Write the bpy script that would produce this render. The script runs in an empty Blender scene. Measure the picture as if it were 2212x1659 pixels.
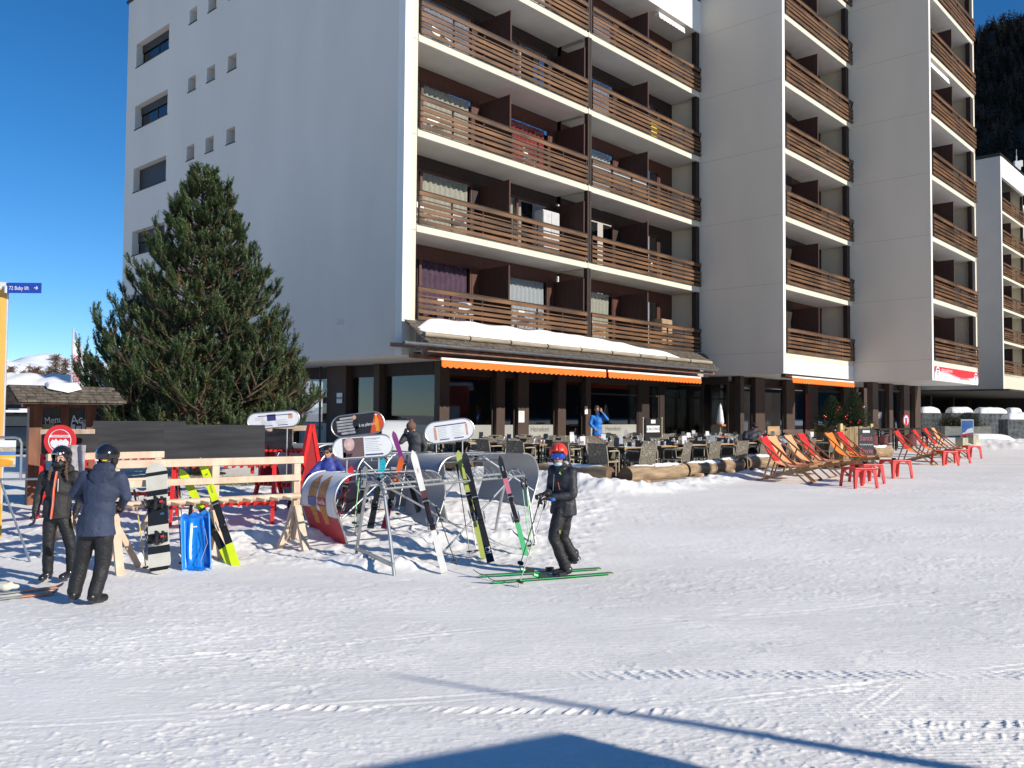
import bpy, math, random
import numpy as np
from mathutils import Vector, Matrix, noise as mnoise
random.seed(7); rng = np.random.default_rng(7)
scene = bpy.context.scene
COL = scene.collection
R_ = math.radians
# ------------------------------------------------------------------ camera model (photo measured at 2212 x 1659)
FPX, PX, PY = 1855.0, 1106.0, 829.5
PITCH, ROLL = R_(2.15), R_(0.43)
FWD = Vector((0, math.cos(PITCH), math.sin(PITCH)))
UP0 = Vector((0, -math.sin(PITCH), math.cos(PITCH)))
RGT = Vector((1, 0, 0)) * math.cos(ROLL) + UP0 * math.sin(ROLL)
UPV = -Vector((1, 0, 0)) * math.sin(ROLL) + UP0 * math.cos(ROLL)
def ray(x, y):
    v = FWD + RGT * ((x - PX) / FPX) - UPV * ((y - PY) / FPX)
    return v / v.y
def at(x, y, Y): return ray(x, y) * Y
_GY = [-60, 5, 9, 12.2, 15, 18.5, 22, 30, 55, 70, 120, 4000]
_GZ = [-2.5, -2.2, -2.12, -2.07, -1.87, -1.6, -1.5, -1.44, -.85, -.70, -.66, -.66]
_gyf = np.linspace(-60, 140, 4001)
_gzf = np.interp(_gyf, _GY, _GZ)
_k = np.ones(41) / 41; _gzs = np.convolve(np.pad(_gzf, 20, mode='edge'), _k, 'valid')
def zg(Y): return float(np.interp(Y, _gyf, _gzs))
def ground_at(x, y):
    d = ray(x, y); a, b = 3.0, 130.0
    for _ in range(50):
        m = (a + b) / 2
        if d.z * m - zg(m) > 0: a = m
        else: b = m
    return Vector((d.x * a, a, zg(a)))
def gp(x, Y):                         # ground point under image column x at depth Y
    d = ray(x, 900); return Vector((d.x * Y, Y, zg(Y)))
# building frame
AN = R_(42.57)
UU = Vector((math.sin(AN), math.cos(AN), 0)); VV = Vector((-UU.y, UU.x, 0))
C0 = Vector((-2.95, 24.9, 0)); BROT = math.pi / 2 - AN
def B(s, t, z=0): return C0 + UU * s + VV * t + Vector((0, 0, z))
def st(P):
    d = Vector(P) - C0; return d.x * UU.x + d.y * UU.y, d.x * VV.x + d.y * VV.y
def front_s(x, t, y=900):             # s on plane t=const seen at image column x
    d = ray(x, y); k = (t + C0.dot(VV)) / (d.x * VV.x + d.y * VV.y); return st(d * k)[0]

cam = bpy.data.cameras.new('camera'); cam_o = bpy.data.objects.new('camera', cam); COL.objects.link(cam_o)
cam.sensor_fit = 'HORIZONTAL'; cam.sensor_width = 36; cam.lens = 36 * FPX / 2212; cam.clip_end = 20000; cam.clip_start = .05
cam_o.matrix_world = Matrix((( RGT.x, UPV.x, -FWD.x, 0), (RGT.y, UPV.y, -FWD.y, 0), (RGT.z, UPV.z, -FWD.z, 0), (0, 0, 0, 1)))
scene.camera = cam_o
# ------------------------------------------------------------------ light
SUN_EL = R_(24.0); LH = Vector((-.850, .527, 0)).normalized()      # horizontal direction the light travels
SUNV = Vector((-LH.x * math.cos(SUN_EL), -LH.y * math.cos(SUN_EL), math.sin(SUN_EL)))
sl = bpy.data.lights.new('sun', 'SUN'); sl.energy = 4.6; sl.angle = R_(.53); sl.color = (1, .93, .82)
so = bpy.data.objects.new('sun', sl); COL.objects.link(so); so.rotation_euler = SUNV.to_track_quat('Z', 'Y').to_euler()
w = bpy.data.worlds.new('World'); scene.world = w; w.use_nodes = True
nt = w.node_tree; nt.nodes.clear()
sky = nt.nodes.new('ShaderNodeTexSky'); sky.sky_type = 'NISHITA'; sky.sun_disc = False
sky.sun_elevation = SUN_EL; sky.sun_rotation = math.atan2(SUNV.x, SUNV.y); sky.altitude = 2500; sky.air_density = 1.0; sky.dust_density = 0.0; sky.ozone_density = 4.0
bg = nt.nodes.new('ShaderNodeBackground'); bg.inputs[1].default_value = .105
wo = nt.nodes.new('ShaderNodeOutputWorld'); hs = nt.nodes.new('ShaderNodeHueSaturation'); hs.inputs['Saturation'].default_value = 1.24; hs.inputs['Value'].default_value = 1.12; nt.links.new(sky.outputs[0], hs.inputs['Color']); nt.links.new(hs.outputs[0], bg.inputs[0]); nt.links.new(bg.outputs[0], wo.inputs[0])
scene.view_settings.view_transform = 'Standard'; scene.view_settings.look = 'None'; scene.view_settings.gamma = 1; scene.view_settings.exposure = 0.22
try:
    scene.cycles.max_bounces = 6; scene.cycles.transparent_max_bounces = 12; scene.cycles.caustics_reflective = False; scene.cycles.caustics_refractive = False
except Exception: pass
# ------------------------------------------------------------------ materials
MATS = {}
def _new(name):
    m = bpy.data.materials.new(name); m.use_nodes = True; n = m.node_tree; b = n.nodes['Principled BSDF']; return m, n, b
def M(name, c, rough=.6, var=.12, scale=6, bump=0, bscale=None, metal=0, spec=.5, coat=0, stretch=(1, 1, 1), c2=None, detail=5, sheen=0, sub=0):
    """solid colour with procedural variation and optional bump, in object space"""
    if name in MATS: return MATS[name]
    m, n, b = _new(name); L = n.links.new
    tc = n.nodes.new('ShaderNodeTexCoord'); mp = n.nodes.new('ShaderNodeMapping'); mp.inputs['Scale'].default_value = stretch
    L(tc.outputs['Object'], mp.inputs[0])
    nz = n.nodes.new('ShaderNodeTexNoise'); nz.inputs['Scale'].default_value = scale; nz.inputs['Detail'].default_value = detail
    L(mp.outputs[0], nz.inputs[0])
    cr = n.nodes.new('ShaderNodeValToRGB'); e = cr.color_ramp.elements
    c = tuple(c); d = tuple(max(0, x * (1 - var)) for x in c) if c2 is None else tuple(c2); h = tuple(min(1, x * (1 + var)) for x in c)
    e[0].position = .3; e[0].color = (*d, 1); e[1].position = .7; e[1].color = (*h, 1)
    L(nz.outputs[0], cr.inputs[0]); L(cr.outputs[0], b.inputs['Base Color'])
    b.inputs['Roughness'].default_value = rough; b.inputs['Metallic'].default_value = metal
    b.inputs['Specular IOR Level'].default_value = spec; b.inputs['Coat Weight'].default_value = coat
    if sheen: b.inputs['Sheen Weight'].default_value = sheen
    if bump:
        bn = n.nodes.new('ShaderNodeTexNoise'); bn.inputs['Scale'].default_value = bscale or scale * 4; bn.inputs['Detail'].default_value = 6
        L(mp.outputs[0], bn.inputs[0]); bp = n.nodes.new('ShaderNodeBump'); bp.inputs['Strength'].default_value = min(1, bump); bp.inputs['Distance'].default_value = .02 * max(1, bump)
        L(bn.outputs[0], bp.inputs['Height']); L(bp.outputs[0], b.inputs['Normal'])
    MATS[name] = m; return m
def glassy(name, tint=(.02, .025, .03), op=.16, rough=.01):
    """window glass: part reflection, part dim view through"""
    if name in MATS: return MATS[name]
    m = bpy.data.materials.new(name); m.use_nodes = True; n = m.node_tree; n.nodes.clear(); L = n.links.new
    tr = n.nodes.new('ShaderNodeBsdfTransparent'); tr.inputs[0].default_value = (*[1 - op + t for t in tint], 1)
    gl = n.nodes.new('ShaderNodeBsdfGlossy'); gl.inputs['Roughness'].default_value = rough; gl.inputs[0].default_value = (.9, .92, .95, 1)
    fr = n.nodes.new('ShaderNodeLayerWeight'); pw = n.nodes.new('ShaderNodeMath'); pw.operation = 'POWER'; pw.inputs[1].default_value = 3.5; L(fr.outputs['Facing'], pw.inputs[0])
    ad = n.nodes.new('ShaderNodeMath'); ad.operation = 'MULTIPLY_ADD'; ad.inputs[1].default_value = .8; ad.inputs[2].default_value = .05; ad.use_clamp = True
    mx = n.nodes.new('ShaderNodeMixShader'); L(pw.outputs[0], ad.inputs[0]); L(ad.outputs[0], mx.inputs[0]); L(tr.outputs[0], mx.inputs[1]); L(gl.outputs[0], mx.inputs[2])
    o = n.nodes.new('ShaderNodeOutputMaterial'); L(mx.outputs[0], o.inputs[0]); MATS[name] = m; return m
# ------------------------------------------------------------------ mesh builder
class MB:
    def __init__(s): s.v = []; s.f = []; s.m = []; s.X = Matrix.Identity(4)
    def add(s, vs, fs, mi=0):
        o = len(s.v); X = s.X; s.v += [tuple(X @ Vector(p)) for p in vs]
        s.f += [tuple(i + o for i in f) for f in fs]; s.m += [mi] * len(fs); return s
    def box(s, c, d, mi=0, rot=None, taper=1.0):
        x, y, z = d[0] / 2, d[1] / 2, d[2] / 2; k = taper
        vs = [(-x, -y, -z), (x, -y, -z), (x, y, -z), (-x, y, -z), (-x * k, -y * k, z), (x * k, -y * k, z), (x * k, y * k, z), (-x * k, y * k, z)]
        if rot is not None: vs = [tuple(rot @ Vector(p)) for p in vs]
        vs = [(p[0] + c[0], p[1] + c[1], p[2] + c[2]) for p in vs]
        return s.add(vs, [(0, 3, 2, 1), (4, 5, 6, 7), (0, 1, 5, 4), (1, 2, 6, 5), (2, 3, 7, 6), (3, 0, 4, 7)], mi)
    def bb(s, a, b, mi=0):           # box from two corners
        a2 = [min(a[i], b[i]) for i in range(3)]; b2 = [max(a[i], b[i]) for i in range(3)]
        return s.box([(a2[i] + b2[i]) / 2 for i in range(3)], [b2[i] - a2[i] for i in range(3)], mi)
    def bar(s, p, q, wd, th, mi=0, up=(0, 0, 1)):    # rectangular bar p->q
        p, q = Vector(p), Vector(q); d = q - p; L = d.length
        if L < 1e-6: return s
        d.normalize(); upv = Vector(up); sd = d.cross(upv)
        if sd.length < 1e-4: sd = d.cross(Vector((1, 0, 0)))
        sd.normalize(); n = sd.cross(d); a, b = sd * wd / 2, n * th / 2
        vs = [p - a - b, p + a - b, p + a + b, p - a + b, q - a - b, q + a - b, q + a + b, q - a + b]
        return s.add(vs, [(0, 1, 2, 3), (7, 6, 5, 4), (0, 4, 5, 1), (1, 5, 6, 2), (2, 6, 7, 3), (3, 7, 4, 0)], mi)
    def tube(s, pts, r, seg=8, mi=0, closed=False, caps=True, flat=1.0):
        pts = [Vector(p) for p in pts]; n = len(pts)
        rs = r if isinstance(r, (list, tuple)) else [r] * n
        vs = []; up = None
        for i, p in enumerate(pts):
            if closed: d = pts[(i + 1) % n] - pts[i - 1]
            else: d = pts[min(i + 1, n - 1)] - pts[max(i - 1, 0)]
            if d.length < 1e-9: d = Vector((0, 0, 1))
            d.normalize()
            if up is None:
                up = Vector((0, 0, 1)) if abs(d.z) < .9 else Vector((1, 0, 0))
            a = d.cross(up)
            if a.length < 1e-5: a = d.cross(Vector((0, 1, 0)))
            a.normalize(); b = a.cross(d); b.normalize(); up = b
            for k in range(seg):
                th = 2 * math.pi * k / seg; vs.append(p + a * math.cos(th) * rs[i] + b * math.sin(th) * rs[i] * flat)
        fs = []
        for i in range(n if closed else n - 1):
            j = (i + 1) % n
            for k in range(seg):
                k2 = (k + 1) % seg; fs.append((i * seg + k, i * seg + k2, j * seg + k2, j * seg + k))
        if caps and not closed: fs.append(tuple(range(seg - 1, -1, -1))); fs.append(tuple((n - 1) * seg + k for k in range(seg)))
        return s.add(vs, fs, mi)
    def lathe(s, prof, c=(0, 0, 0), seg=16, mi=0, caps=True):   # prof list of (r,z)
        vs = []; n = len(prof)
        for r, z in prof:
            for k in range(seg):
                th = 2 * math.pi * k / seg; vs.append((c[0] + r * math.cos(th), c[1] + r * math.sin(th), c[2] + z))
        fs = []
        for i in range(n - 1):
            for k in range(seg):
                k2 = (k + 1) % seg; fs.append((i * seg + k, i * seg + k2, (i + 1) * seg + k2, (i + 1) * seg + k))
        if caps: fs.append(tuple(range(seg - 1, -1, -1))); fs.append(tuple((n - 1) * seg + k for k in range(seg)))
        return s.add(vs, fs, mi)
    def ell(s, c, r, seg=14, rings=9, mi=0, rot=None):
        vs = [];
        for i in range(rings + 1):
            ph = math.pi * i / rings
            for k in range(seg):
                th = 2 * math.pi * k / seg; p = Vector((r[0] * math.sin(ph) * math.cos(th), r[1] * math.sin(ph) * math.sin(th), -r[2] * math.cos(ph)))
                if rot is not None: p = rot @ p
                vs.append((p.x + c[0], p.y + c[1], p.z + c[2]))
        fs = []
        for i in range(rings):
            for k in range(seg):
                k2 = (k + 1) % seg
                if i == 0: fs.append((k, (i + 1) * seg + k2, (i + 1) * seg + k))
                elif i == rings - 1: fs.append((i * seg + k, i * seg + k2, (i + 1) * seg + k))
                else: fs.append((i * seg + k, i * seg + k2, (i + 1) * seg + k2, (i + 1) * seg + k))
        return s.add(vs, fs, mi)
    def cone(s, p, q, r1, r2, seg=12, mi=0):        # capsule with tapered radii (for fused figures)
        p, q = Vector(p), Vector(q); d = (q - p).normalized(); s.tube([p, q], [r1, r2], seg, mi)
        s.ell(p, (r1,) * 3, seg, 8, mi); s.ell(q, (r2,) * 3, seg, 8, mi); return s
    def extrude(s, poly, h, mi=0, X=None, sides_mi=None):   # poly in local xy, extruded along +z by h
        n = len(poly); X = X or Matrix.Identity(4)
        vs = [X @ Vector((p[0], p[1], 0)) for p in poly] + [X @ Vector((p[0], p[1], h)) for p in poly]
        s.add(vs, [tuple(range(n - 1, -1, -1)), tuple(range(n, 2 * n))], mi)
        o = [(i, (i + 1) % n, n + (i + 1) % n, n + i) for i in range(n)]
        return s.add(vs, o, mi if sides_mi is None else sides_mi)
    def grid(s, P, mi=0, thick=0):                  # P[i][j] points
        n, m = len(P), len(P[0]); vs = [Vector(p) for r in P for p in r]
        fs = [(i * m + j, i * m + j + 1, (i + 1) * m + j + 1, (i + 1) * m + j) for i in range(n - 1) for j in range(m - 1)]
        s.add(vs, fs, mi)
        if thick:
            nr = (Vector(P[1][0]) - Vector(P[0][0])).cross(Vector(P[0][1]) - Vector(P[0][0])).normalized() * thick
            N = []
            for i in range(n):
                for j in range(m):
                    a = Vector(P[min(i + 1, n - 1)][j]) - Vector(P[max(i - 1, 0)][j]); b = Vector(P[i][min(j + 1, m - 1)]) - Vector(P[i][max(j - 1, 0)])
                    c = a.cross(b); N.append(c.normalized() if c.length > 1e-12 else nr.normalized())
            w_ = [vs[k] + N[k] * thick for k in range(n * m)]
            s.add(w_, [f[::-1] for f in fs], mi)
            for seq in ([(i, 0) for i in range(n)], [(n - 1, j) for j in range(m)], [(i, m - 1) for i in range(n - 1, -1, -1)], [(0, j) for j in range(m - 1, -1, -1)]):
                ids = [i * m + j for i, j in seq]
                s.add([vs[k] for k in ids] + [w_[k] for k in ids], [(k, k + 1, len(ids) + k + 1, len(ids) + k) for k in range(len(ids) - 1)], mi)
        return s
    def text(s, txt, X, size, mi=0, ext=.002, align='LEFT', sx=1.0):
        me = _text(txt, size, ext, align); vs = [X @ Vector((v.co.x * sx, v.co.y, v.co.z)) for v in me.vertices]
        return s.add(vs, [tuple(p.vertices) for p in me.polygons], mi)
    def mesh(s, me, X, mi=0):
        return s.add([X @ v.co for v in me.vertices], [tuple(p.vertices) for p in me.polygons], mi)
    def data(s, name, mats, smooth=False, bevel=0):
        me = bpy.data.meshes.new(name); me.from_pydata(s.v, [], s.f)
        for m in (mats if isinstance(mats, (list, tuple)) else [mats]): me.materials.append(m)
        me.polygons.foreach_set('material_index', s.m)
        if smooth: me.polygons.foreach_set('use_smooth', [True] * len(s.f))
        me.validate(); me.update()
        return me
    def build(s, name, mats, parent=None, smooth=False, bevel=0, auto=None):
        o = bpy.data.objects.new(name, s.data(name, mats, smooth)); COL.objects.link(o)
        if parent is not None: o.parent = parent
        if bevel:
            b = o.modifiers.new('bevel', 'BEVEL'); b.width = bevel; b.segments = 2; b.limit_method = 'ANGLE'; b.angle_limit = R_(40)
        return o
_TX = {}
def _text(txt, size, ext, align):
    k = (txt, size, ext, align)
    if k not in _TX:
        cu = bpy.data.curves.new('t', 'FONT'); cu.body = txt; cu.size = size; cu.extrude = ext; cu.align_x = align; cu.resolution_u = 3
        o = bpy.data.objects.new('t', cu); COL.objects.link(o); dg = bpy.context.evaluated_depsgraph_get()
        me = bpy.data.meshes.new_from_object(o.evaluated_get(dg)); bpy.data.objects.remove(o); bpy.data.curves.remove(cu); _TX[k] = me
    return _TX[k]
def fuse(mb, voxel=.014, smooth=6, fac=.5):
    """union all pieces of mb into one continuous skin, returns Mesh"""
    me = bpy.data.meshes.new('f'); me.from_pydata(mb.v, [], mb.f); o = bpy.data.objects.new('f', me); COL.objects.link(o)
    r = o.modifiers.new('r', 'REMESH'); r.mode = 'VOXEL'; r.voxel_size = voxel
    if smooth:
        q = o.modifiers.new('s', 'SMOOTH'); q.factor = fac; q.iterations = smooth
    dg = bpy.context.evaluated_depsgraph_get(); out = bpy.data.meshes.new_from_object(o.evaluated_get(dg))
    bpy.data.objects.remove(o); bpy.data.meshes.remove(me)
    out.polygons.foreach_set('use_smooth', [True] * len(out.polygons)); return out
def fobj(name, mb, mat, parent, voxel=.014, smooth=6, wrinkle=0, wscale=6, fac=.5):
    me = fuse(mb, voxel, smooth, fac); me.name = name; me.materials.append(mat)
    if wrinkle:
        for v in me.vertices:
            n = mnoise.noise(Vector((v.co.x * wscale, v.co.y * wscale, v.co.z * wscale * 1.6)) + Vector((3, 7, 1)))
            n2 = mnoise.noise(Vector((v.co.x * wscale * 3, v.co.y * wscale * 3, v.co.z * wscale * 4)))
            v.co += v.normal * (n * wrinkle + n2 * wrinkle * .4)
    o = bpy.data.objects.new(name, me); COL.objects.link(o); o.parent = parent; return o
# ------------------------------------------------------------------ naming helpers
def tag(o, label=None, cat=None, group=None, kind=None):
    if label: o['label'] = label
    if cat: o['category'] = cat
    if group: o['group'] = group
    if kind: o['kind'] = kind
    return o
def thing(name, label, cat, loc=(0, 0, 0), rz=0, group=None):
    o = bpy.data.objects.new(name, None); COL.objects.link(o); o.location = loc; o.rotation_euler = (0, 0, rz); o.empty_display_size = .1
    return tag(o, label, cat, group)
KIDS = {}
def dup(root, loc, rz=0, label=None, group=None, scale=None):
    r = root.copy(); COL.objects.link(r); r.location = loc; r.rotation_euler = (0, 0, rz)
    if label: r['label'] = label
    if group: r['group'] = group
    if scale: r.scale = scale
    if root not in KIDS: KIDS[root] = [(c, list(c.children)) for c in root.children]
    for ch, gs in KIDS[root]:
        c = ch.copy(); COL.objects.link(c); c.parent = r
        for g in gs:
            d = g.copy(); COL.objects.link(d); d.parent = c
    return r
def frame(o, x, y, z):                # 4x4 from origin and axes
    x, y, z = Vector(x), Vector(y), Vector(z)
    return Matrix(((x.x, y.x, z.x, o[0]), (x.y, y.y, z.y, o[1]), (x.z, y.z, z.z, o[2]), (0, 0, 0, 1)))
def T(x, y, z): return Matrix.Translation((x, y, z))
def RX(a): return Matrix.Rotation(a, 4, 'X')
def RY(a): return Matrix.Rotation(a, 4, 'Y')
def RZ(a): return Matrix.Rotation(a, 4, 'Z')
def cpl(base, r=.0): return base
# ------------------------------------------------------------------ snow ground
def vnoise(x, y, sc, seed=0):
    """vectorised value noise"""
    r = np.random.default_rng(seed); T_ = r.random((256, 256))
    X = x * sc; Y = y * sc; xi = np.floor(X).astype(int); yi = np.floor(Y).astype(int); fx = X - xi; fy = Y - yi
    fx = fx * fx * (3 - 2 * fx); fy = fy * fy * (3 - 2 * fy); g = lambda a, b: T_[a % 256, b % 256]
    return ((g(xi, yi) * (1 - fx) + g(xi + 1, yi) * fx) * (1 - fy) + (g(xi, yi + 1) * (1 - fx) + g(xi + 1, yi + 1) * fx) * fy) * 2 - 1
def smooth01(a): a = np.clip(a, 0, 1); return a * a * (3 - 2 * a)
# lumpy snow banks around the racks: (x, y, rx, ry, height)
MOUNDS = []
def bank(x, Y, rx, ry, h): MOUNDS.append((x, Y, rx, ry, h))
for (px, py, rx, ry, h) in [(800, 1215, .7, .25, .10), (850, 1225, .55, .22, .12), (700, 1160, .8, .3, .12), (590, 1150, .9, .35, .10), (520, 1165, .8, .3, .10),
                            (930, 1170, .7, .3, .14), (1020, 1160, .8, .28, .12), (1110, 1168, .7, .25, .10), (880, 1120, .9, .4, .14), (640, 1120, .8, .4, .12),
                            (780, 1130, .9, .5, .12), (1000, 1100, .9, .4, .10), (540, 1100, .9, .5, .12), (430, 1120, .9, .5, .10), (300, 1210, .5, .22, .07), (420, 1215, .5, .18, .06), (470, 1185, .6, .25, .09)]:
    g = ground_at(px, py); bank(g.x, g.y, rx, ry, h)
for s_ in np.arange(-.6, 6, .8): p = B(s_, -8.45); bank(p.x, p.y, .6, .35, .10)
for t_ in np.arange(-8, -3.5, .8): p = B(-1.2, t_); bank(p.x, p.y, .7, .5, .22)
p = B(-2.5, -5); bank(p.x, p.y, 1.5, 1.2, .15)
for i in range(26):
    g = gp(2010 + i * 9, random.uniform(38, 47)); bank(g.x, g.y, random.uniform(.8, 1.8), random.uniform(.3, .7), random.uniform(.04, .11))
def ground_h(X, Y):
    z = np.interp(Y, _gyf, _gzs)
    rough = np.zeros_like(X); cx = np.zeros_like(X)
    for (mx, my, rx, ry, h) in MOUNDS:
        d = ((X - mx) / rx) ** 2 + ((Y - my) / ry) ** 2; k = np.exp(-d * 1.2); z = z + k * h; rough = np.maximum(rough, np.exp(-d * .7))
    # trampled zone between racks and terrace
    tz = smooth01((Y - 11.6) / .8) * smooth01((20.5 - Y) / 2) * smooth01((1.2 + .2 * (Y - 11) - X) / .8) * smooth01((X + 9) / 1)
    rough = np.maximum(rough, tz * .55)
    n1 = vnoise(X, Y, 2.2, 1); n2 = vnoise(X, Y, 6, 2); n3 = vnoise(X, Y, 13, 3); n4 = vnoise(X, Y, 27, 4)
    lump = np.maximum(0, n2 + .1) ** 1.3 * .06 + np.maximum(0, n3) * .030 + n1 * .02 + n4 * .010
    z = z + rough * lump
    # general unevenness of the piste: long, flat, elongated in x
    z = z + .012 * vnoise(X, Y, .55, 5) + .004 * vnoise(X * .5, Y * 1.3, 3.1, 6)
    fade = smooth01((40 - Y) / 25)
    pock = np.maximum(0, vnoise(X * .55, Y, 7.5, 7) - .42); patch = smooth01(vnoise(X * .4, Y, .9, 8) * 1.4 + .55)
    z = z - pock * .011 * fade * patch
    crumb = np.maximum(0, vnoise(X * .6, Y, 14, 9) - .45); z = z + crumb * .010 * fade * patch * (1 - rough)
    crumb = np.maximum(0, vnoise(X * .7, Y, 26, 10) - .4); z = z + crumb * .012 * fade * (.3 + patch) * (1 - rough)
    crumb = np.maximum(0, vnoise(X * .8, Y, 47, 15) - .35); z = z + crumb * .007 * fade * (.4 + patch) * (1 - rough)
    # corduroy of the groomer
    cor = smooth01(vnoise(X * .3, Y, .6, 11) * 1.6 + .85) * smooth01((10.2 - Y) / 3) * smooth01((vnoise(X, Y, 2.1, 22) + .75) * 1.4)
    z = z + .0042 * np.sin((Y - .035 * X) * 2 * np.pi / .047) * cor
    # snow-cat tracks: rows of cleat marks
    for (y0, sl_, x0, x1, wd) in [(7.25, .02, .2, 9, .13), (6.12, .03, 1.3, 9, .085), (5.9, .03, 1.3, 9, .075), (6.45, -.02, -2.6, 1.6, .08), (7.15, -.02, -6, -1.9, .09)]:
        yy = Y - (y0 + sl_ * X); m = smooth01((wd - np.abs(yy)) / .04) * smooth01((X - x0) / .8) * smooth01((x1 - X) / .8)
        m = m * smooth01(vnoise(X, Y, 1.3, 12) * 1.2 + 1.0)
        ph = (X + yy * .55 * np.sign(y0 - 6.5) + .05 * vnoise(X, Y, 4, 13)) * 2 * np.pi / .125
        z = z + m * (np.clip(np.sin(ph), 0, 1) ** 2 * .014 - .006 + .004 * vnoise(X, Y, 23, 14))
    # ski tracks: thin grooves
    for (xa, ya, xb, yb) in [(-6, 10.3, 5, 9.3), (-6, 7.3, -1, 8.6), (-5.5, 6.6, .6, 8.9), (.4, 6.2, 7, 8.3), (.8, 8.6, 9, 11.5), (-2, 9.2, 8, 10.6), (1.2, 10, 11, 12.2), (2.2, 5.9, 3.5, 7.4), (-4, 9.0, 3, 9.1), (3, 8.0, 12, 9.4), (-5, 5.7, 1, 6.9), (2, 12.2, 9, 17), (1.6, 11.6, 12, 16)]:
        dx, dy = xb - xa, yb - ya; L_ = math.hypot(dx, dy); tt = ((X - xa) * dx + (Y - ya) * dy) / L_; dd = ((X - xa) * -dy + (Y - ya) * dx) / L_ + .03 * np.sin(tt * .9)
        for off in (0, .11): z = z + (-.005 * np.exp(-((dd - off) / .016) ** 2) + .004 * np.exp(-((dd - off - .03) / .014) ** 2)) * (.3 + .7 * smooth01(vnoise(X, Y, 1.1, 21) * 1.5 + .5)) * smooth01(tt) * smooth01(L_ - tt)
    # boot prints
    return z
def build_ground():
    yn = [-60, -30, -12, -4, 0, 2.5, 3.6]
    y = 4.0
    while y < 27: yn.append(y); y *= (1.0019 if y < 9 else 1.0034)
    while y < 140: yn.append(y); y *= 1.02
    yn += [180, 260, 400, 700, 1200, 2500, 5000, 9000]
    c = list(-np.geomspace(40, .78, 40)) + list(np.arange(-.76, .76, .0021)) + list(np.geomspace(.78, 40, 40))
    yn = np.array(yn); c = np.array(c); W = np.clip(yn, 4, 300)
    Yg, Cg = np.meshgrid(yn, c, indexing='ij'); Xg = Cg * W[:, None]
    Z = ground_h(Xg, Yg); n, m = Z.shape
    rp = np.random.default_rng(77); nz_ = vnoise(Xg, Yg, 33, 16)
    for i in range(1100):
        Yc = 5.3 * (17 / 5.3) ** rp.random() if i % 3 else rp.uniform(6, 13); Xc = rp.uniform(-.45, .66) * Yc
        if Yc > 11.3 and Xc < 1.3: continue
        if vnoise(np.array([Xc]), np.array([Yc]), .7, 31)[0] < -.15: continue
        r0, r1 = np.searchsorted(yn, [Yc - .2, Yc + .2]); k0, k1 = np.searchsorted(c, [(Xc - .3) / Yc, (Xc + .3) / Yc])
        a = rp.normal(0, .5); ca, sa = math.cos(a), math.sin(a); dx = Xg[r0:r1, k0:k1] - Xc; dy = Yg[r0:r1, k0:k1] - Yc
        u = (dx * ca + dy * sa) / rp.uniform(.09, .17); v = (-dx * sa + dy * ca) / rp.uniform(.035, .06); d = u * u + v * v; dep = rp.uniform(.0025, .007) * (1 if Yc > 9 else .8)
        Z[r0:r1, k0:k1] += -dep * np.exp(-d ** 1.5) * (.75 + .7 * nz_[r0:r1, k0:k1]) + dep * .55 * np.exp(-((np.sqrt(d) - 1.45) / .38) ** 2) * (.4 + 1.0 * nz_[r0:r1, k0:k1])
    co = np.stack([Xg, Yg, Z], -1).reshape(-1, 3)
    ii = np.arange((n - 1) * m).reshape(n - 1, m)[:, :-1]
    q = np.stack([ii, ii + 1, ii + m + 1, ii + m], -1).reshape(-1, 4)
    me = bpy.data.meshes.new('snow_ground'); me.vertices.add(len(co)); me.vertices.foreach_set('co', co.ravel())
    me.loops.add(q.size); me.loops.foreach_set('vertex_index', q.ravel()); me.polygons.add(len(q))
    me.polygons.foreach_set('loop_start', np.arange(0, q.size, 4)); me.polygons.foreach_set('use_smooth', np.ones(len(q), bool)); me.update(); me.validate()
    o = bpy.data.objects.new('snow_ground', me); COL.objects.link(o); tag(o, kind='structure'); return o
def snow_mat():
    m, n, b = _new('snow'); L = n.links.new
    tc = n.nodes.new('ShaderNodeTexCoord')
    nz = n.nodes.new('ShaderNodeTexNoise'); nz.inputs['Scale'].default_value = .9; nz.inputs['Detail'].default_value = 7
    mp = n.nodes.new('ShaderNodeMapping'); mp.inputs['Scale'].default_value = (.45, 1, 1); L(tc.outputs['Object'], mp.inputs[0]); L(mp.outputs[0], nz.inputs[0])
    cr = n.nodes.new('ShaderNodeValToRGB'); cr.color_ramp.elements[0].position = .35; cr.color_ramp.elements[0].color = (.84, .815, .78, 1); cr.color_ramp.elements[1].position = .62; cr.color_ramp.elements[1].color = (.93, .905, .87, 1)
    L(nz.outputs[0], cr.inputs[0]); L(cr.outputs[0], b.inputs['Base Color'])
    b.inputs['Roughness'].default_value = .75; b.inputs['Specular IOR Level'].default_value = .25
    hs = None
    def nb(scale, dist, prev, st=(1, 1, 1)):
        mm = n.nodes.new('ShaderNodeMapping'); mm.inputs['Scale'].default_value = st; L(tc.outputs['Object'], mm.inputs[0])
        a = n.nodes.new('ShaderNodeTexNoise'); a.inputs['Scale'].default_value = scale; a.inputs['Detail'].default_value = 3; L(mm.outputs[0], a.inputs[0])
        q = n.nodes.new('ShaderNodeBump'); q.inputs['Strength'].default_value = .8; q.inputs['Distance'].default_value = dist; L(a.outputs[0], q.inputs['Height'])
        if prev: L(prev.outputs[0], q.inputs['Normal'])
        return q
    x = nb(14, .006, None, (.35, 1, 1)); x = nb(40, .005, x, (.45, 1, 1)); x = nb(110, .003, x)
    L(x.outputs[0], b.inputs['Normal']); MATS['snow'] = m; return m
GROUND = build_ground(); GROUND.data.materials.append(snow_mat())
SNOWCAP = M('snow_cap', (.88, .87, .85), .8, .05, 5, .5, 14, spec=.2)
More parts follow.
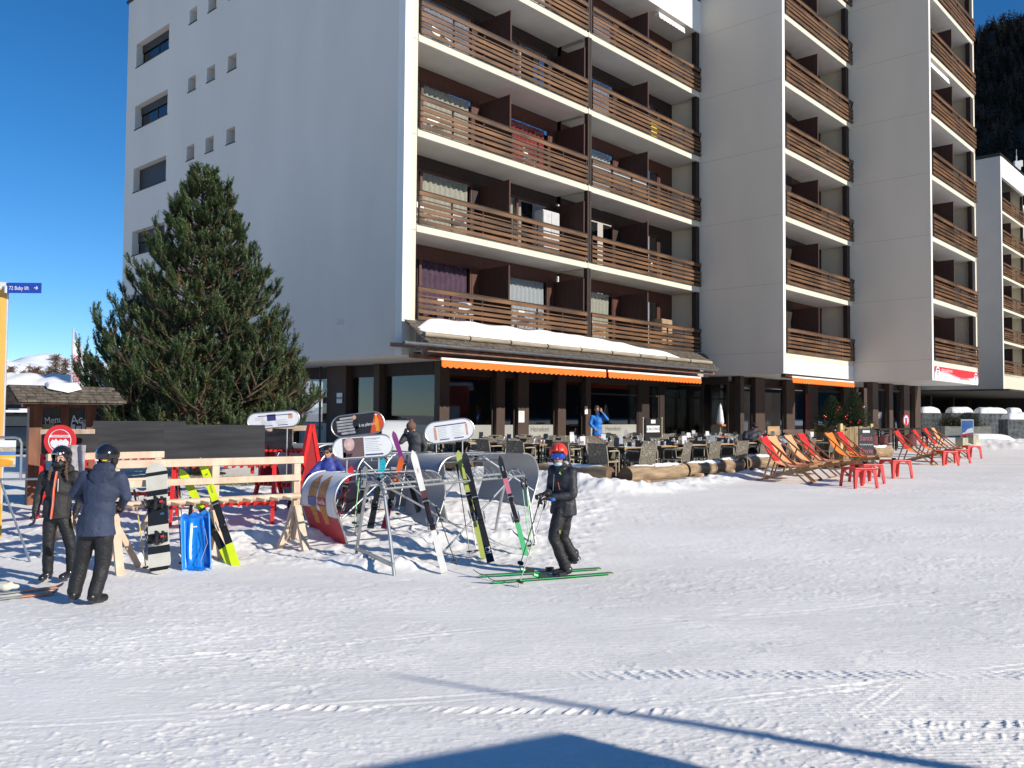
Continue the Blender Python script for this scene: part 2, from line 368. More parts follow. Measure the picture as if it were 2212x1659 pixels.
# ------------------------------------------------------------------ apartment building (local frame: x along front, y into building)
BL = thing('apartment_building', 'tall cream concrete apartment block in three stepped sections with brown wooden balconies', 'apartment building', (C0.x, C0.y, 0), BROT)
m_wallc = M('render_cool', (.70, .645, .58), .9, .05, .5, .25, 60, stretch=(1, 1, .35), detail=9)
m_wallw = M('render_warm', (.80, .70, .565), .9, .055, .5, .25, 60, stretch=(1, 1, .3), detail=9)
m_cream = M('cream_paint', (.66, .61, .49), .8, .05, 1.5, .15, 40)
m_white = M('white_panel', (.74, .73, .70), .7, .03, 2, .05)
m_soff = M('soffit', (.66, .645, .60), .85, .06, 1.5, .1)
m_rail = M('weathered_board', (.140, .066, .026), .5, .55, 2.0, .35, 30, c2=(.028, .015, .010), stretch=(.35, 3, 3))
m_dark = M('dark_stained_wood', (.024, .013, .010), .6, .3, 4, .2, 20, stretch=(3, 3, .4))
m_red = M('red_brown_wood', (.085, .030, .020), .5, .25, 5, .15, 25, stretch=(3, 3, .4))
m_div = M('divider_wood', (.055, .020, .014), .7, .25, 9, .3, 20, stretch=(4, 4, .3))
m_metal = M('dark_metal', (.05, .045, .042), .4, .1, 5, metal=.6)
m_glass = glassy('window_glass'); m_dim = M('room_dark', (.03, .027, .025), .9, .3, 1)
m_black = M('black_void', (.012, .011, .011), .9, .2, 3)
def ztop(f, k): return {1: 2.80 + 2.84 * k, 2: 2.67 + 2.79 * k, 3: 2.62 + 2.76 * k}[f]
# side wall (photo scale correction .9786 because its plane passes through s=-.35)
SW = -.35
def holes_wall(mb, axis, const, th, a0, a1, z0, z1, holes, mi=0):
    """wall slab in plane axis=const with rectangular holes (a0,a1,z0,z1), built cell by cell"""
    As = sorted({a0, a1} | {h[0] for h in holes} | {h[1] for h in holes}); Zs = sorted({z0, z1} | {h[2] for h in holes} | {h[3] for h in holes})
    solid = lambda a, z: not any(h[0] < a < h[1] and h[2] < z < h[3] for h in holes) and a0 < a < a1 and z0 < z < z1
    def P(a, z, d): return (const + d, a, z) if axis == 'x' else (a, const + d, z)
    vs = []; fs = []
    def quad(*p):
        k = len(vs); vs.extend(p); fs.append((k, k + 1, k + 2, k + 3))
    for i in range(len(As) - 1):
        for j in range(len(Zs) - 1):
            a, a_, z, z_ = As[i], As[i + 1], Zs[j], Zs[j + 1]; ac, zc = (a + a_) / 2, (z + z_) / 2
            if not solid(ac, zc): continue
            quad(P(a, z, 0), P(a, z_, 0), P(a_, z_, 0), P(a_, z, 0)); quad(P(a, z, th), P(a_, z, th), P(a_, z_, th), P(a, z_, th))
            if i == 0 or not solid((As[i - 1] + a) / 2, zc): quad(P(a, z, 0), P(a, z, th), P(a, z_, th), P(a, z_, 0))
            if i == len(As) - 2 or not solid((a_ + As[i + 2]) / 2 if i + 2 < len(As) else 1e9, zc): quad(P(a_, z, 0), P(a_, z_, 0), P(a_, z_, th), P(a_, z, th))
            if j == 0 or not solid(ac, (Zs[j - 1] + z) / 2): quad(P(a, z, 0), P(a_, z, 0), P(a_, z, th), P(a, z, th))
            if j == len(Zs) - 2 or not solid(ac, (z_ + Zs[j + 2]) / 2 if j + 2 < len(Zs) else 1e9): quad(P(a, z_, 0), P(a, z_, th), P(a_, z_, th), P(a_, z_, 0))
    mb.add(vs, fs, mi)
WT = [16.07 - 2.745 * k for k in range(-1, 5)]
big = [(14.98, 18.02, z - 1.04, z) for z in WT if z < 17.5]; sq = []
for z in WT:
    for a in (9.55, 11.12, 12.62): sq.append((a, a + .62, z - .60, z - .02))
sq = [h for h in sq if h[3] < 17.9]
mb = MB(); holes_wall(mb, 'x', SW, .42, .30, 18.9, 1.735, 18.15, [(a, b, c, d) for a, b, c, d in big + sq]); mb.build('side_wall', m_wallc, BL)
for i, (a, b, c, d) in enumerate(big):
    mb = MB(); x = SW + .30
    for (p, q) in [((a, c), (b, c + .05)), ((a, d - .05), (b, d)), ((a, c + .05), (a + .05, d - .05)), ((b - .05, c + .05), (b, d - .05)), (((a + b) / 2 - .03, c + .05), ((a + b) / 2 + .03, d - .05))]:
        mb.bb((x, p[0], p[1]), (x + .06, q[0], q[1]))
    mb.bb((SW - .03, a - .04, c - .035), (SW + .26, b + .04, c - .002))
    f = mb.build('window', m_dark, BL)
    MB().bb((x + .02, a + .05, c + .05), (x + .035, b - .05, d - .05)).build('pane', M('dark_pane', (.012, .013, .015), .15, .2, 2), f)
    s = MB(); lo = {0: .62, 1: .62, 2: .02, 3: .55, 4: .02, 5: .3}.get(i, .5)     # roller shutter, lowered by a different amount
    zz = d - .01
    while zz > c + (d - c) * lo + .05: s.box((x - .03, (a + b) / 2, zz - .03), (.02, b - a - .03, .05)); zz -= .056
    s.build('roller_shutter', M('shutter_slats', (.035, .028, .026), .5, .2, 8), f)
for (a, b, c, d) in sq:
    mb = MB(); x = SW + .36
    mb.bb((x, a + .002, c + .002), (x + .04, b - .002, d - .002)).bb((SW - .03, a - .03, c - .03), (SW + .3, b + .03, c - .002))
    f = mb.build('window', m_metal, BL); MB().bb((x - .012, a + .05, c + .05), (x - .004, b - .05, d - .05)).build('pane', M('frosted_pane', (.10, .11, .12), .25, .2, 3), f)
# vent grille on the side wall
mb = MB(); vy = 2.95; vz = 2.86
for (p, q) in [((-.16, -.09), (.16, -.07)), ((-.16, .07), (.16, .09)), ((-.16, -.07), (-.13, .07)), ((.13, -.07), (.16, .07)), ((-.06, -.07), (-.04, .07)), ((.04, -.07), (.06, .07))]:
    mb.bb((SW - .02, vy + p[0], vz + p[1]), (SW - .003, vy + q[0], vz + q[1]))
mb.build('vent_grille', m_white, BL)
# white corner strip and cream pilaster of the corner
MB().bb((SW, 0, 1.735), (-.07, .298, 18.15)).build('corner_strip', m_white, BL)
mb = MB(); [mb.bb((-.068, .03, 2.62 + 2.84 * k + (0 if k else -.9)), (.17, 1.30, 2.62 + 2.84 * (k + 1) - .015)) for k in range(0, 6)]; mb.build('corner_pilaster', m_cream, BL)
MB().bb((-.066, .05, 1.75), (.165, .29, 18.1)).build('corner_core', m_soff, BL)
# roof coping
mb = MB(); mb.bb((SW - .07, .2, 18.152), (.35, 19.0, 18.26)).bb((SW - .05, -.03, 18.152), (16.3, .198, 18.26)).build('roof_coping', m_metal, BL)
MB().bb((0.3, 1.6, 18.0), (16.2, 18.8, 18.1)).build('roof_slab', m_soff, BL)
MB().bb((.10, 18.3, 1.74), (40, 18.88, 18.1)).build('rear_wall', m_wallc, BL)

def railing(mb, s0, s1, t, z, cheek=0):
    L = s1 - s0; n = max(2, round(L / 1.36)); j = lambda: random.uniform(-.004, .004)
    for (a, b, dt) in [(.84, .965, 0), (.71, .745, .05), (.525, .635, 0), (.365, .465, 0), (.20, .305, 0), (.0, .115, 0)]:
        mb.bb((s0, t + dt + j(), z + a), (s1, t + dt + .035, z + b))
    mb.bb((s0, t - .012, z + .967), (s1, t + .10, z + .995), 1)
    for i in range(n + 1):
        x = s0 + .03 + (L - .06) * i / n; mb.bb((x - .025, t + .037, z + .0), (x + .025, t + .085, z + .96), 1)
def curtain(a, b, y, z0, z1, mat, name='curtain', parent=None, gather=0.0):
    mb = MB(); n = max(8, int((b - a) / .045)); P = []
    ph = random.uniform(0, 6)
    for zz in (z0, z0 + (z1 - z0) * .5, z1):
        P.append([(a + (b - a) * i / n, y + .035 * math.sin(i * 1.25 + ph) + .012 * math.sin(i * .5 + zz * 3), zz + (.02 * math.sin(i * .7) if zz == z0 else 0)) for i in range(n + 1)])
    mb.grid(P); o = mb.build(name, mat, parent, smooth=True); return o
CUR = dict(cream=M('cream_curtain', (.62, .60, .50), .9, .1, 9), white=M('white_curtain', (.62, .66, .68), .9, .06, 9), purple=M('mauve_curtain', (.17, .10, .15), .9, .2, 6), red=M('red_curtain', (.40, .06, .07), .9, .2, 8), blue=M('striped_blue_curtain', (.35, .38, .5), .9, .2, 14), grey=M('grey_curtain', (.30, .31, .31), .9, .15, 6))
def balcony(f, k, s0, s1, t, dep, cells, sb=None, lit_end=None, side_end=False, white=False):
    """one balcony bay: slab edge, soffit, railing, dividers, back wall with windows"""
    z = ztop(f, k); zn = ztop(f, k + 1)
    mb = MB(); mb.bb((s0, t, z - .235), (s1, t + dep - .004, z))
    mb.bb((s0 + .01, t + .02, z - .245), (s1 - .01, t + dep - .02, z - .237), 1)
    for q in np.arange(s0 + 4.0, s1 - .5, 4.0): mb.bb((q - .006, t - .002, z - .236), (q + .006, t + .01, z + .001), 1)
    b = mb.build('balcony', [m_cream, m_soff], BL)
    if white:
        MB().bb((s0 - .2, t - .03, z - .24), (s1 + .5, t + .10, z + 1.15)).build('parapet', m_white, b)
    else:
        mb = MB(); railing(mb, s0 + .03, (sb or s1) - .02, t - .09, z); mb.build('railing', [m_rail, m_dark], b)
    yb = t + dep
    mb = MB()
    z0, z1 = z, zn - .237
    pos = s0
    holes = []
    for (a, bb_, cur, kind) in cells: holes.append((a, bb_, z0 + .06, z0 + 2.2))
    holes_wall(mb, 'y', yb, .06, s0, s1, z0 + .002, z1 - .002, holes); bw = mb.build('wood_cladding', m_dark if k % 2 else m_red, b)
    for (a, bb_, cur, kind) in cells:
        c, d = z0 + .06, z0 + 2.2; mb = MB(); y = yb + .012; mid = a + (bb_ - a) * (.36 if kind == 0 else .5)
        for (p, q) in [((a, c), (bb_, c + .07)), ((a, d - .07), (bb_, d)), ((a, c + .07), (a + .07, d - .07)), ((bb_ - .07, c + .07), (bb_, d - .07)), ((mid - .05, c + .07), (mid + .05, d - .07))]:
            mb.bb((p[0], y, p[1]), (q[0], y + .07, q[1]))
        w_ = mb.build('balcony_window', m_red, BL)
        MB().bb((a + .07, y + .03, c + .07), (bb_ - .07, y + .04, d - .07)).build('pane', m_glass, w_)
        if cur: 
            e = bb_ - .1 if kind != 2 else a + (bb_ - a) * .6
            curtain(a + .08, e, y + .16, c + .05, d - .06, CUR[cur], parent=w_)
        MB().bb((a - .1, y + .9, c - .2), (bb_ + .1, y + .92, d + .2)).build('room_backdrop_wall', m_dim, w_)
    return b
def divider(b, s, t, dep, z, h=2.15):
    mb = MB(); mb.bb((s - .025, t + .06, z + .01), (s + .025, t + dep - .01, z + h)); n = 11
    for i in range(n): y = t + .07 + (dep - .1) * (i + .5) / n; mb.bb((s - .031, y - .045, z + .02), (s - .025, y + .045, z + h - .01))
    mb.bb((s - .035, t + .03, z + .01), (s + .035, t + .058, z + h + .01)); return mb.build('divider_panel', m_div, b)
DEP = 1.40
cur1 = {0: ('purple', 'white', 'cream', 'white'), 1: ('cream', 'cream', None, 'red'), 2: ('cream', 'red', 'white', 'white'), 3: ('blue', 'white', 'blue', None), 4: ('cream', 'white', 'blue', 'red'), 5: (None, None, None, None)}
for k in range(0, 6):
    z = ztop(1, k); cc = cur1[k]; wh = k == 5
    cells = [(.30, 3.85, cc[0], 0), (4.40, 7.85, cc[1], 0 if k % 2 == 0 else 2)]
    b1 = balcony(1, k, .172, 8.28, 0, DEP, cells, white=wh)
    if not wh:
        divider(b1, 4.22, 0, DEP, z); pass
    divider(b1, 8.2, 0, DEP, z, 2.2)
    cells = [(8.70, 11.95, cc[2], 0), (12.55, 15.2, cc[3], 2)]
    b2 = balcony(1, k, 8.52, 16.3, 0, DEP, cells, white=wh)
    if not wh: divider(b2, 12.35, 0, DEP, z); pass
    # posts
    mb = MB(); mb.bb((8.285, -.06, z - .02), (8.39, .10, z + 2.6)).bb((8.42, -.06, z - .02), (8.515, .10, z + 2.6)); mb.build('balcony_post', m_dark, BL)
    if not wh: MB().bb((16.02, .02, z - .01), (16.30, .22, z + 2.6)).build('balcony_post', m_dark, BL)
mb = MB(); mb.tube([(8.405, -.02, 2.7), (8.405, -.02, 17)], .022, 8); mb.build('drainpipe', m_white, BL)
[MB().bb((8.285, -.004, ztop(1, k) - .236), (8.515, .3, ztop(1, k) - .03)).build('slab_joint', m_cream, BL) for k in range(6)]
def tower(f, s0, s1, t0, ks, zb):
    """stepped section: shaded flank facing -x at s0, balconies on the front"""
    tb = 0 if f == 2 else -3.75
    ztp = ztop(f, ks) + .6
    mb = MB(); mb.bb((s0, t0, zb), (s0 + .22, tb + 2.6, ztp)); fl = mb.build('flank_wall', m_wallw, BL)
    for k in range(0, ks + 1): zz = ztop(f, k); MB().bb((s0 - .003, t0 + .02, zz - .006), (s0 - .0005, tb, zz + .004)).build('panel_joint', M('joint_line', (.40, .37, .33), .9, .1, 4), fl)
    MB().bb((s0 - .001, t0 - .02, zb - .004), (s0 + .222, t0 - .001, ztp)).build('corner_strip', m_white, BL)
    MB().bb((s1 - .21, t0 + DEP + .1, zb), (s1, t0 + 6, ztp)).build('inner_flank_wall', m_cream, BL)
    for k in range(0, ks):
        z = ztop(f, k); mid = s0 + 3.3
        cells = [(s0 + .5, s0 + 2.2, random.choice([None, 'grey', None]), 1), (s0 + 4.0, s0 + 5.2, None, 1)]
        b = balcony(f, k, s0 + .225, s1 - .01, t0, DEP, cells)
        divider(b, s0 + 3.6, t0, DEP, z, 2.15)
        MB().bb((s0 + 2.6, t0 + DEP - .2, z + .01), (s0 + 3.55, t0 + DEP - .01, z + 2.45)).build('timber_pier', m_dark, b)
        MB().bb((s1 - .62, t0 + .02, z), (s1 - .30, t0 + .22, z + 2.55)).build('balcony_post', m_dark, b)
        MB().bb((s1 - .25, t0 + .25, z), (s1 - .02, t0 + DEP - .01, z + 2.55)).build('end_wall', m_cream, b)
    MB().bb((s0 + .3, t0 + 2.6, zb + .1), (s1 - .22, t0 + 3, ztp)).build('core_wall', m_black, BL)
F2 = (16.35, 23.72, -3.75); F3 = (23.75, 31.0, -7.15)
tower(2, *F2, 9, 1.79); tower(3, *F3, 9, 1.72)
MB().bb((F3[1] - .2, F3[2], 1.72), (F3[1] + .02, F3[2] + 14, 27)).build('end_flank_wall', m_cream, BL)
# fascias below the lowest balcony of each tower, with soffits above the ground floor
MB().bb((F2[0] + .223, F2[2] - .004, 1.795), (F2[1], F2[2] + .2, 2.43)).build('fascia', m_white, BL)
MB().bb((F3[0] + .223, F3[2] - .004, 1.725), (F3[1], F3[2] + .2, 2.38)).build('fascia', m_white, BL)
mb = MB(); mb.bb((SW + .43, .32, 1.75), (16.34, 18.9, 1.86)); mb.bb((16.36 + .23, -3.54, 1.80), (23.7, 12, 1.92)); mb.bb((23.99, -6.93, 1.73), (30.8, 12, 1.85)); mb.build('soffit', m_soff, BL)
MB().bb((.172, .0, 1.90), (16.3, .25, 2.55)).build('lintel_beam', m_white, BL)
bk = {o.name: o for o in []}
def bal(k, s, y, dz=0): p = B(s, y, ztop(1, k) + .005 + dz); return (p.x, p.y, p.z)
o = MB().bb((0, 0, .0), (3.6, .012, .66)).build('privacy_sheet', m_white); o.location = bal(2, 8.62, .02, .2); o.rotation_euler = (0, 0, BROT); tag(o, 'white privacy sheet tied behind the balcony railing of the second bay', 'privacy screen')
o = MB().bb((0, 0, 0), (.42, .05, .75)).build('yellow_board', M('yellow_plastic', (.75, .62, .03), .4)); o.location = bal(3, 12.9, .25, .1); o.rotation_euler = (0, 0, BROT); tag(o, 'bright yellow board standing on an upper balcony of the second bay', 'board')
def cabinet(k, s, y, w_, h, mat, label):
    p = bal(k, s, y); o = thing('cabinet', label, 'cabinet', p, BROT); MB().bb((0, 0, 0), (w_, .4, h)).build('body', mat, o, bevel=.01); [MB().bb((x, -.018, .04), (x + w_ / 2 - .02, -.002, h - .04)).build('door', mat, o) for x in (.01, w_ / 2 + .01)]
cabinet(1, 6.75, .75, .9, 1.75, M('cabinet_grey', (.50, .50, .50), .5), 'tall pale grey cabinet on the balcony of the first bay, second level')
cabinet(0, 14.4, .7, .8, 1.35, M('cabinet_wood', (.38, .26, .15), .5), 'brown wooden cabinet on the lowest balcony of the second bay')
m_ch = M('white_plastic', (.75, .75, .74), .35, .05, 4)
def bchair(k, s, y, rz, label, m=m_ch):
    p = bal(k, s, y); o = thing('balcony_chair', label, 'chair', p, BROT + rz, 'white plastic chairs on the balconies'); MB().bb((-.22, -.22, .42), (.22, .22, .45)).build('seat', m, o); MB().bb((-.21, .19, .50), (.21, .22, .86)).build('backrest', m, o)
    for x in (-.19, .19):
        for y2 in (-.19, .19): MB().tube([(x, y2, 0), (x, y2, .42 if y2 < 0 else .86)], .015, 6).build('leg', m, o)
def btable(k, s, y, label, m=m_ch, cloth=None):
    p = bal(k, s, y); o = thing('balcony_table', label, 'table', p, BROT); MB().lathe([(0, .70), (.36, .70), (.36, .73), (0, .73)], seg=20, caps=False).build('table_top', m, o); MB().tube([(0, 0, 0), (0, 0, .7)], .03, 8).build('pedestal', m, o)
lv = ['lowest', 'second lowest', 'third', 'fourth']; i_ = 0
for (k, s, y, r_) in [(0, 1.9, .55, .4), (0, 2.9, .7, -.6), (0, 5.6, .5, .2), (0, 6.6, .6, 1.5), (0, 9.6, .5, .5), (1, 1.0, .55, .3), (1, 2.4, .6, -1), (1, 13.6, .5, .3), (2, 5.9, .6, .4), (2, 1.4, .6, -.4), (3, 1.6, .6, .2), (3, 13.2, .6, .2)]:
    bchair(k, s, y, r_, 'white plastic chair on the %s balcony, about %s of the bay' % (lv[k], {0: 'the left end', 1: 'the left middle', 2: 'the middle', 3: 'the right end'}[int(s / 4.2)]))
btable(0, 2.4, .6, 'round white table on the lowest balcony behind the mauve curtains'); btable(0, 10.4, .6, 'round yellow covered table on the lowest balcony of the second bay', MATS['yellow_plastic']); btable(1, 13.0, .6, 'round white table on the second lowest balcony near the right end')
def bawn(s0, s1, t, z):
    mb = MB(); mb.bb((s0, t - .02, z), (s1, t + .18, z + .10)); P = [[], []]; n = int((s1 - s0) / .03)
    for i in range(n + 1): x = s0 + (s1 - s0) * i / n; P[0].append((x, t - .03, z)); P[1].append((x, t - .035, z - .10 - .04 * abs(math.sin(x * 14))))
    mb.grid(P, 0, .004); mb.build('balcony_awning', m_white, BL)
bawn(24.1, 26.9, -7.1, ztop(3, 5) - .52); bawn(13.2, 15.2, .1, ztop(1, 5) - .45)
# ------------------------------------------------------------------ banner on the third section
mb = MB(); X3 = F3[0] + .26; W3 = F3[1] - F3[0] - .34; zB = 1.80; zT = 2.36; yb = F3[2] - .03
BX = frame((X3, yb, zB), (1, 0, 0), (0, 0, 1), (0, -1, 0)); Hh = zT - zB
n = 48; wave = lambda a: .50 + .0 + .20 * math.sin(-a * 2 * math.pi * 1.05 + 2.6) * (1 - .25 * a) - .04
mb.extrude([(0, 0), (W3, 0), (W3, Hh), (0, Hh)], .012, 0, BX)
top = [(W3 * i / n, Hh * wave(i / n)) for i in range(n + 1)]
mb.extrude(top + [(W3, Hh * .985), (0, Hh * .985)], .004, 1, BX @ T(0, 0, .0125))
mb.extrude([(x, y - .05) for x, y in top] + [(x, y - .02) for x, y in top[::-1]], .004, 1, BX @ T(0, 0, .0125))
mb.text('ÉCOLE SUISSE DE SKI', BX @ T(.95, .36, .018), .155, 0, .001, sx=1.15)
mb.text('SWISS SKI SCHOOL', BX @ T(W3 - 3.1, .07, .014), .155, 1, .001, sx=1.15)
for ex, ey in ((.42, .30), (W3 - .45, .26)):
    mb.extrude([(ex + .27 * math.cos(a), ey + .24 * math.sin(a)) for a in np.linspace(0, 2 * math.pi, 24)[:-1]], .004, 0, BX @ T(0, 0, .018))
    mb.extrude([(ex + .2 * math.cos(a), ey + .08 + .09 * math.sin(a)) for a in np.linspace(0, math.pi, 12)], .003, 2, BX @ T(0, 0, .0225))
    mb.extrude([(ex - .13, ey + .05), (ex + .13, ey + .05), (ex + .07, ey - .14), (ex, ey - .19), (ex - .07, ey - .14)], .003, 1, BX @ T(0, 0, .0225))
    mb.extrude([(ex - .03, ey + .03), (ex + .03, ey + .03), (ex + .03, ey - .12), (ex - .03, ey - .12)], .003, 0, BX @ T(0, 0, .026))
m_sgred = M('sign_red', (.62, .03, .04), .45, .05, 4); m_sgblue = M('sign_blue', (.05, .12, .45), .45, .05, 4); m_sgwhite = M('sign_white', (.82, .83, .84), .45, .02, 4)
tag(mb.build('banner', [m_sgwhite, m_sgred, m_sgblue]), 'long red and white ski school banner under the lowest balcony of the third tower section', 'banner').parent = None
_bn = bpy.data.objects['banner']; _bn.location = (C0.x, C0.y, 0); _bn.rotation_euler = (0, 0, BROT)
# ------------------------------------------------------------------ canopy roof with shingles, snow, log and gutter
m_shing = M('old_shingles', (.13, .105, .08), .9, .5, 5, .8, 30, c2=(.06, .05, .04), stretch=(2, 1, 1))
CT = 2.74; CB = 1.98; CO = -1.55        # ridge height at wall, eave height, eave t
XL = lambda y: front_s(922, CO) + (-.33 - front_s(922, CO)) * (y - CO) / (-.1 - CO)
XR = lambda y: front_s(1551, CO) + (16.45 - front_s(1551, CO)) * (y - CO) / (-.1 - CO)
GL0, GL1 = front_s(870, CO - .07), front_s(1549, CO - .07)
sl_ = lambda y: CB + (CT - CB) * (y - CO) / (-.12 - CO)
mb = MB()
rows = 9
for r in range(rows):
    y0 = CO + (-.12 - CO) * r / rows; y1 = CO + (-.12 - CO) * (r + 1.35) / rows; x0 = -.15 + .75 * (1 - r / rows) * .0 
    xs = (-.28 + .55 * 0) ; x = XL(y0)
    while x < XR(y0):
        wd = random.uniform(.12, .26); h = random.uniform(0, .012)
        mb.add([(x, y0 + random.uniform(-.02, .02), sl_(y0) + .035 + h), (x + wd - .008, y0 + random.uniform(-.02, .02), sl_(y0) + .035 + h), (x + wd - .008, min(y1, -.10), sl_(min(y1, -.10)) + .012), (x, min(y1, -.10), sl_(min(y1, -.10)) + .012),
                (x, y0, sl_(y0) + .01), (x + wd - .008, y0, sl_(y0) + .01)], [(0, 1, 2, 3), (4, 5, 1, 0), (0, 3, 4), (1, 5, 2)])
        x += wd
mb.add([(XL(CO), CO, CB - .0), (XR(CO), CO, CB - .0), (XR(-.1), -.1, CT), (XL(-.1), -.1, CT), (XL(CO), CO, CB - .04), (XR(CO), CO, CB - .04), (XR(-.1), -.1, CT - .04), (XL(-.1), -.1, CT - .04)], [(4, 7, 6, 5), (0, 1, 2, 3), (0, 3, 7, 4), (1, 5, 6, 2), (0, 4, 5, 1)])
cn = mb.build('canopy_roof', m_shing, BL)
mb = MB()
for i in range(11): x = XL(CO) + .25 + i * 1.43; mb.bar((x, CO + .12, CB - .10), (x, .3, 2.05), .09, .12)
mb.bb((XL(CO) + .1, CO + .10, CB - .23), (XR(CO) - .1, CO + .19, CB - .13)).bb((XL(CO) + .1, -.75, 1.62), (XR(CO) - .1, -.66, 1.74)); mb.build('rafters', M('old_rafter', (.22, .11, .07), .8, .4, 4, .3, 20), cn)
mb = MB(); mb.bb((0, -.5, 1.72), (16.2, -.45, 2.2)); mb.build('underboard', M('pale_board', (.42, .40, .38), .8, .15, 3), cn)
mb = MB(); pts = [(x, CO - .07, CB - .06) for x in np.linspace(GL0, GL1, 20)]; mb.tube(pts, .055, 10); mb.build('gutter', M('zinc', (.22, .23, .24), .35, .2, 6, metal=.7), cn)
m_log = M('log_bark', (.33, .235, .14), .85, .35, 3, .7, 14, c2=(.16, .11, .07), stretch=(.5, 3, 3)); m_end = M('log_end', (.16, .09, .05), .8, .3, 12, .3)
mb = MB()
for i in range(9):
    x0 = XL(CO + .3) + .05 + i * (XR(CO) - XL(CO) - .1) / 9; yl = CO + .30; zl = sl_(yl) + .11
    mb.tube([(x0, yl, zl), (x0 + (XR(CO) - XL(CO)) / 9 - .03, yl + .01, zl + .004)], [.075, .07], 12)
    mb.tube([(x0 + 1.75, yl, zl + .09), (x0 + 1.75, yl - .09, zl), (x0 + 1.75, yl, zl - .10)], .012, 6, 1)
sl_log = mb.build('snow_guard_log', [M('grey_log', (.34, .29, .22), .9, .25, 3, .6, 16, stretch=(.4, 3, 3)), m_metal], cn)
def snow_sheet(name, x0, x1, f_lo, f_hi, zf, th, parent=None, nx=160, ny=12, seed=1):
    mb = MB(); P = []
    for i in range(nx + 1):
        a = i / nx; x = x0 + (x1 - x0) * a; row = []
        for j in range(ny + 1):
            c = j / ny; y = f_lo(a) + (f_hi(a) - f_lo(a)) * c; e = min(1, 5 * min(c, 1 - c) + .0) ** .5 * min(1, 12 * min(a, 1 - a)) ** .5
            row.append((x, y, zf(y) + .02 + th * e * (1 + .25 * mnoise.noise(Vector((x * 1.2, y * 3, seed))))))
        P.append(row)
    mb.grid(P); return mb.build(name, SNOWCAP, parent, smooth=True)
sn = snow_sheet('canopy_snow', XL(-.6) + .12, front_s(1478, CO + .4), lambda a: CO + .34 + .0 * a, lambda a: CO + .36 + (1.0) * (1 - max(0, (a - .55) / .45) ** 1.3) * min(1, .55 + a * 8), sl_, .25)
sn.location = (C0.x, C0.y, 0); sn.rotation_euler = (0, 0, BROT); tag(sn, 'long sheet of snow lying on the shingled canopy roof above the orange awnings', 'snow', kind='stuff')
# ------------------------------------------------------------------ awnings
m_or = M('orange_canvas', (.90, .17, .012), .7, .05, 3); m_orw = M('white_trim', (.8, .8, .8), .5, .03, 3)
def awning(s0, s1, tl, zl, tw, zw, white_side=False):
    mb = MB(); n = 24
    mb.add([(s0, tl, zl), (s1, tl, zl), (s1, tw, zw), (s0, tw, zw), (s0, tl, zl - .012), (s1, tl, zl - .012), (s1, tw, zw - .012), (s0, tw, zw - .012)], [(0, 1, 2, 3), (7, 6, 5, 4), (0, 4, 5, 1), (0, 3, 7, 4), (1, 5, 6, 2)], 0)
    mb.bb((s0, tl - .05, zl - .03), (s1, tl, zl + .035), 1)
    a = mb.build('awning', [m_or, m_orw], BL)
    mb = MB(); k = int((s1 - s0) / .23); P = [[], []]; w_ = (s1 - s0) / k
    N = k * 6
    for i in range(N + 1):
        x = s0 + (s1 - s0) * i / N; ph = (i % 6) / 6; P[0].append((x, tl - .052 + .006 * math.sin(x * 3), zl - .03)); P[1].append((x, tl - .055 + .012 * math.sin(x * 3), zl - .205 - .045 * math.sin(math.pi * ph)))
    mb.grid(P, 0, .004); mb.build('valance', m_or, a)
    mb = MB(); mb.bb((s0 - .05, tw, zw - .06), (s1 + .05, tw + .18, zw + .10)); 
    for x in (s0 + .3, s1 - .3): mb.bar((x, tw + .05, zw - .02), (x + .0, tl + .02, zl - .02), .04, .03)
    mb.build('awning_cassette', m_metal, a); return a
AW = lambda px, t=-1.25: front_s(px, t)
awning(AW(950), AW(1306), -1.25, 1.60, -.35, 1.72); awning(AW(1311), AW(1512), -1.25, 1.60, -.35, 1.72)
awning(max(16.42, AW(1692, -4.05)), AW(1843, -4.05), -4.05, 1.66, -3.83, 1.70)
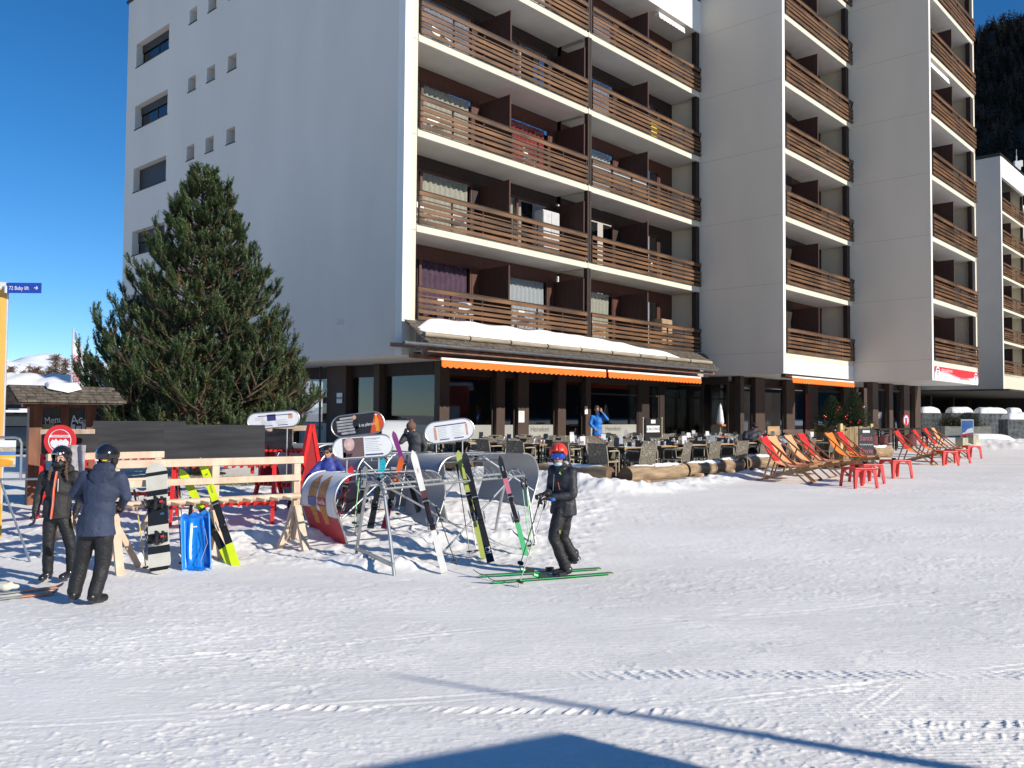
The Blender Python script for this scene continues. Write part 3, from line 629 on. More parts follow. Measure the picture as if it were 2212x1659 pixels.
# ------------------------------------------------------------------ glazed ground floor set back under the overhang
GZ = -1.47
GT, GS = 1.2, 2.2          # glass planes: front t, side s
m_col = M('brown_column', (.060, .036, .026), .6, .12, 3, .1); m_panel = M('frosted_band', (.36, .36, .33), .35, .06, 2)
m_gl2 = glassy('shop_glass', (.03, .035, .04), .34, .02)
m_txt = M('lettering_dark', (.06, .06, .05), .5, .1, 4)
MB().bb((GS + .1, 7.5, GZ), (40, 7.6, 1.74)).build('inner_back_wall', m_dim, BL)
MB().bb((-.2, -.2, GZ - .3), (24, 18.5, GZ + .03)).build('plinth', M('plinth_concrete', (.25, .24, .22), .9, .2, 2), BL)
MB().bb((GS + .02, GT + .02, 1.42), (16.4, GT + .25, 1.745)).bb((GS + .02, GT + .26, 1.42), (GS + .2, 18, 1.745)).build('head_beam', m_dark, BL)
def shopwin(a, b, plane='front', sill=True, txt=None, const=None, top=1.42, trans=None, bands=None):
    """one big pane with its frame between a and b along the facade"""
    c = (GT if plane == 'front' else GS) if const is None else const
    def q(p0, p1, d0, d1): 
        return ((p0[0], c + d0, p0[1]), (p1[0], c + d1, p1[1])) if plane == 'front' else ((c + d0, p0[0], p0[1]), (c + d1, p1[0], p1[1]))
    zs = GZ + .08; mb = MB()
    segs = [((a, zs), (b, zs + .07)), ((a, top - .10), (b, top)), ((a, zs + .07), (a + .07, top - .10)), ((b - .07, zs + .07), (b, top - .10))]
    if trans: segs.append(((a + .07, trans - .03), (b - .07, trans + .03)))
    for p, r in segs: x = q(p, r, .03, .11); mb.bb(*x)
    f = mb.build('shop_window', m_dark, BL)
    x = q((a + .07, zs + .07), (b - .07, top - .1), .06, .075); MB().bb(*x).build('pane', m_gl2, f)
    if sill:
        mb = MB(); x = q((a + .08, zs + .08), (b - .08, -.30), .045, .055); mb.bb(*x)
        if txt:
            if plane == 'front': X = frame(((a + b) / 2 - .02, c + .043, -.545), (1, 0, 0), (0, 0, 1), (0, -1, 0))
            else: X = frame((c + .043, (a + b) / 2, -.545), (0, -1, 0), (0, 0, 1), (-1, 0, 0))
            mb.text(txt, X, .27, 1, .001, 'CENTER', 1.0)
        mb.build('window_band', [m_panel, m_txt], f)
    return f
def column(x0, x1, y0, y1, mat=None, z1=1.74): return MB().bb((x0, y0, GZ + .02), (x1, y1, z1)).build('column', mat or m_col, BL)
fs = lambda px, t=GT: front_s(px, t)
# front columns and panes from photo positions
edges = [(944, 965, 'c'), (1067, 1085, 'c'), (1114, 1137, 'c'), (1200, 1217, 'c'), (1260, 1271, 'c'), (1379, 1402, 'd'), (1425, 1437, 'd'), (1470, 1480, 'd'), (1533, 1551, 'c'), (1568, 1584, 'c')]
prev = None; txts = {0: 'LOUNGE', 2: 'Heineken', 5: 'Heineken'}
for i, (a, b, k) in enumerate(edges):
    sa, sb = fs(a), fs(b)
    if k == 'c': column(sa, sb, GT - .12, GT + .12)
    else: MB().bb((sa, GT, GZ + .02), (sb, GT + .1, 1.42)).build('door_post', m_dark, BL)
    if prev is not None:
        door = i in (4, 6, 7)
        shopwin(prev + .004, sa - .004, sill=not door and i not in (8, 9), txt={1: None, 3: 'Heineken', 5: 'Heineken'}.get(i), trans=.9 if i >= 5 else None)
    prev = sb
# notices on columns
def notice(px, py, t, w_, h, label, lines=4):
    s = fs(px, t); d = ray(px, py); Y = (C0 + UU * s + VV * t).y; z = d.z * Y
    mb = MB(); mb.bb((s - w_ / 2, t - .012, z - h / 2), (s + w_ / 2, t - .002, z + h / 2))
    for j in range(lines): zz = z + h * .35 - j * h * .16; mb.bb((s - w_ * .36, t - .015, zz), (s + w_ * (.1 + .25 * random.random()), t - .0122, zz + .012), 1)
    o = mb.build('notice', [m_sgwhite, m_txt]); o.location = (C0.x, C0.y, 0); o.rotation_euler = (0, 0, BROT); return tag(o, label, 'notice')
notice(1126, 900, GT - .12, .30, .40, 'white paper notice pinned on the brown pillar left of the central window band')
notice(1266, 886, GT - .12, .18, .30, 'small white paper notice on the dark pillar beside the restaurant door')
# side glass (plane s=GS) seen left of the corner
def side_t(px): 
    d = ray(px, 900); k = (GS + C0.dot(UU)) / (d.x * UU.x + d.y * UU.y); return st(d * k)[1]
ed = [(944, GT), (None, None)]
cols = [(817, 829), (716, 757), (628, 642)]
tp = GT + .14
for i, (a, b) in enumerate(cols):
    ta, tb = side_t(b), side_t(a)      # nearer edge first (smaller t)
    shopwin(tp + .004, ta - .004, 'side', sill=(i in (0, 2)), txt='Heineken' if i == 2 else None)
    MB().bb((GS - .22, ta, GZ + .02), (GS + .2, tb, 1.74)).build('column', m_col, BL); tp = tb
MB().bb((GS, tp, GZ), (GS + .2, 18.2, 1.74)).build('side_infill_wall', m_dark, BL)
# downpipe and small info plate near the side glass
t1 = side_t(744); mb = MB(); mb.tube([(GS - .42, t1 + .9, GZ), (GS - .42, t1 + .9, 1.74)], .04, 8); mb.build('downpipe', m_metal, BL)
mb = MB(); mb.bb((GS - .262, t1 - .2, .42), (GS - .25, t1 + .12, .78)).bb((GS - .266, t1 - .2, .56), (GS - .262, t1 + .12, .64), 1); 
o = mb.build('info_plate', [m_sgwhite, M('plate_grey', (.25, .26, .3), .4)]); o.location = (C0.x, C0.y, 0); o.rotation_euler = (0, 0, BROT); tag(o, 'small white and grey information plate on the brown pillar under the shaded wall', 'sign')
# glazing below the second and third sections
def strip(t, items, s_end, z1=1.78):
    prev = None
    for (a, b) in items:
        sa, sb = front_s(a, t), front_s(b, t); MB().bb((sa, t - .12, GZ + .02), (sb, t + .14, z1)).build('column', m_col, BL)
        if prev is not None and sa - prev > .25: shopwin(prev + .004, sa - .004, const=t, sill=False, top=1.45)
        prev = sb
    MB().bb((front_s(items[0][0], t), t + .16, 1.45), (prev, t + .3, z1)).build('head_beam', m_dark, BL)
strip(-1.3, [(1594, 1602), (1627, 1647), (1694, 1712), (1740, 1762), (1818, 1832), (1862, 1882)], 24)
strip(-4.2, [(1880, 1892), (1916, 1924), (1948, 1960), (1972, 1984)], 28)
column(front_s(1535, -.2), front_s(1535, -.2) + .3, -.2, .1, m_dark)
f_ = MB().bb((16.4, -1.28, GZ), (16.46, -1.2, 1.42)).bb((16.4, -.1, GZ), (16.46, 0, 1.42)).bb((16.4, -1.28, 1.422), (16.46, GT, 1.745)).build('shop_window', m_dark, BL); MB().bb((16.42, -1.19, GZ + .1), (16.435, -.11, 1.41)).bb((16.42, .01, GZ + .1), (16.435, GT - .01, 1.41)).build('pane', m_gl2, f_)
# vertical red banner strip inside
s_ = front_s(1740, -1.45); mb = MB(); mb.bb((s_, -1.47, -.6), (s_ + .42, -1.445, 1.2)); mb.text('ÉCOLE SUISSE DE SKI', frame((s_ + .12, -1.475, -.5), (0, 0, 1), (-1, 0, 0), (0, -1, 0)), .17, 1, .001)
o = mb.build('vertical_banner', [M('maroon_board', (.12, .02, .025), .6), M('maroon_letter', (.30, .06, .07), .6)]); o.location = (C0.x, C0.y, 0); o.rotation_euler = (0, 0, BROT); tag(o, 'dark red vertical ski school board on the pillar under the middle section', 'sign')
# terrace floor
mb = MB(); mb.bb((-.4, -7.9, GZ - .12), (24, -.2, GZ + .012)); o = mb.build('terrace_floor', M('terrace_boards', (.16, .12, .09), .8, .35, 3, .3, 20, stretch=(.3, 4, 1)))
o.location = (C0.x, C0.y, 0); o.rotation_euler = (0, 0, BROT); tag(o, kind='structure')
# ------------------------------------------------------------------ second apartment block, far right
D2 = ray(2167, 852); P2 = D2 * 66.0
B2 = thing('apartment_building', 'more distant cream apartment block with wooden balconies behind the granite walls on the right', 'apartment building', (P2.x, P2.y, 0), BROT)
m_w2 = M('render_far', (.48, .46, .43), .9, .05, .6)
ZB2 = 1.95; H2 = 2.78
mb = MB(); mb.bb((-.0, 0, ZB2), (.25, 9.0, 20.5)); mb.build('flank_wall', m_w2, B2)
MB().bb((-.002, -.03, ZB2), (.30, -.002, 20.5)).build('corner_strip', m_white, B2)
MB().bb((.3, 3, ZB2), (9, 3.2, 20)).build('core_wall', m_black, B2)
MB().bb((7.6, .2, ZB2), (7.85, 9, 20.5)).build('end_wall', m_cream, B2)
MB().bb((-.05, -.05, 20.52), (7.9, 9, 20.75)).build('roof_coping', m_metal, B2)
MB().bb((.26, -.06, 18.9), (7.84, .15, 20.5)).build('parapet', m_white, B2)
MB().bb((.26, 0, ZB2), (7.84, .2, 3.6)).build('fascia', m_cream, B2)
for k in range(0, 6):
    z = 3.62 + H2 * k * .915
    mb = MB(); mb.bb((.26, 0, z - .22), (7.58, 1.4, z)); b = mb.build('balcony', m_cream, B2)
    mb = MB(); railing(mb, .3, 7.5, -.08, z); mb.build('railing', [m_rail, m_dark], b)
    MB().bb((3.6, .1, z), (3.66, 1.4, z + 2.1)).build('divider_panel', m_div, b)
    MB().bb((5.6, 1.1, z), (7.55, 1.3, z + 2.4)).build('inner_wall', m_cream, b)
    MB().bb((7.2, .02, z), (7.5, .2, z + 2.4)).build('balcony_post', m_dark, b)
# recessed left section of that block
MB().bb((-9.2, 6.0, ZB2 + .1), (-.02, 6.3, 3.5)).build('recessed_fascia', m_cream, B2)
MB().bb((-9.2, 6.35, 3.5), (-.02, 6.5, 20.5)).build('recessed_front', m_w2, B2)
MB().bb((-22, 9.2, ZB2), (-9.0, 9.4, 3.4)).build('rear_fascia', m_cream, B2)
MB().bb((-14, 7, -1.6), (30, 7.2, ZB2 + .05)).build('void_backdrop', m_black, B2); MB().bb((9.2, -2, -1.6), (9.4, 7, ZB2 - .13)).build('void_end_backdrop', m_black, B2); MB().bb((-14, 1.5, -.9), (30, 7, -.55)).build('plinth', m_dim, B2)  # black backdrops put the deep shade under the block into colour
mb = MB(); mb.bb((-14, -3.5, ZB2 - .12), (20, 12, ZB2 - .01)); mb.build('soffit', m_dim, B2)
for x in (-14, -9, -3.5, 2.4, 7.4): MB().bb((x, 4.2, -1.2), (x + .35, 4.5, ZB2 - .13)).build('column', m_dark, B2)
# rooftop antenna and a further roof
pa = ray(2195, 300) * 75
mb = MB(); mb.tube([(0, 0, 0), (0, 0, 2.0)], .05, 8); mb.box((0, -.1, 1.1), (.5, .25, .8)); mb.box((.35, 0, 1.3), (.25, .3, .55)); mb.tube([(0, 0, 1.9), (0, 0, 2.6)], .02, 6)
o = mb.build('antenna_mast', M('antenna_grey', (.55, .57, .56), .5)); o.location = (pa.x, pa.y, 21.3); tag(o, 'grey mobile antenna mast on the snowy roof of the far building', 'antenna')
fb = MB(); fb.bb((0, 0, 18.5), (12, 8, 21.2)).bb((-.4, -.4, 21.21), (12.4, 8.4, 21.5), 1); o = fb.build('flat_roofed_block', [m_w2, SNOWCAP]); pp = ray(2188, 330) * 84; o.location = (pp.x, pp.y, 0); o.rotation_euler = (0, 0, BROT)
tag(o, 'upper storey of another block with a snow covered flat roof behind the far building', 'building')
# ------------------------------------------------------------------ granite walls with snow caps
m_gran = M('dark_granite', (.085, .095, .10), .75, .6, 5, .4, 30, c2=(.015, .018, .02), detail=12)
def gwall(px0, px1, ytop, ybase, Y, label, snow=True, n=0):
    a, b = gp(px0, Y), gp(px1, Y); L = b.x - a.x; h = (ray(px0, ytop).z) * Y - a.z
    mb = MB(); mb.box((L / 2, .45, h / 2 - .15), (L, .9, h + .3)); o = mb.build('granite_wall', m_gran, bevel=.03); o.location = (a.x, a.y, a.z); tag(o, label, 'wall', 'granite walls with snow caps')
    if snow:
        m2 = MB(); P = []
        for i in range(25):
            u = i / 24; row = []
            for j in range(9):
                c = j / 8; e = (max(0, 1 - (2 * u - 1) ** 6)) ** .6 * (max(0, 1 - (2 * c - 1) ** 4)) ** .6
                row.append((L * (.04 + .92 * u), .02 + .86 * c, .005 + .36 * e * (1 + .15 * mnoise.noise(Vector((u * 4, c * 2, px0))))))
            P.append(row)
        m2.grid(P); q = m2.build('wall_top_snow', SNOWCAP, smooth=True); q.location = (a.x, a.y, a.z + h); tag(q, 'snow cap on ' + label, 'snow', 'snow caps on the granite walls')
gwall(1990, 2036, 892, 935, 50, 'short dark granite wall directly right of the glazed corner')
gwall(2053, 2108, 892, 935, 52, 'dark granite wall behind the leafy planter')
gwall(2114, 2182, 893, 936, 51, 'widest dark granite wall with a pale round stain')
gwall(2182, 2212, 893, 936, 53, 'dark granite wall behind the low step wall at the right edge')
gwall(2176, 2240, 906, 938, 46, 'low stepped granite wall at the right edge of the photo')
def snow_lump(px, py, Y, w_, h, dep, label):
    a = gp(px, Y); m2 = MB(); P = []
    for i in range(25):
        u = i / 24; row = []
        for j in range(9):
            c = j / 8; e = (max(0, 1 - (2 * u - 1) ** 4)) ** .7 * (max(0, 1 - (2 * c - 1) ** 4)) ** .6; row.append((w_ * (u - .5), dep * c, h * e - .03))
        P.append(row)
    m2.grid(P); q = m2.build('snow_pile', SNOWCAP, smooth=True); q.location = (a.x, a.y, a.z); return tag(q, label, 'snow')
snow_lump(2142, 935, 44, 2.7, .42, 1.0, 'long rounded pile of snow in front of the widest granite wall')
# ------------------------------------------------------------------ hills
def terrain(name, f, xs, ys, mat):
    Xg, Yg = np.meshgrid(xs, ys, indexing='ij'); Z = f(Xg, Yg); P = np.stack([Xg, Yg, Z], -1)
    mb = MB(); mb.grid(P.tolist()); o = mb.build(name, mat, smooth=True); return tag(o, kind='structure')
def fbm(x, y, s, seed, o=5):
    r = 0
    for i in range(o): r = r + vnoise(x, y, s * 2 ** i, seed + i) * .5 ** i
    return r
# forested slope on the right
def fh(X, Y):
    d = (X - 250) * .80 + (Y - 560) * .25        # distance up the slope
    z = np.clip(d * 1.15 + 66, -4, 420) + fbm(X, Y, .008, 30) * 18 + 8
    return z * smooth01((X - 230 + 0 * Y) / 120 + (0)) - 3
FH = terrain('forest_hill', fh, np.linspace(180, 1100, 90), np.linspace(-500, 1000, 90), M('forest_floor', (.022, .020, .016), .95, .5, .02, 0, c2=(.010, .010, .008)))
def hill_z(x, y): return float(fh(np.array([[x]]), np.array([[y]]))[0, 0])
def conifer_mesh(h, r, n, seed):
    rr = random.Random(seed); vs = []; fs = []
    for i in range(n):
        z = h * (rr.random() ** .8) * .95 + h * .05; rad = r * (1 - z / h) ** .8 * rr.uniform(.6, 1.1) + .2; a = rr.uniform(0, 6.283); w_ = rad * .35 + .1; dz = -rad * .35
        c, s = math.cos(a), math.sin(a); k = len(vs)
        vs += [(0, 0, z + .2), (c * rad - s * w_, s * rad + c * w_, z + dz), (c * rad * 1.15, s * rad * 1.15, z + dz - .3), (c * rad + s * w_, s * rad - c * w_, z + dz)]
        fs += [(k, k + 1, k + 2, k + 3)]
    return vs, fs
protos = [conifer_mesh(16, 3.6, 60, i) for i in range(6)]
vs = []; fs = []; mi = []
rr = random.Random(5); cnt = 0
while cnt < 2000:
    px = rr.uniform(2085, 2330); Y = rr.uniform(420, 1050); d = ray(px, 900); x = d.x * Y; z = hill_z(x, Y)
    if z < 25: continue
    pr = protos[rr.randrange(6)]; sc = rr.uniform(.7, 1.25); a = rr.uniform(0, 6.28); c, s = math.cos(a) * sc, math.sin(a) * sc; k = len(vs)
    for v in pr[0]: vs.append((x + v[0] * c - v[1] * s, Y + v[0] * s + v[1] * c, z - 1 + v[2] * sc))
    fs += [tuple(q + k for q in f) for f in pr[1]]; m_ = 0 if rr.random() < .6 else 1; mi += [m_] * len(pr[1]); cnt += 1
for _ in range(500):                      # sparser trees right of the frame
    x = rr.uniform(420, 900); Y = rr.uniform(-300, 400); z = hill_z(x, Y); pr = protos[rr.randrange(6)]; k = len(vs)
    for v in pr[0]: vs.append((x + v[0] * 1.5, Y + v[1] * 1.5, z - 1 + v[2]))
    fs += [tuple(q + k for q in f) for f in pr[1]]; mi += [0] * len(pr[1])
me = bpy.data.meshes.new('forest'); me.from_pydata(vs, [], fs); me.materials.append(M('dark_conifer', (.030, .034, .026), .9, .5, .05)); me.materials.append(M('bare_larch', (.085, .062, .048), .9, .4, .05)); me.polygons.foreach_set('material_index', mi); me.update()
o = bpy.data.objects.new('forest', me); COL.objects.link(o); tag(o, 'dark larch and spruce forest covering the steep hillside on the right', 'forest', kind='stuff')
# snowy mountains far left
def mh(X, Y):
    r = (Y - 2600) / 2600; z = 20 + 250 * smooth01(r) * (.75 + .25 * np.sin(X / 520 + .6)) + fbm(X, Y, .0011, 50) * 95 + fbm(X, Y, .004, 60, 5) * 46
    return z * smooth01((Y - 1500) / 1500) - 6
m_mt, n_, b_ = _new('mountain_snow'); L_ = n_.links.new
tc = n_.nodes.new('ShaderNodeTexCoord'); nz = n_.nodes.new('ShaderNodeTexNoise'); nz.inputs['Scale'].default_value = .0045; nz.inputs['Detail'].default_value = 10; nz.inputs['Roughness'].default_value = .7; L_(tc.outputs['Object'], nz.inputs[0])
cr = n_.nodes.new('ShaderNodeValToRGB'); cr.color_ramp.elements[0].position = .36; cr.color_ramp.elements[0].color = (.12, .12, .15, 1); cr.color_ramp.elements[1].position = .43; cr.color_ramp.elements[1].color = (.80, .82, .86, 1)
L_(nz.outputs[0], cr.inputs[0]); L_(cr.outputs[0], b_.inputs['Base Color']); b_.inputs['Roughness'].default_value = .9; MATS['mountain_snow'] = m_mt
terrain('mountain_range', mh, np.linspace(-7500, -300, 190), np.linspace(1500, 6500, 110), m_mt)
# red building beyond the right edge, added only for its reflections in the glazing
mb = MB(); mb.box((0, 0, 2.2), (14, 7, 4.4)); mb.box((0, 0, 4.5), (15, 8, .3), 1); mb.box((-7.02, -1, 1.6), (.06, 2, 2.2), 2); mb.box((-7.02, 2, 1.6), (.06, 1.6, 1.6), 2)
o = mb.build('reflection_building', [M('red_cladding', (.40, .05, .04), .7, .15, 2), SNOWCAP, m_sgwhite]); o.location = (60, 27, zg(27)); o.rotation_euler = (0, 0, .05); tag(o, 'unseen red clad building with a snowy flat roof, added for the window reflections', 'building')
# ------------------------------------------------------------------ out-of-view hut and mast, invented to throw the foreground shadows
apx = ground_at(1215, 1580); hgt = 3.3; sh = hgt / math.tan(SUN_EL)
top = Vector((apx.x, apx.y, 0)) - LH * sh
e1 = Vector((-1.23, -.59, 0)).normalized(); e2 = Vector((.9, -.58, 0)).normalized(); zt = apx.z + hgt
pts = [top, top + e1 * 2.8, top + e1 * 3.6 + Vector((.2, -2.6, 0)), top + Vector((.3, -4.4, 0)), top + e2 * 4.2 + Vector((-.2, -2.4, 0)), top + e2 * 3.2]
cx = sum((p for p in pts), Vector()) / 6; hexp = [(p.x - cx.x, p.y - cx.y) for p in pts]
hut = thing('shadow_hut', 'unseen brown six sided hut with a flat roof, added for its shadow on the snow', 'hut', (cx.x, cx.y, zg(cx.y)))
MB().extrude(hexp, .18, 0, T(0, 0, hgt - .18 + apx.z - zg(cx.y))).build('roof', m_dark, hut)
MB().extrude([(x * .8, y * .8) for x, y in hexp], hgt - .2 + apx.z - zg(cx.y), 0).build('wall', m_red, hut)
a, b = ground_at(850, 1455), ground_at(1950, 1640); dirp = Vector((b.x - a.x, b.y - a.y, 0)).normalized()
hp = 7.2; tipxy = Vector((a.x, a.y, 0)) - LH * (hp / math.tan(SUN_EL)); 
# the band on the snow is cast by this added mast: its foot lies where the band continues
foot = Vector((b.x, b.y, 0)) + dirp * 5.0
foot = foot - LH * .0
mst = thing('shadow_mast', 'unseen leaning grey steel mast, added for the long shadow band on the snow', 'mast', (foot.x, foot.y, zg(foot.y)))
tip = Vector((tipxy.x - foot.x, tipxy.y - foot.y, zg(a.y) + hp - zg(foot.y)))
MB().tube([(0, 0, -.1), tip * .5, tip], [.16, .08, .016], 12).build('tube', m_metal, mst); MB().lathe([(.25, 0), (.25, .12), (.16, .2)], seg=16).build('base', m_metal, mst)
# ------------------------------------------------------------------ big mountain pine
def pine(loc, H, Rmax):
    root = thing('pine_tree', 'large dense mountain pine with upturned needle tufts in front of the shaded wall', 'tree', loc)
    rr = random.Random(11); tr = MB(); shoots = []; br = MB()
    tr.tube([(0, 0, -.3), (.05, 0, H * .3), (-.05, .05, H * .6), (0, 0, H * .97)], [.20, .16, .09, .02], 10)
    tr.tube([(-.02, .02, H * .66), (.38, .05, H * .78), (.46, .05, H * .955)], [.06, .045, .015], 8)
    tr.build('trunk', M('pine_bark', (.12, .075, .05), .9, .35, 8, .5), root)
    def grow(p, d, L, lvl, r):
        n = max(3, int(L / .16)); pts = [p.copy()]; q = p.copy(); dd = d.copy()
        for i in range(n):
            dd = (dd + Vector((rr.uniform(-.12, .12), rr.uniform(-.12, .12), (.012 if i < n * .6 else .09) + .05 * lvl))).normalized(); q = q + dd * (L / n); pts.append(q.copy())
            if lvl < 2 and i >= n * .15:
                a = rr.choice((-1, 1)) * rr.uniform(.5, 1.1); side = Matrix.Rotation(a, 3, 'Z') @ dd; side.z += rr.uniform(-.15, .35)
                grow(q, side.normalized(), L * rr.uniform(.26, .44) * (1 - .3 * i / n), lvl + 1, r * .5)
            elif lvl == 2 or i > n * .45: shoots.append((q.copy(), (dd + Vector((rr.uniform(-.35, .35), rr.uniform(-.35, .35), rr.uniform(.15, .7)))).normalized(), rr.uniform(.16, .27)))
        br.tube(pts, [max(.006, r * (1 - .8 * i / n)) for i in range(n + 1)], 4, caps=False)
        shoots.append((q.copy(), (dd + Vector((0, 0, .5))).normalized(), rr.uniform(.2, .34)))
    z = .45; k = 0
    while z < H * .97:
        f = z / H; rad = Rmax * (min(1, .84 + f * 1.2) if f < .18 else (1 - ((f - .18) / .82) ** 1.05) * 1.0 + .03)
        a = k * 2.399 + rr.uniform(-.3, .3); L = max(.25, rad * rr.uniform(.74, .99) * (1.0 + .06 * math.sin(a * 2 + 1.3)))
        up = -.02 + .75 * f * f + rr.uniform(-.10, .15)
        grow(Vector((0, 0, z)), Vector((math.cos(a), math.sin(a), up)).normalized(), L, 0, .05 * (1 - f) + .012)
        z += .025 + .008 * (1 - f); k += 1
    for zz in np.arange(H * .72, H * .95, .14):
        for j in range(2): a = rr.uniform(0, 6.28); grow(Vector((.44, .05, zz)), Vector((math.cos(a), math.sin(a), 1.0)).normalized(), max(.15, (H - zz) * .35), 1, .012)
    br.build('branches', MATS['pine_bark'], root)
    S = np.array([(*p, *d, l) for p, d, l in shoots]); N = len(S); print('shoots', N)
    g = np.random.default_rng(3); nn = 22
    P = np.repeat(S[:, :3], nn, 0); D = np.repeat(S[:, 3:6], nn, 0); L = np.repeat(S[:, 6], nn); tpos = np.tile(np.linspace(0, 1, nn), N)
    rnd = g.normal(size=(N * nn, 3)); rnd -= (rnd * D).sum(1)[:, None] * D; rnd /= np.linalg.norm(rnd, axis=1)[:, None]
    base = P + D * (L * tpos)[:, None]; nd = rnd * .75 + D * .65; nd /= np.linalg.norm(nd, axis=1)[:, None]
    ln = (.105 - .03 * tpos)[:, None] * g.uniform(.8, 1.2, (N * nn, 1)); sd = np.cross(nd, D); sd /= np.linalg.norm(sd, axis=1)[:, None] + 1e-9; w_ = .0125
    v = np.stack([base - sd * w_, base + sd * w_, base + nd * ln], 1).reshape(-1, 3)
    me = bpy.data.meshes.new('crown'); me.vertices.add(len(v)); me.vertices.foreach_set('co', v.ravel()); nf = N * nn
    me.loops.add(nf * 3); me.loops.foreach_set('vertex_index', np.arange(nf * 3)); me.polygons.add(nf); me.polygons.foreach_set('loop_start', np.arange(0, nf * 3, 3))
    me.materials.append(M('pine_needles', (.085, .120, .045), .55, .3, 1.6, c2=(.04, .062, .026), spec=.4)); me.materials.append(M('old_needles', (.17, .10, .04), .7, .3, 3))
    mi = np.repeat((g.random(N) < .045).astype(np.int32), nn); me.polygons.foreach_set('material_index', mi); me.update(); me.validate()
    o = bpy.data.objects.new('crown', me); COL.objects.link(o); o.parent = root; return root
gpn = gp(428, 21.5)
pine((gpn.x, gpn.y, gpn.z - .1), (ray(450, 372).z * 21.5) - gpn.z + .1, 2.7)
# ------------------------------------------------------------------ notice kiosk with shingle roof
m_kw = M('kiosk_wood', (.20, .072, .030), .55, .35, 3, .25, 20, stretch=(3, 3, .4), c2=(.085, .03, .016))
KY = 16.6; kp = gp(100, KY); kz = kp.z
K = thing('notice_kiosk', 'brown wooden notice kiosk with a small shingled gable roof left of the pine', 'kiosk', (kp.x, kp.y, kz), R_(40))
def kx(px): rx = ray(px, 900).x; return (rx * kp.y - kp.x) / (math.cos(R_(40)) - rx * math.sin(R_(40)))
def kzz(py): return ray(100, py).z * KY - kz
xa, xb = kx(60), kx(200)
for x, w_ in ((xa + .12, .22), (xb - .05, .16)): MB().bb((x - w_ / 2, -.1, -.1), (x + w_ / 2, .12, kzz(872))).build('post', m_kw, K)
MB().bb((kx(132), -.02, kzz(945)), (kx(148), .08, kzz(872))).build('post', m_kw, K)
mb = MB(); mb.bb((xa + .24, .0, kzz(940)), (xb - .14, .05, kzz(876))); mb.build('board', M('slate_board', (.055, .05, .045), .35, .2, 4), K)
mb = MB(); mb.bb((xa - .1, -.08, kzz(880)), (xb + .1, .10, kzz(868))); mb.bb((xa + .24, -.06, kzz(952)), (xb - .14, .06, kzz(941))); mb.build('beam', m_kw, K)
MB().text('Menu', frame((kx(97), -.012, kzz(917)), (.99, 0, .14), (-.14, 0, .99), (0, -1, 0)), .20, 0, .002, sx=.7).build('chalk_lettering', m_sgwhite, K)
MB().text('Ac', frame((kx(153), -.012, kzz(917)), (.99, 0, .1), (-.1, 0, .99), (0, -1, 0)), .26, 0, .002, sx=.8).text('tivités', frame((kx(166), -.012, kzz(914)), (.99, 0, .05), (-.05, 0, .99), (0, -1, 0)), .12, 0, .002).build('chalk_lettering', m_sgwhite, K)
mb = MB()
for (p, q, a, b, mi) in [(89, 117, 916, 932, 0), (119, 131, 918, 932, 0), (153, 162, 917, 929, 1), (165, 175, 920, 929, 1), (177, 190, 914, 930, 1)]: MB().bb((kx(p), -.03, kzz(b)), (kx(q), -.004, kzz(a))).build('pinned_paper', M('pale_paper', (.6, .6, .55), .8, .1, 9) if mi else M('kraft_paper', (.32, .27, .16), .8, .1, 9), K)
RZ0 = kzz(868); RR = kzz(832); ew = 1.05; x0, x1 = kx(18) , kx(182); xr0 = kx(45)
mb = MB()
for side in (-1, 1):
    for r in range(6):
        y0, y1 = side * ew * (1 - r / 6), side * ew * (1 - (r + 1.3) / 6); za, zb_ = RZ0 - .02 + (RR - RZ0) * r / 6, RZ0 - .02 + (RR - RZ0) * min(1, (r + 1.3) / 6)
        x = xa - .35
        while x < xb + .25:
            w_ = random.uniform(.12, .2); h = random.uniform(.0, .014); y1c = y1 if abs(y1) > .01 and y1 * side > 0 else 0
            mb.add([(x, y0, za + .03 + h), (x + w_ - .008, y0, za + .03 + h), (x + w_ - .008, y1c, zb_ + .012), (x, y1c, zb_ + .012), (x, y0, za), (x + w_ - .008, y0, za)], [(0, 1, 2, 3), (4, 5, 1, 0), (0, 3, 4), (1, 5, 2)]); x += w_
mb.add([(xa - .35, -ew, RZ0 - .05), (xb + .28, -ew, RZ0 - .05), (xb + .28, 0, RR - .03), (xa - .35, 0, RR - .03), (xa - .35, ew, RZ0 - .05), (xb + .28, ew, RZ0 - .05)], [(0, 1, 2, 3), (3, 2, 5, 4)])
mb.build('roof', m_shing, K)
mb = MB(); mb.add([(xa - .05, -ew * .8, RZ0), (xa - .05, ew * .8, RZ0), (xa - .05, 0, RR - .06), (xa, -ew * .8, RZ0), (xa, ew * .8, RZ0), (xa, 0, RR - .06)], [(0, 2, 1), (3, 4, 5), (0, 1, 4, 3), (1, 2, 5, 4), (2, 0, 3, 5)]); mb.build('gable_panel', m_kw, K)
ks = snow_sheet('kiosk_snow', xa + .25, xa + .85, lambda a: -.62 + .25 * abs(a - .5) * 2, lambda a: -.05, lambda y: RR + (RR - RZ0) * y / ew + .02, .07, nx=24, ny=8, seed=4); ks.location = K.location; ks.rotation_euler = K.rotation_euler; tag(ks, 'small patch of snow on the shingled roof of the notice kiosk', 'snow', kind='stuff')
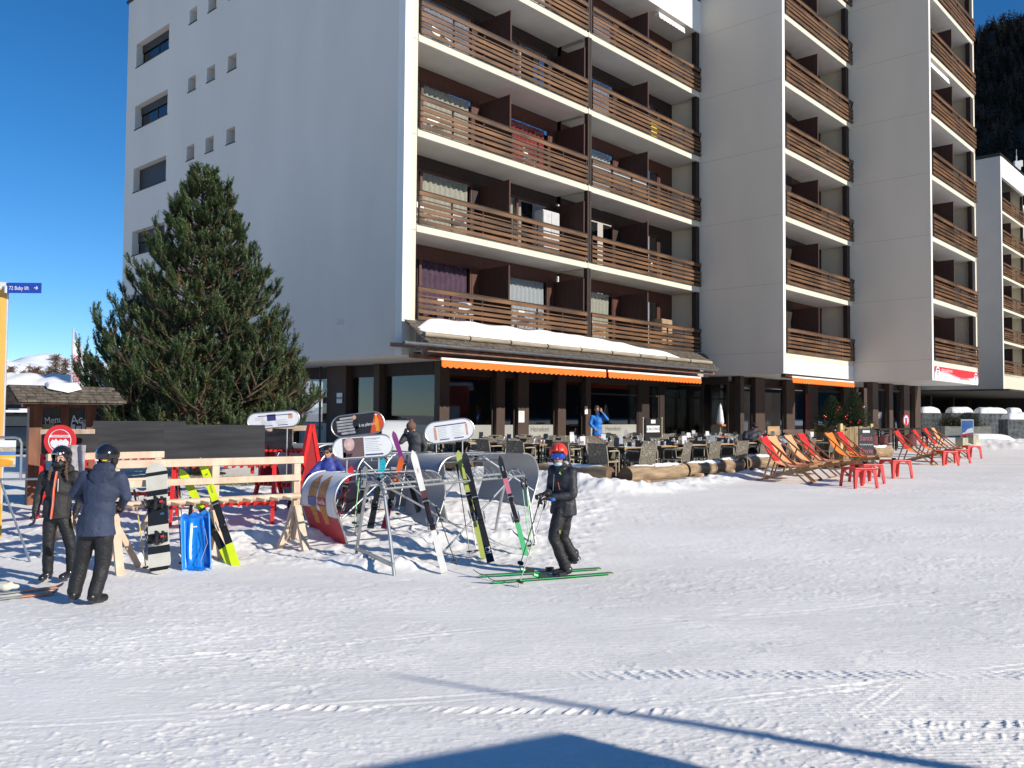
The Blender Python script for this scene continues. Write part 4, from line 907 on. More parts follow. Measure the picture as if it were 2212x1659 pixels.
# ------------------------------------------------------------------ yellow post and blue direction sign
g = gp(-8, 15.5); P = thing('sign_post', 'yellow wooden post with a pale metal edge at the left edge of the photo', 'post', (g.x, g.y, g.z), R_(27))
hz = ray(0, 610).z * 15.5 - g.z
MB().bb((-.05, -.05, -.1), (.110, .05, hz - .12)).build('timber', M('yellow_wood', (.70, .36, .07), .5, .15, 2, .1, stretch=(3, 3, .4)), P)
MB().bb((.111, -.055, -.1), (.138, .055, hz)).bb((-.05, -.055, hz - .118), (.110, .055, hz)).build('metal_cap', M('pale_steel', (.62, .60, .58), .4, .08, 4, metal=.3), P)
S = thing('direction_sign', 'blue direction sign with white lettering and arrow on the yellow post', 'sign', (g.x, g.y - .1, g.z)); 
sx0, sx1 = ray(14, 620).x * 15.4 - g.x, ray(89, 620).x * 15.4 - g.x; z0, z1 = ray(50, 633).z * 15.4 - g.z, ray(50, 611).z * 15.4 - g.z
MB().bb((sx0, -.01, z0), (sx1, .012, z1)).build('plate', M('sign_blue_plate', (.015, .06, .38), .35, .04, 3), S)
mb = MB(); mb.text('72 Baby lift', frame((sx0 + .05, -.013, z0 + .055), (1, 0, 0), (0, 0, 1), (0, -1, 0)), .098, 0, .001, sx=.82)
ax, az = sx1 - .085, (z0 + z1) / 2; mb.bar((ax - .035, -.013, az), (ax + .03, -.013, az), .004, .014, up=(0, 0, 1)); mb.bar((ax + .03, -.0135, az), (ax + .002, -.0135, az + .03), .004, .013); mb.bar((ax + .03, -.0135, az), (ax + .002, -.0135, az - .03), .004, .013)
mb.build('lettering', m_sgwhite, S)
MB().lathe([(.03, 0), (.03, .12)], (sx0 - .01, 0, z0), 12).build('clamp', MATS['pale_steel'], S)
# ------------------------------------------------------------------ advertising frame and barrier at the left edge
g = gp(20, 12.2); A_ = thing('advertising_board', 'picture board in a bent steel tube frame at the left edge', 'sign', (g.x, g.y, g.z), R_(4))
za, zb_ = ray(20, 945).z * 12.2 - g.z, ray(20, 1018).z * 12.2 - g.z; xl, xr = -.35, .18
MB().tube([(xr, 0, zb_ - .12), (xr, 0, za - .08), (xr - .03, 0, za - .02), (xr - .09, 0, za), (xl, 0, za)], .018, 8).tube([(xl - .1, 0, zb_ - .12), (xr + .8, 0, zb_ - .10)], .016, 8).tube([(xr + .45, .02, zb_ - .1), (xr + .30, 0, -.05)], .016, 6).tube([(xr - .3, .02, zb_ - .1), (xr + .3, -.3, 0)], .016, 6).build('tube_frame', M('galvanised', (.42, .44, .45), .38, .12, 6, metal=.75), A_)
mb = MB(); W_ = xr - .08 - xl; hh = za - zb_ - .1
for (a, b, mi) in [(0, .25, 4), (.25, .42, 3), (.42, .56, 2), (.56, .68, 1), (.68, .9, 0), (.9, 1, 3)]: mb.bb((xl, -.005, za - .04 - hh * b), (xl + W_, .008, za - .04 - hh * a), mi)
mb.ell((xl + W_ * .6, -.006, za - .06 - hh * .78), (.16, .008, .055), 16, 8, 5)
mb.build('picture', [M('ad_cream', (.75, .68, .5), .5), M('ad_yellow', (.8, .5, .05), .5), M('ad_blue', (.12, .22, .5), .5), M('ad_sand', (.5, .42, .3), .5, .3, 20), m_sgwhite, M('ad_orange', (.8, .35, .03), .4)], A_)
g2 = gp(8, 12.6); mb = MB(); mb.box((0, 0, .35), (.22, .03, .5)); o = mb.build('yellow_board', M('ad_yellow2', (.75, .45, .06), .5)); o.location = (g2.x - .1, g2.y, g2.z + .1); tag(o, 'small yellow board below the picture board at the left edge', 'sign')
# ------------------------------------------------------------------ background behind the kiosk: hut with snowy roof, parked cars, larches, flag
g = gp(60, 34); hb = thing('chalet', 'low chalet under a thick rounded blanket of roof snow behind the kiosk', 'chalet', (g.x, g.y, g.z))
hw = ray(165, 900).x * 34 - g.x; zt = ray(60, 842).z * 34 - g.z
MB().bb((-1.2, 0, 0), (hw + 4, 5, zt - .3)).build('wall', m_div, hb); MB().bb((-1.8, -.7, zt - .3), (hw + 4.4, 5.4, zt)).build('roof', m_dark, hb)
so_ = snow_sheet('roof_snow', -1.9, hw + 4.5, lambda a: -.8, lambda a: 5.4, lambda y: zt - .02, .62, nx=60, ny=20, seed=9); so_.location = hb.location; tag(so_, 'thick rounded snow blanket on the chalet roof behind the kiosk', 'snow', kind='stuff')
# structures seen under the kiosk roof
g = gp(30, 40); mb = MB()
for i in range(9): mb.bb((i * .8 - 3, 0, 0), (i * .8 - 2.95, .05, 1.1))
for z in (.3, .7, 1.08): mb.bb((-3, 0, z), (4, .05, z + .04))
o = mb.build('railing_fence', m_metal); o.location = (g.x, g.y, g.z + .6); tag(o, 'dark metal railing in the distance left of the kiosk', 'fence')
g = gp(45, 46); fl_ = thing('building_far', 'small pale building with balconies in the distance left of the kiosk', 'building', (g.x, g.y, g.z)); fl_.name = 'distant_chalet'
MB().bb((-3, 0, 0), (2.2, 5, 2.8)).build('wall', M('grey_plaster', (.4, .38, .34), .9, .1, 1), fl_); MB().bb((-3.4, -.8, 2.8), (2.6, 5, 3.0)).build('roof', m_kw, fl_); MB().bb((-3, -.8, 1.1), (2.2, 0, 1.3)).bb((-3, -.8, 1.3), (2.2, -.75, 2.0)).build('balcony', m_kw, fl_)
m_car = M('black_car_paint', (.02, .022, .025), .25, .1, 3, coat=.6)
def car(px, Y, rz, label, mat):
    g = gp(px, Y); c = thing('parked_car', label, 'car', (g.x, g.y, g.z), rz, 'cars parked behind the kiosk')
    sec = [(-2.1, .35, .62), (-2.0, .3, .85), (-1.2, .28, .95), (-.7, .28, 1.38), (.6, .28, 1.42), (1.3, .28, 1.0), (2.05, .3, .82), (2.15, .35, .5)]
    mb = MB(); P = []
    for x, zl, zh in sec:
        w_ = .82 if zh < 1 else .62; P.append([(x, -.84, zl), (x, -.86, min(zh, .75)), (x, -w_, zh), (x, 0, zh + .02), (x, w_, zh), (x, .86, min(zh, .75)), (x, .84, zl)])
    mb.grid(P); mb.build('body', mat, c, smooth=True)
    for x in (-1.35, 1.3):
        for y in (-.8, .8):
            wl = MB(); wl.X = T(x, y, .32) @ RX(math.pi / 2); wl.lathe([(.02, -.1), (.31, -.1), (.33, 0), (.31, .1), (.02, .1)], seg=16); wl.build('wheel', m_black, c)
    MB().bb((-1.05, -.845, .98), (.95, -.66, 1.30)).build('window', M('car_glass', (.03, .04, .05), .1), c)
    MB().bb((-.9, -.7, 1.44), (.8, .7, 1.52)).build('roof_snow', SNOWCAP, c)
car(62, 30, R_(10), 'black parked car nearest the kiosk post', m_car); car(88, 33, R_(10), 'dark parked car behind the black one', M('grey_car_paint', (.05, .055, .06), .25, .1, 3, coat=.6))
def larch(px, Y, ytop, label, dens=1, brown=True):
    g = gp(px, Y); H = ray(px, ytop).z * Y - g.z; r = thing('larch_tree', label, 'tree', g, group='trees in front of the mountains')
    MB().tube([(0, 0, 0), (0, 0, H)], [.22, .02], 6).build('trunk', m_bark2, r)
    mb = MB(); rr = random.Random(px)
    for i in range(int(230 * dens)):
        z = H * rr.uniform(.12, .98); rad = (1 - z / H) ** .8 * H * .24 * rr.uniform(.6, 1.1) + .1; a = rr.uniform(0, 6.28); p = Vector((0, 0, z)); q = Vector((math.cos(a) * rad, math.sin(a) * rad, z - rad * .25))
        mb.bar(p, q, .05, .03)
        for j in range(4): t_ = rr.uniform(.3, 1); m_ = p.lerp(q, t_); mb.bar(m_, m_ + Vector((rr.uniform(-.5, .5), rr.uniform(-.5, .5), rr.uniform(-.4, .3))), .035, .02)
    mb.build('crown', m_lar, r)
m_bark2 = M('larch_bark', (.10, .075, .06), .9, .3, 2); m_lar = M('larch_twigs', (.17, .115, .08), .9, .3, 1)
for (px, Y, yt, l, dn) in [(20, 80, 792, 'reddish bare larch close to the yellow post', 1.3), (48, 90, 800, 'bare larch second from the yellow post', 1), (75, 75, 792, 'dense brown larch in the middle of the row', 1.6), (60, 85, 786, 'slim larch behind the dense brown one', .7), (105, 84, 790, 'bare larch left of the tallest one', 1), (118, 80, 765, 'tallest bare larch left of the flag', 1), (138, 78, 772, 'bare larch directly left of the flag pole', 1), (165, 85, 795, 'low larch behind the flag', 1), (90, 95, 800, 'small larch far behind the dense brown one', 1), (-8, 80, 790, 'bare larch behind the yellow post', 1)]: larch(px, Y, yt, l, dn)
g = gp(153, 30); F = thing('beach_flag', 'tall white advertising flag with red lettering on a thin pole', 'flag', (g.x, g.y, g.z)); zt = ray(153, 708).z * 30 - g.z
MB().tube([(0, 0, 0), (0, 0, zt)], [.05, .03], 8).build('pole', MATS['pale_steel'], F)
P = [[(.04 + (.0 if j == 0 else (.1 + .75 * (1 - i / 10)) * j / 3), .06 * math.sin(i * .8 + j), zt * .42 + (zt * .55) * i / 10) for j in range(4)] for i in range(11)]
MB().grid(P, 0, .006).text('TELEMARK', frame((.30, -.08, zt * .45), (0, 0, 1), (-1, 0, 0), (0, -1, 0)), .32, 1, .001).build('cloth', [m_sgwhite, m_sgred], F, smooth=True)
# dry grass tuft patch showing between the racks under the pine
gg = MB(); rr = random.Random(2); g = gp(500, 19.5)
for i in range(1400):
    x, y = rr.uniform(-1.4, 1.4), rr.uniform(-.5, .5); h = rr.uniform(.06, .22); a = rr.uniform(0, 6.28); gg.add([(x - .008, y, 0), (x + .008, y, 0), (x + math.cos(a) * .08, y + math.sin(a) * .08, h)], [(0, 1, 2)])
for dx in (-1.2, 0): pass
o = gg.build('dry_grass', M('dry_grass', (.22, .20, .08), .8, .4, 6)); o.location = (g.x, g.y, g.z); tag(o, 'dry grass showing at the foot of the pine', 'grass', kind='stuff')
# ------------------------------------------------------------------ fresh timber ski rack
m_tim = M('fresh_timber', (.60, .48, .36), .6, .18, 2.2, .15, 18, stretch=(3, 3, 1), c2=(.50, .36, .25)); m_timd = M('timber_end', (.48, .36, .25), .7, .2, 6)
m_galv = MATS['galvanised']
def timber_rack(P0, P1, zt, label, legs=(0, .52, 1), low=True, over=.25, pegs=True, rails=(0, .27, .53)):
    d = Vector((P1[0] - P0[0], P1[1] - P0[1], 0)); L = d.length; rz = math.atan2(d.y, d.x); zc = zg((P0[1] + P1[1]) / 2)
    r = thing('timber_ski_rack', label, 'ski rack', (P0[0], P0[1], 0), rz)
    top = lambda x: zt
    for f in legs:
        x = L * f; gz = zg(P0[1] + d.y * f); mb = MB().bb((x - .05, -.045, gz + .12), (x + .05, .045, zt - .11)); p = mb.build('post', m_tim, r)
        for sy in (-1, 1): MB().bar((x, sy * .05, zt - .75), (x, sy * .42, gz - .05), .075, .10, up=(1, 0, 0)).build('strut', m_tim, p)
        if f in (0, 1): MB().bar((x, 0, zt - .8), (x + (.36 if f == 0 else -.28), .0, gz - .05), .07, .09, up=(0, 1, 0)).build('strut', m_tim, p)
    for k, o in enumerate(rails):
        if k == 0: MB().bb((-over, -.05, zt - .108), (L + .10, .05, zt)).build('top_rail', m_tim, r, bevel=.008)
        elif k == 1: MB().bb((-over, -.09, zt - o - .09), (L + .04, -.047, zt - o)).build('rail', m_tim, r)
        else:
            mb = MB().tube([(-over, -.10, zt - o - .06), (L + .02, -.10, zt - o - .06)], .045, 12); q = mb.build('round_rail', m_tim, r)
            if pegs:
                mb = MB(); n = int(L / .2)
                for i in range(n): x = .1 + i * .2; mb.bar((x, -.13, zt - o - .06), (x + .08, -.26, zt - o - .09), .035, .03)
                mb.build('pegs', m_timd, q)
    return r
P0 = Vector((-5.29, 11.5, 0)); P1 = Vector((-3.26, 13.06, 0)); ZT = -.63
timber_rack(P0, P1, ZT, 'pale fresh timber ski rack holding the snowboard and the yellow skis')
timber_rack((ray(140, 980).x * 13.2, 13.2), (ray(340, 980).x * 14.2, 14.2), -.62, 'second pale timber ski rack behind the two standing skiers', legs=(0, 1), rails=(0, .42))
# ------------------------------------------------------------------ red racks with dark boards
m_rr = M('red_rack_paint', (.62, .022, .018), .42, .12, 4, coat=.2); m_bd = M('charcoal_board', (.040, .040, .042), .8, .35, 2, .3, 25, stretch=(.5, 1, 5)); m_bd2 = M('weathered_grey_board', (.15, .125, .10), .85, .45, 2.5, .4, 20, stretch=(.5, 1, 4))
def red_rack(pa, pb, Y0, Y1, label, board=None, bmat=None, ztop=None, bh=.55, panels=True, disc=False):
    a, b = gp(pa, Y0), gp(pb, Y1); d = b - a; L = Vector((d.x, d.y)).length; rz = math.atan2(d.y, d.x)
    r = thing('red_ski_rack', label, 'ski rack', (a.x, a.y, a.z), rz, None); H = 1.05
    for x in (0.04, L - .04):
        mb = MB(); mb.bar((x, -.36, 0), (x, -.03, H + .05), .07, .06, up=(1, 0, 0)); mb.bar((x, .36, 0), (x, .03, H + .05), .07, .06, up=(1, 0, 0)); mb.bar((x, -.22, .42), (x, .22, .42), .05, .05, up=(1, 0, 0)); e = mb.build('end_frame', m_rr, r)
        if panels:
            q = MB(); q.extrude([(-.22, .45), (.22, .45), (.05, 1.05), (-.05, 1.05)], .02, 0, frame((x - .01, 0, 0), (0, 1, 0), (0, 0, 1), (1, 0, 0))); q.build('end_panel', M('dark_red_panel', (.30, .02, .025), .5, .1, 4), e)
    mb = MB(); mb.bb((0, -.03, H - .06), (L, .03, H)); n = int(L / .13)
    for i in range(n): mb.bb((.08 + i * .13, -.16, H - .09), (.11 + i * .13, -.03, H - .04)); mb.bb((.08 + i * .13, .03, H - .09), (.11 + i * .13, .16, H - .04))
    mb.build('toothed_rail', m_rr, r)
    mb = MB(); mb.bb((0, -.26, .33), (L, -.20, .39))
    for i in range(n): mb.bb((.08 + i * .13, -.38, .32), (.11 + i * .13, -.26, .40))
    mb.build('lower_rail', m_rr, r)
    if board:
        x0, x1, zb, zt_ = board; q = MB()
        q.bb((x0, -.06, zb), (x1, -.03, zt_)); q.build('board', bmat, r)
        for x in (x0 + .2, x1 - .2): MB().bb((x - .03, -.028, H - .2), (x + .03, .02, zt_ - .05)).build('board_support', m_rr, r)
    return r, a, rz
def board_for(pa, Y, px0, px1, yt, yb): 
    a = gp(pa, Y); return (ray(px0, 900).x * Y - a.x, ray(px1, 900).x * Y - a.x, ray(px0, yb).z * Y - a.z, ray(px0, yt).z * Y - a.z)
red_rack(90, 215, 15.4, 15.7, 'red ski rack with a dark board carrying the round red sign', board_for(90, 15.4, 92, 204, 930, 977), m_bd)
red_rack(215, 385, 15.7, 16.0, 'red ski rack under the wide charcoal plank board left of centre', board_for(215, 15.7, 204, 392, 909, 976), m_bd)
red_rack(375, 600, 14.75, 15.1, 'red ski rack under the front charcoal plank board', board_for(375, 14.75, 358, 566, 917, 991), m_bd)
red_rack(580, 685, 17.2, 16.4, 'red ski rack with a weathered grey board and tall red end panel', board_for(580, 17.2, 566, 664, 925, 968), m_bd2)
# light planks above the boards
def plank(px0, px1, Y, y0, y1, label, dy=0):
    a, b = ray(px0, y0) * Y, ray(px1, y0 + dy) * (Y + .05); mb = MB(); h = (y1 - y0) / FPX * Y; mb.bar(a - Vector((0, 0, h / 2)), b - Vector((0, 0, h / 2)), .05, h); o = mb.build('plank', m_tim); return tag(o, label, 'plank')
plank(89, 204, 15.28, 928, 938, 'pale plank along the top of the dark board with the red disc', -1)
plank(566, 666, 17.05, 921, 932, 'pale shaped plank along the top of the weathered grey board', -2)
# tall red end panel at the right of the racks
g = gp(672, 15.9); t_ = thing('red_end_stand', 'tall red triangular stand right of the weathered board', 'stand', g, R_(60)); hh = ray(660, 917).z * 15.9 - g.z
for sy in (-1, 1): MB().bar((sy * .42, 0, 0), (sy * .02, 0, hh), .09, .07, up=(0, 1, 0)).build('leg', m_rr, t_)
MB().extrude([(-.34, .4), (.34, .4), (.05, hh - .15), (-.05, hh - .15)], .025, 0, frame((0, .012, 0), (1, 0, 0), (0, 0, 1), (0, -1, 0))).build('panel', MATS['dark_red_panel'], t_)
# round red sign
c = ray(131, 952) * 15.1; D_ = thing('round_sign', 'round red sign with a white mountain emblem in front of the dark board', 'sign', (c.x, c.y, c.z)); D_.rotation_euler = (R_(90), 0, 0); D_.scale = (.83, .83, 1)
MB().lathe([(.0, 0), (.335, 0), (.335, .03), (.0, .03)], seg=40, caps=False).build('disc', M('bright_red_disc', (.72, .03, .035), .4, .05, 3), D_)
mb = MB(); ring = [(math.cos(a), math.sin(a)) for a in np.linspace(0, 2 * math.pi, 40)[:-1]]
mb.tube([(x * .235, y * .235, .032) for x, y in ring], .007, 6, closed=True); mb.extrude([(-.22, .07), (.22, .07), (.22, .12), (-.22, .12)], .003, 0, T(0, 0, .031)); mb.text('CABANE DES SKIEURS', T(0, .082, .0345), .042, 1, .0008, 'CENTER', .9)
mb.extrude([(-.2, -.04), (-.15, .03), (-.12, .0), (-.08, .045), (-.03, -.01), (.02, .035), (.06, .0), (.12, .045), (.2, -.03), (.17, -.12), (.08, -.17), (-.08, -.17), (-.17, -.12)], .003, 0, T(0, 0, .031)); mb.text('1540', T(0, -.13, .0345), .07, 1, .0008, 'CENTER')
mb.build('emblem', [m_sgwhite, m_sgred], D_)
# ------------------------------------------------------------------ curved metal racks
m_shb = M('grey_sheet', (.36, .37, .39), .45, .06, 2, metal=.15); m_shw = M('white_sheet', (.74, .76, .80), .35, .04, 2); m_shr = M('drink_red', (.42, .03, .04), .35, .1, 2); m_bot = M('bottle_amber', (.50, .22, .05), .35, .3, 22); m_botl = M('bottle_blue_label', (.08, .13, .35), .4)
PROF = [(.16, -.05), (.08, .18), (-.02, .42), (-.08, .62), (-.06, .80), (.02, .94), (.12, 1.02), (.24, 1.06), (.36, 1.07)]
def sheet_pts(prof, k=6):
    out = []
    for i in range(len(prof) - 1):
        for j in range(k):
            t = j / k; p0 = prof[max(i - 1, 0)]; p1 = prof[i]; p2 = prof[i + 1]; p3 = prof[min(i + 2, len(prof) - 1)]
            f = lambda a, b, c, d: .5 * ((2 * b) + (-a + c) * t + (2 * a - 5 * b + 4 * c - d) * t * t + (-a + 3 * b - 3 * c + d) * t ** 3)
            out.append((f(p0[0], p1[0], p2[0], p3[0]), f(p0[1], p1[1], p2[1], p3[1])))
    return out + [prof[-1]]
SP = sheet_pts(PROF)
def metal_rack(a, b, label, dep=.62, design=None, loops=True, group=None, H=1.0, shl=True, shr=True):
    d = b - a; L = Vector((d.x, d.y)).length; rz = math.atan2(d.y, d.x); r = thing('metal_ski_rack', label, 'ski rack', (a.x, a.y, (a.z + b.z) / 2), rz)
    for side, on in ((0, shl), (1, shr)):
        if not on: continue
        fx = (lambda x: x) if side == 0 else (lambda x: L - x)
        P = [[(fx(x), y, z * H) for x, z in SP] for y in (-dep, -dep / 3, dep / 3, dep)]
        mb = MB().grid(P if side == 0 else P[::-1], 0, .006); sh = mb.build('end_sheet', m_shw if (design and side == 0) else m_shb, r, smooth=True)
        for y in (-dep, dep): MB().tube([(fx(x), y, z * H) for x, z in SP], .016, 8).build('edge_tube', m_galv, sh)
        if design and side == 0:
            def S(u, v, off=.004):          # u in 0..1 across, v arc fraction -> point just outside the sheet
                i = v * (len(SP) - 1); k = min(int(i), len(SP) - 2); f = i - k; x = SP[k][0] * (1 - f) + SP[k + 1][0] * f; z = SP[k][1] * (1 - f) + SP[k + 1][1] * f
                tx, tz = SP[k + 1][0] - SP[k][0], SP[k + 1][1] - SP[k][1]; n_ = math.hypot(tx, tz); return (x - tz / n_ * off, dep - 2 * dep * u, (z + tx / n_ * off) * H)
            def patch(poly, off, mi, mbx, n=1):
                mbx.add([S(u, v, off) for u, v in poly], [tuple(range(len(poly)))], mi)
            mb = MB()
            for k in range(12):            # red foot, wavy top
                u0, u1 = k / 12, (k + 1) / 12; w0, w1 = .30 - .07 * u0 + .02 * math.sin(u0 * 6), .30 - .07 * u1 + .02 * math.sin(u1 * 6)
                for j in range(4): patch([(u0, .0 + w0 * j / 4), (u1, w1 * j / 4), (u1, w1 * (j + 1) / 4), (u0, w0 * (j + 1) / 4)], .008, 0, mb)
            for bi, cu in enumerate((.34, .62)):
                wd = .115
                pr = [(.16, .55), (.30, .75), (.40, .95), (.52, 1.0), (.60, .9), (.66, .5), (.70, .28), (.74, .28)]
                for j in range(len(pr) - 1):
                    (v0, a0), (v1, a1) = pr[j], pr[j + 1]; patch([(cu - wd * a0, v0), (cu + wd * a0, v0), (cu + wd * a1, v1), (cu - wd * a1, v1)], .012, 1, mb)
                patch([(cu - wd * 1.02, .33), (cu + wd * 1.02, .33), (cu + wd * 1.02, .42), (cu - wd * 1.02, .42)], .016, 3 if bi == 0 else 0, mb)
            q = S(.62, .352, .020); q0 = S(.62, .40, .020); up = (Vector(q0) - Vector(q)).normalized()
            mb.text('rivella', frame(q, (0, -1, 0), up, Vector((0, -1, 0)).cross(up)), .115, 2, .0008, 'CENTER', .8)
            mb.build('drink_poster', [m_shr, m_bot, m_sgwhite, m_botl], sh)
    zt = 1.055 * H; mb = MB()
    for y in (-.30, .30): mb.tube([(.38, y, zt), (L - .38, y, zt)], .016, 8)
    mb.tube([(.2, 0, zt - .14), (L - .2, 0, zt - .14)], .014, 8); mb.tube([(.05, -dep, .35), (L * .5, -.3, zt - .05)], .014, 6); mb.tube([(L - .05, -dep, .35), (L * .6, -.3, zt - .05)], .014, 6)
    mb.build('rail_tubes', m_galv, r)
    if loops:
        n = int((L - .8) / .16)
        for sy in (-1, 1):
            mb = MB()
            for i in range(n): x = .45 + i * .16; mb.tube([(x, sy * .30, zt), (x, sy * .52, zt - .01), (x + .02, sy * .56, zt - .03), (x + .04, sy * .52, zt - .05), (x + .04, sy * .30, zt - .06)], .008, 6)
            mb.build('ski_loops', m_galv, r)
    return r
def pill_sign(cx, cy, Y, wpx, hpx, tilt, label, kind, posts=True, yaw=0):
    c = ray(cx, cy) * Y; k = Y / FPX; W_, Hh = wpx * k, hpx * k; r = thing('capsule_sign', label, 'sign', (c.x, c.y, c.z), yaw)
    def pill(w_, h, n=12):
        R = h / 2; x = w_ / 2 - R; return [(x + R * math.cos(a), R * math.sin(a)) for a in np.linspace(-math.pi / 2, math.pi / 2, n)] + [(-x + R * math.cos(a), R * math.sin(a)) for a in np.linspace(math.pi / 2, 1.5 * math.pi, n)]
    F_ = frame((0, 0, 0), (math.cos(tilt), 0, math.sin(tilt)), (-math.sin(tilt), 0, math.cos(tilt)), (0, -1, 0))
    MB().extrude(pill(W_, Hh), .015, 0, F_).build('panel', m_sgwhite if kind != 'black' else M('poster_black', (.02, .02, .025), .35, .2, 3), r)
    MB().tube([F_ @ Vector((x, y, .008)) for x, y in pill(W_ + .02, Hh + .02)], .014, 6, closed=True).build('rim', m_galv, r)
    mb = MB(); Z = .0165; F2_ = F_ @ T(0, 0, Z); q = lambda x0, y0, x1, y1, mi, e=.001: mb.extrude([(x0, y0), (x1, y0), (x1, y1), (x0, y1)], e, mi, F2_)
    if kind == 'wine':
        x0 = -W_ * .34; q(x0, -Hh * .46, x0 + W_ * .36, Hh * .46, 1)
        mb.extrude([(x0 + .06 + .085 * (math.cos(a) * 1.0) + .05, .06 + .11 * math.sin(a)) for a in np.linspace(0, 2 * math.pi, 20)[:-1]], .001, 2, F2_ @ T(0, 0, .0012)); mb.extrude([(x0 + .04, -.10), (x0 + .16, -.09), (x0 + .13, -.145), (x0 + .08, -.15)], .001, 3, F2_ @ T(0, 0, .0024))
        q(x0, -Hh * .46, x0 + .05, -Hh * .2, 4)
        for j in range(7): y = Hh * .30 - j * Hh * .085; q(W_ * .05, y, W_ * (.24 + .1 * random.random()), y + .006, 6)
        q(W_ * .04, Hh * .36, W_ * .30, Hh * .40, 6); q(W_ * .04, -Hh * .42, W_ * .34, -Hh * .35, 5)
    elif kind == 'black':
        for j in range(6): y = -Hh * .4 + j * Hh * .145; q(-W_ * (.40 if 0 < j < 5 else .33), y, -W_ * .06, y + Hh * .10, 6)
        for (x, y, rx, ry, mi) in [(-.03, .02, .06, .10, 7), (-.045, .14, .035, .04, 4), (-.045, .18, .05, .015, 7), (-.02, -.09, .045, .06, 7)]: mb.extrude([(x + rx * math.cos(a), y + ry * math.sin(a)) for a in np.linspace(0, 2 * math.pi, 16)[:-1]], .001, mi, F2_ @ T(0, 0, .0012 if mi == 7 else .0024))
        mb.extrude([(W_ * .22, -Hh * .49), (W_ * .30, -Hh * .49)] + [(W_ / 2 - Hh / 2 + Hh * .49 * math.cos(a), Hh * .49 * math.sin(a)) for a in np.linspace(-math.pi / 2, math.pi / 2.4, 10)], .001, 8, F2_)
        mb.text('à sa place ici.', F2_ @ T(W_ * .02, -.045, .002), .085, 0, .0008, sx=.78)
        bx = W_ * .37; mb.extrude([(bx - .035, -.17), (bx + .035, -.17), (bx + .038, .03), (bx + .015, .09), (bx + .015, .13), (bx - .015, .13), (bx - .015, .09), (bx - .038, .03)], .001, 9, F2_ @ T(0, 0, .0024)); q(bx - .018, .13, bx + .018, .15, 0, .004)
    else:
        q(-W_ * .30, Hh * .28, W_ * .36, Hh * .33, 5)
        if kind == 'menu2': q(-W_ * .12, -Hh * .05, W_ * .05, Hh * .38, 1 + 4); q(W_ * .30, Hh * .02, W_ * .38, Hh * .34, 4)
        else: q(-W_ * .32, -Hh * .36, -W_ * .27, Hh * .26, 4); q(W_ * .34, -Hh * .3, W_ * .38, Hh * .26, 4)
        for j in range(7):
            y = Hh * .20 - j * Hh * .08
            if kind == 'menu2' and j < 3: q(-W_ * .36, y, -W_ * (.16 + .05 * random.random()), y + .005, 6); continue
            q(-W_ * .24, y, -W_ * (.02 + .06 * random.random()), y + .005, 6); q(W_ * .05, y, W_ * (.2 + .1 * random.random()), y + .005, 6)
        q(-W_ * .22, -Hh * .40, -W_ * .02, -Hh * .35, 5); q(W_ * .08, -Hh * .40, W_ * .28, -Hh * .35, 5)
    mb.build('print', [m_sgwhite, M('wine_brown', (.16, .10, .10), .4), M('wine_glass_print', (.62, .42, .40), .4, .3, 12), M('wine_red_print', (.05, .01, .02), .4), M('skin_print', (.62, .33, .22), .4, .2, 10), M('navy_print', (.05, .05, .18), .4), M('grey_print', (.36, .36, .38), .5, .3, 8), M('coat_print', (.012, .012, .015), .5), M('orange_red_print', (.65, .08, .03), .4), M('juice_print', (.8, .30, .03), .4)], r)
    if posts:
        gz = posts; mb = MB()
        for x in (-W_ * .27, W_ * .27): z = math.sin(tilt) * x - Hh / 2; mb.tube([(x, .0, z), (x, .0, gz - c.z)], .014, 6)
        mb.build('post', m_galv, r)
    return r
DR = Vector((.70, .714, 0))
a1 = Vector((-2.95, 13.45, zg(13.4))); b1 = a1 + DR * 2.05; b1.z = zg(b1.y)
metal_rack(a1, b1, 'curved metal ski rack whose white end sheet shows two amber drink bottles', design=True, dep=.47, H=.95)
pill_sign(784, 965.5, 14.0, 127, 45, R_(4.5), 'capsule shaped sign with a wine glass picture and lines of text', 'wine', posts=-.95)
a3 = Vector((ray(735, 1000).x * 15.7, 15.7, zg(15.7))); b3 = a3 + DR * 1.9; b3.z = zg(b3.y)
metal_rack(a3, b3, 'curved metal ski rack under the black capsule sign', shl=True)
pill_sign(773, 917, 16.0, 112, 44, R_(8), 'capsule shaped black sign with weathered planks, a man in black and an orange bottle', 'black', posts=-.85)
a5 = Vector((-1.75, 15.4, zg(15.4))); b5 = a5 + DR * 2.4; b5.z = zg(b5.y)
metal_rack(a5, b5, 'curved metal ski rack with wide grey end sheets beneath the text sign', dep=.75)
pill_sign(971, 931, 16.4, 104, 44, R_(8), 'capsule shaped sign with two columns of text right of centre', 'menu', posts=-.85)
a4 = Vector((ray(640, 1000).x * 17.2, 17.2, zg(17.2))); b4 = a4 + DR * 1.7; b4.z = zg(b4.y)
metal_rack(a4, b4, 'half hidden curved metal ski rack behind the red end stand')
pill_sign(591, 907, 16.6, 110, 32, R_(5), 'capsule shaped sign with small pictures above the weathered grey board', 'menu2', posts=-1.2)
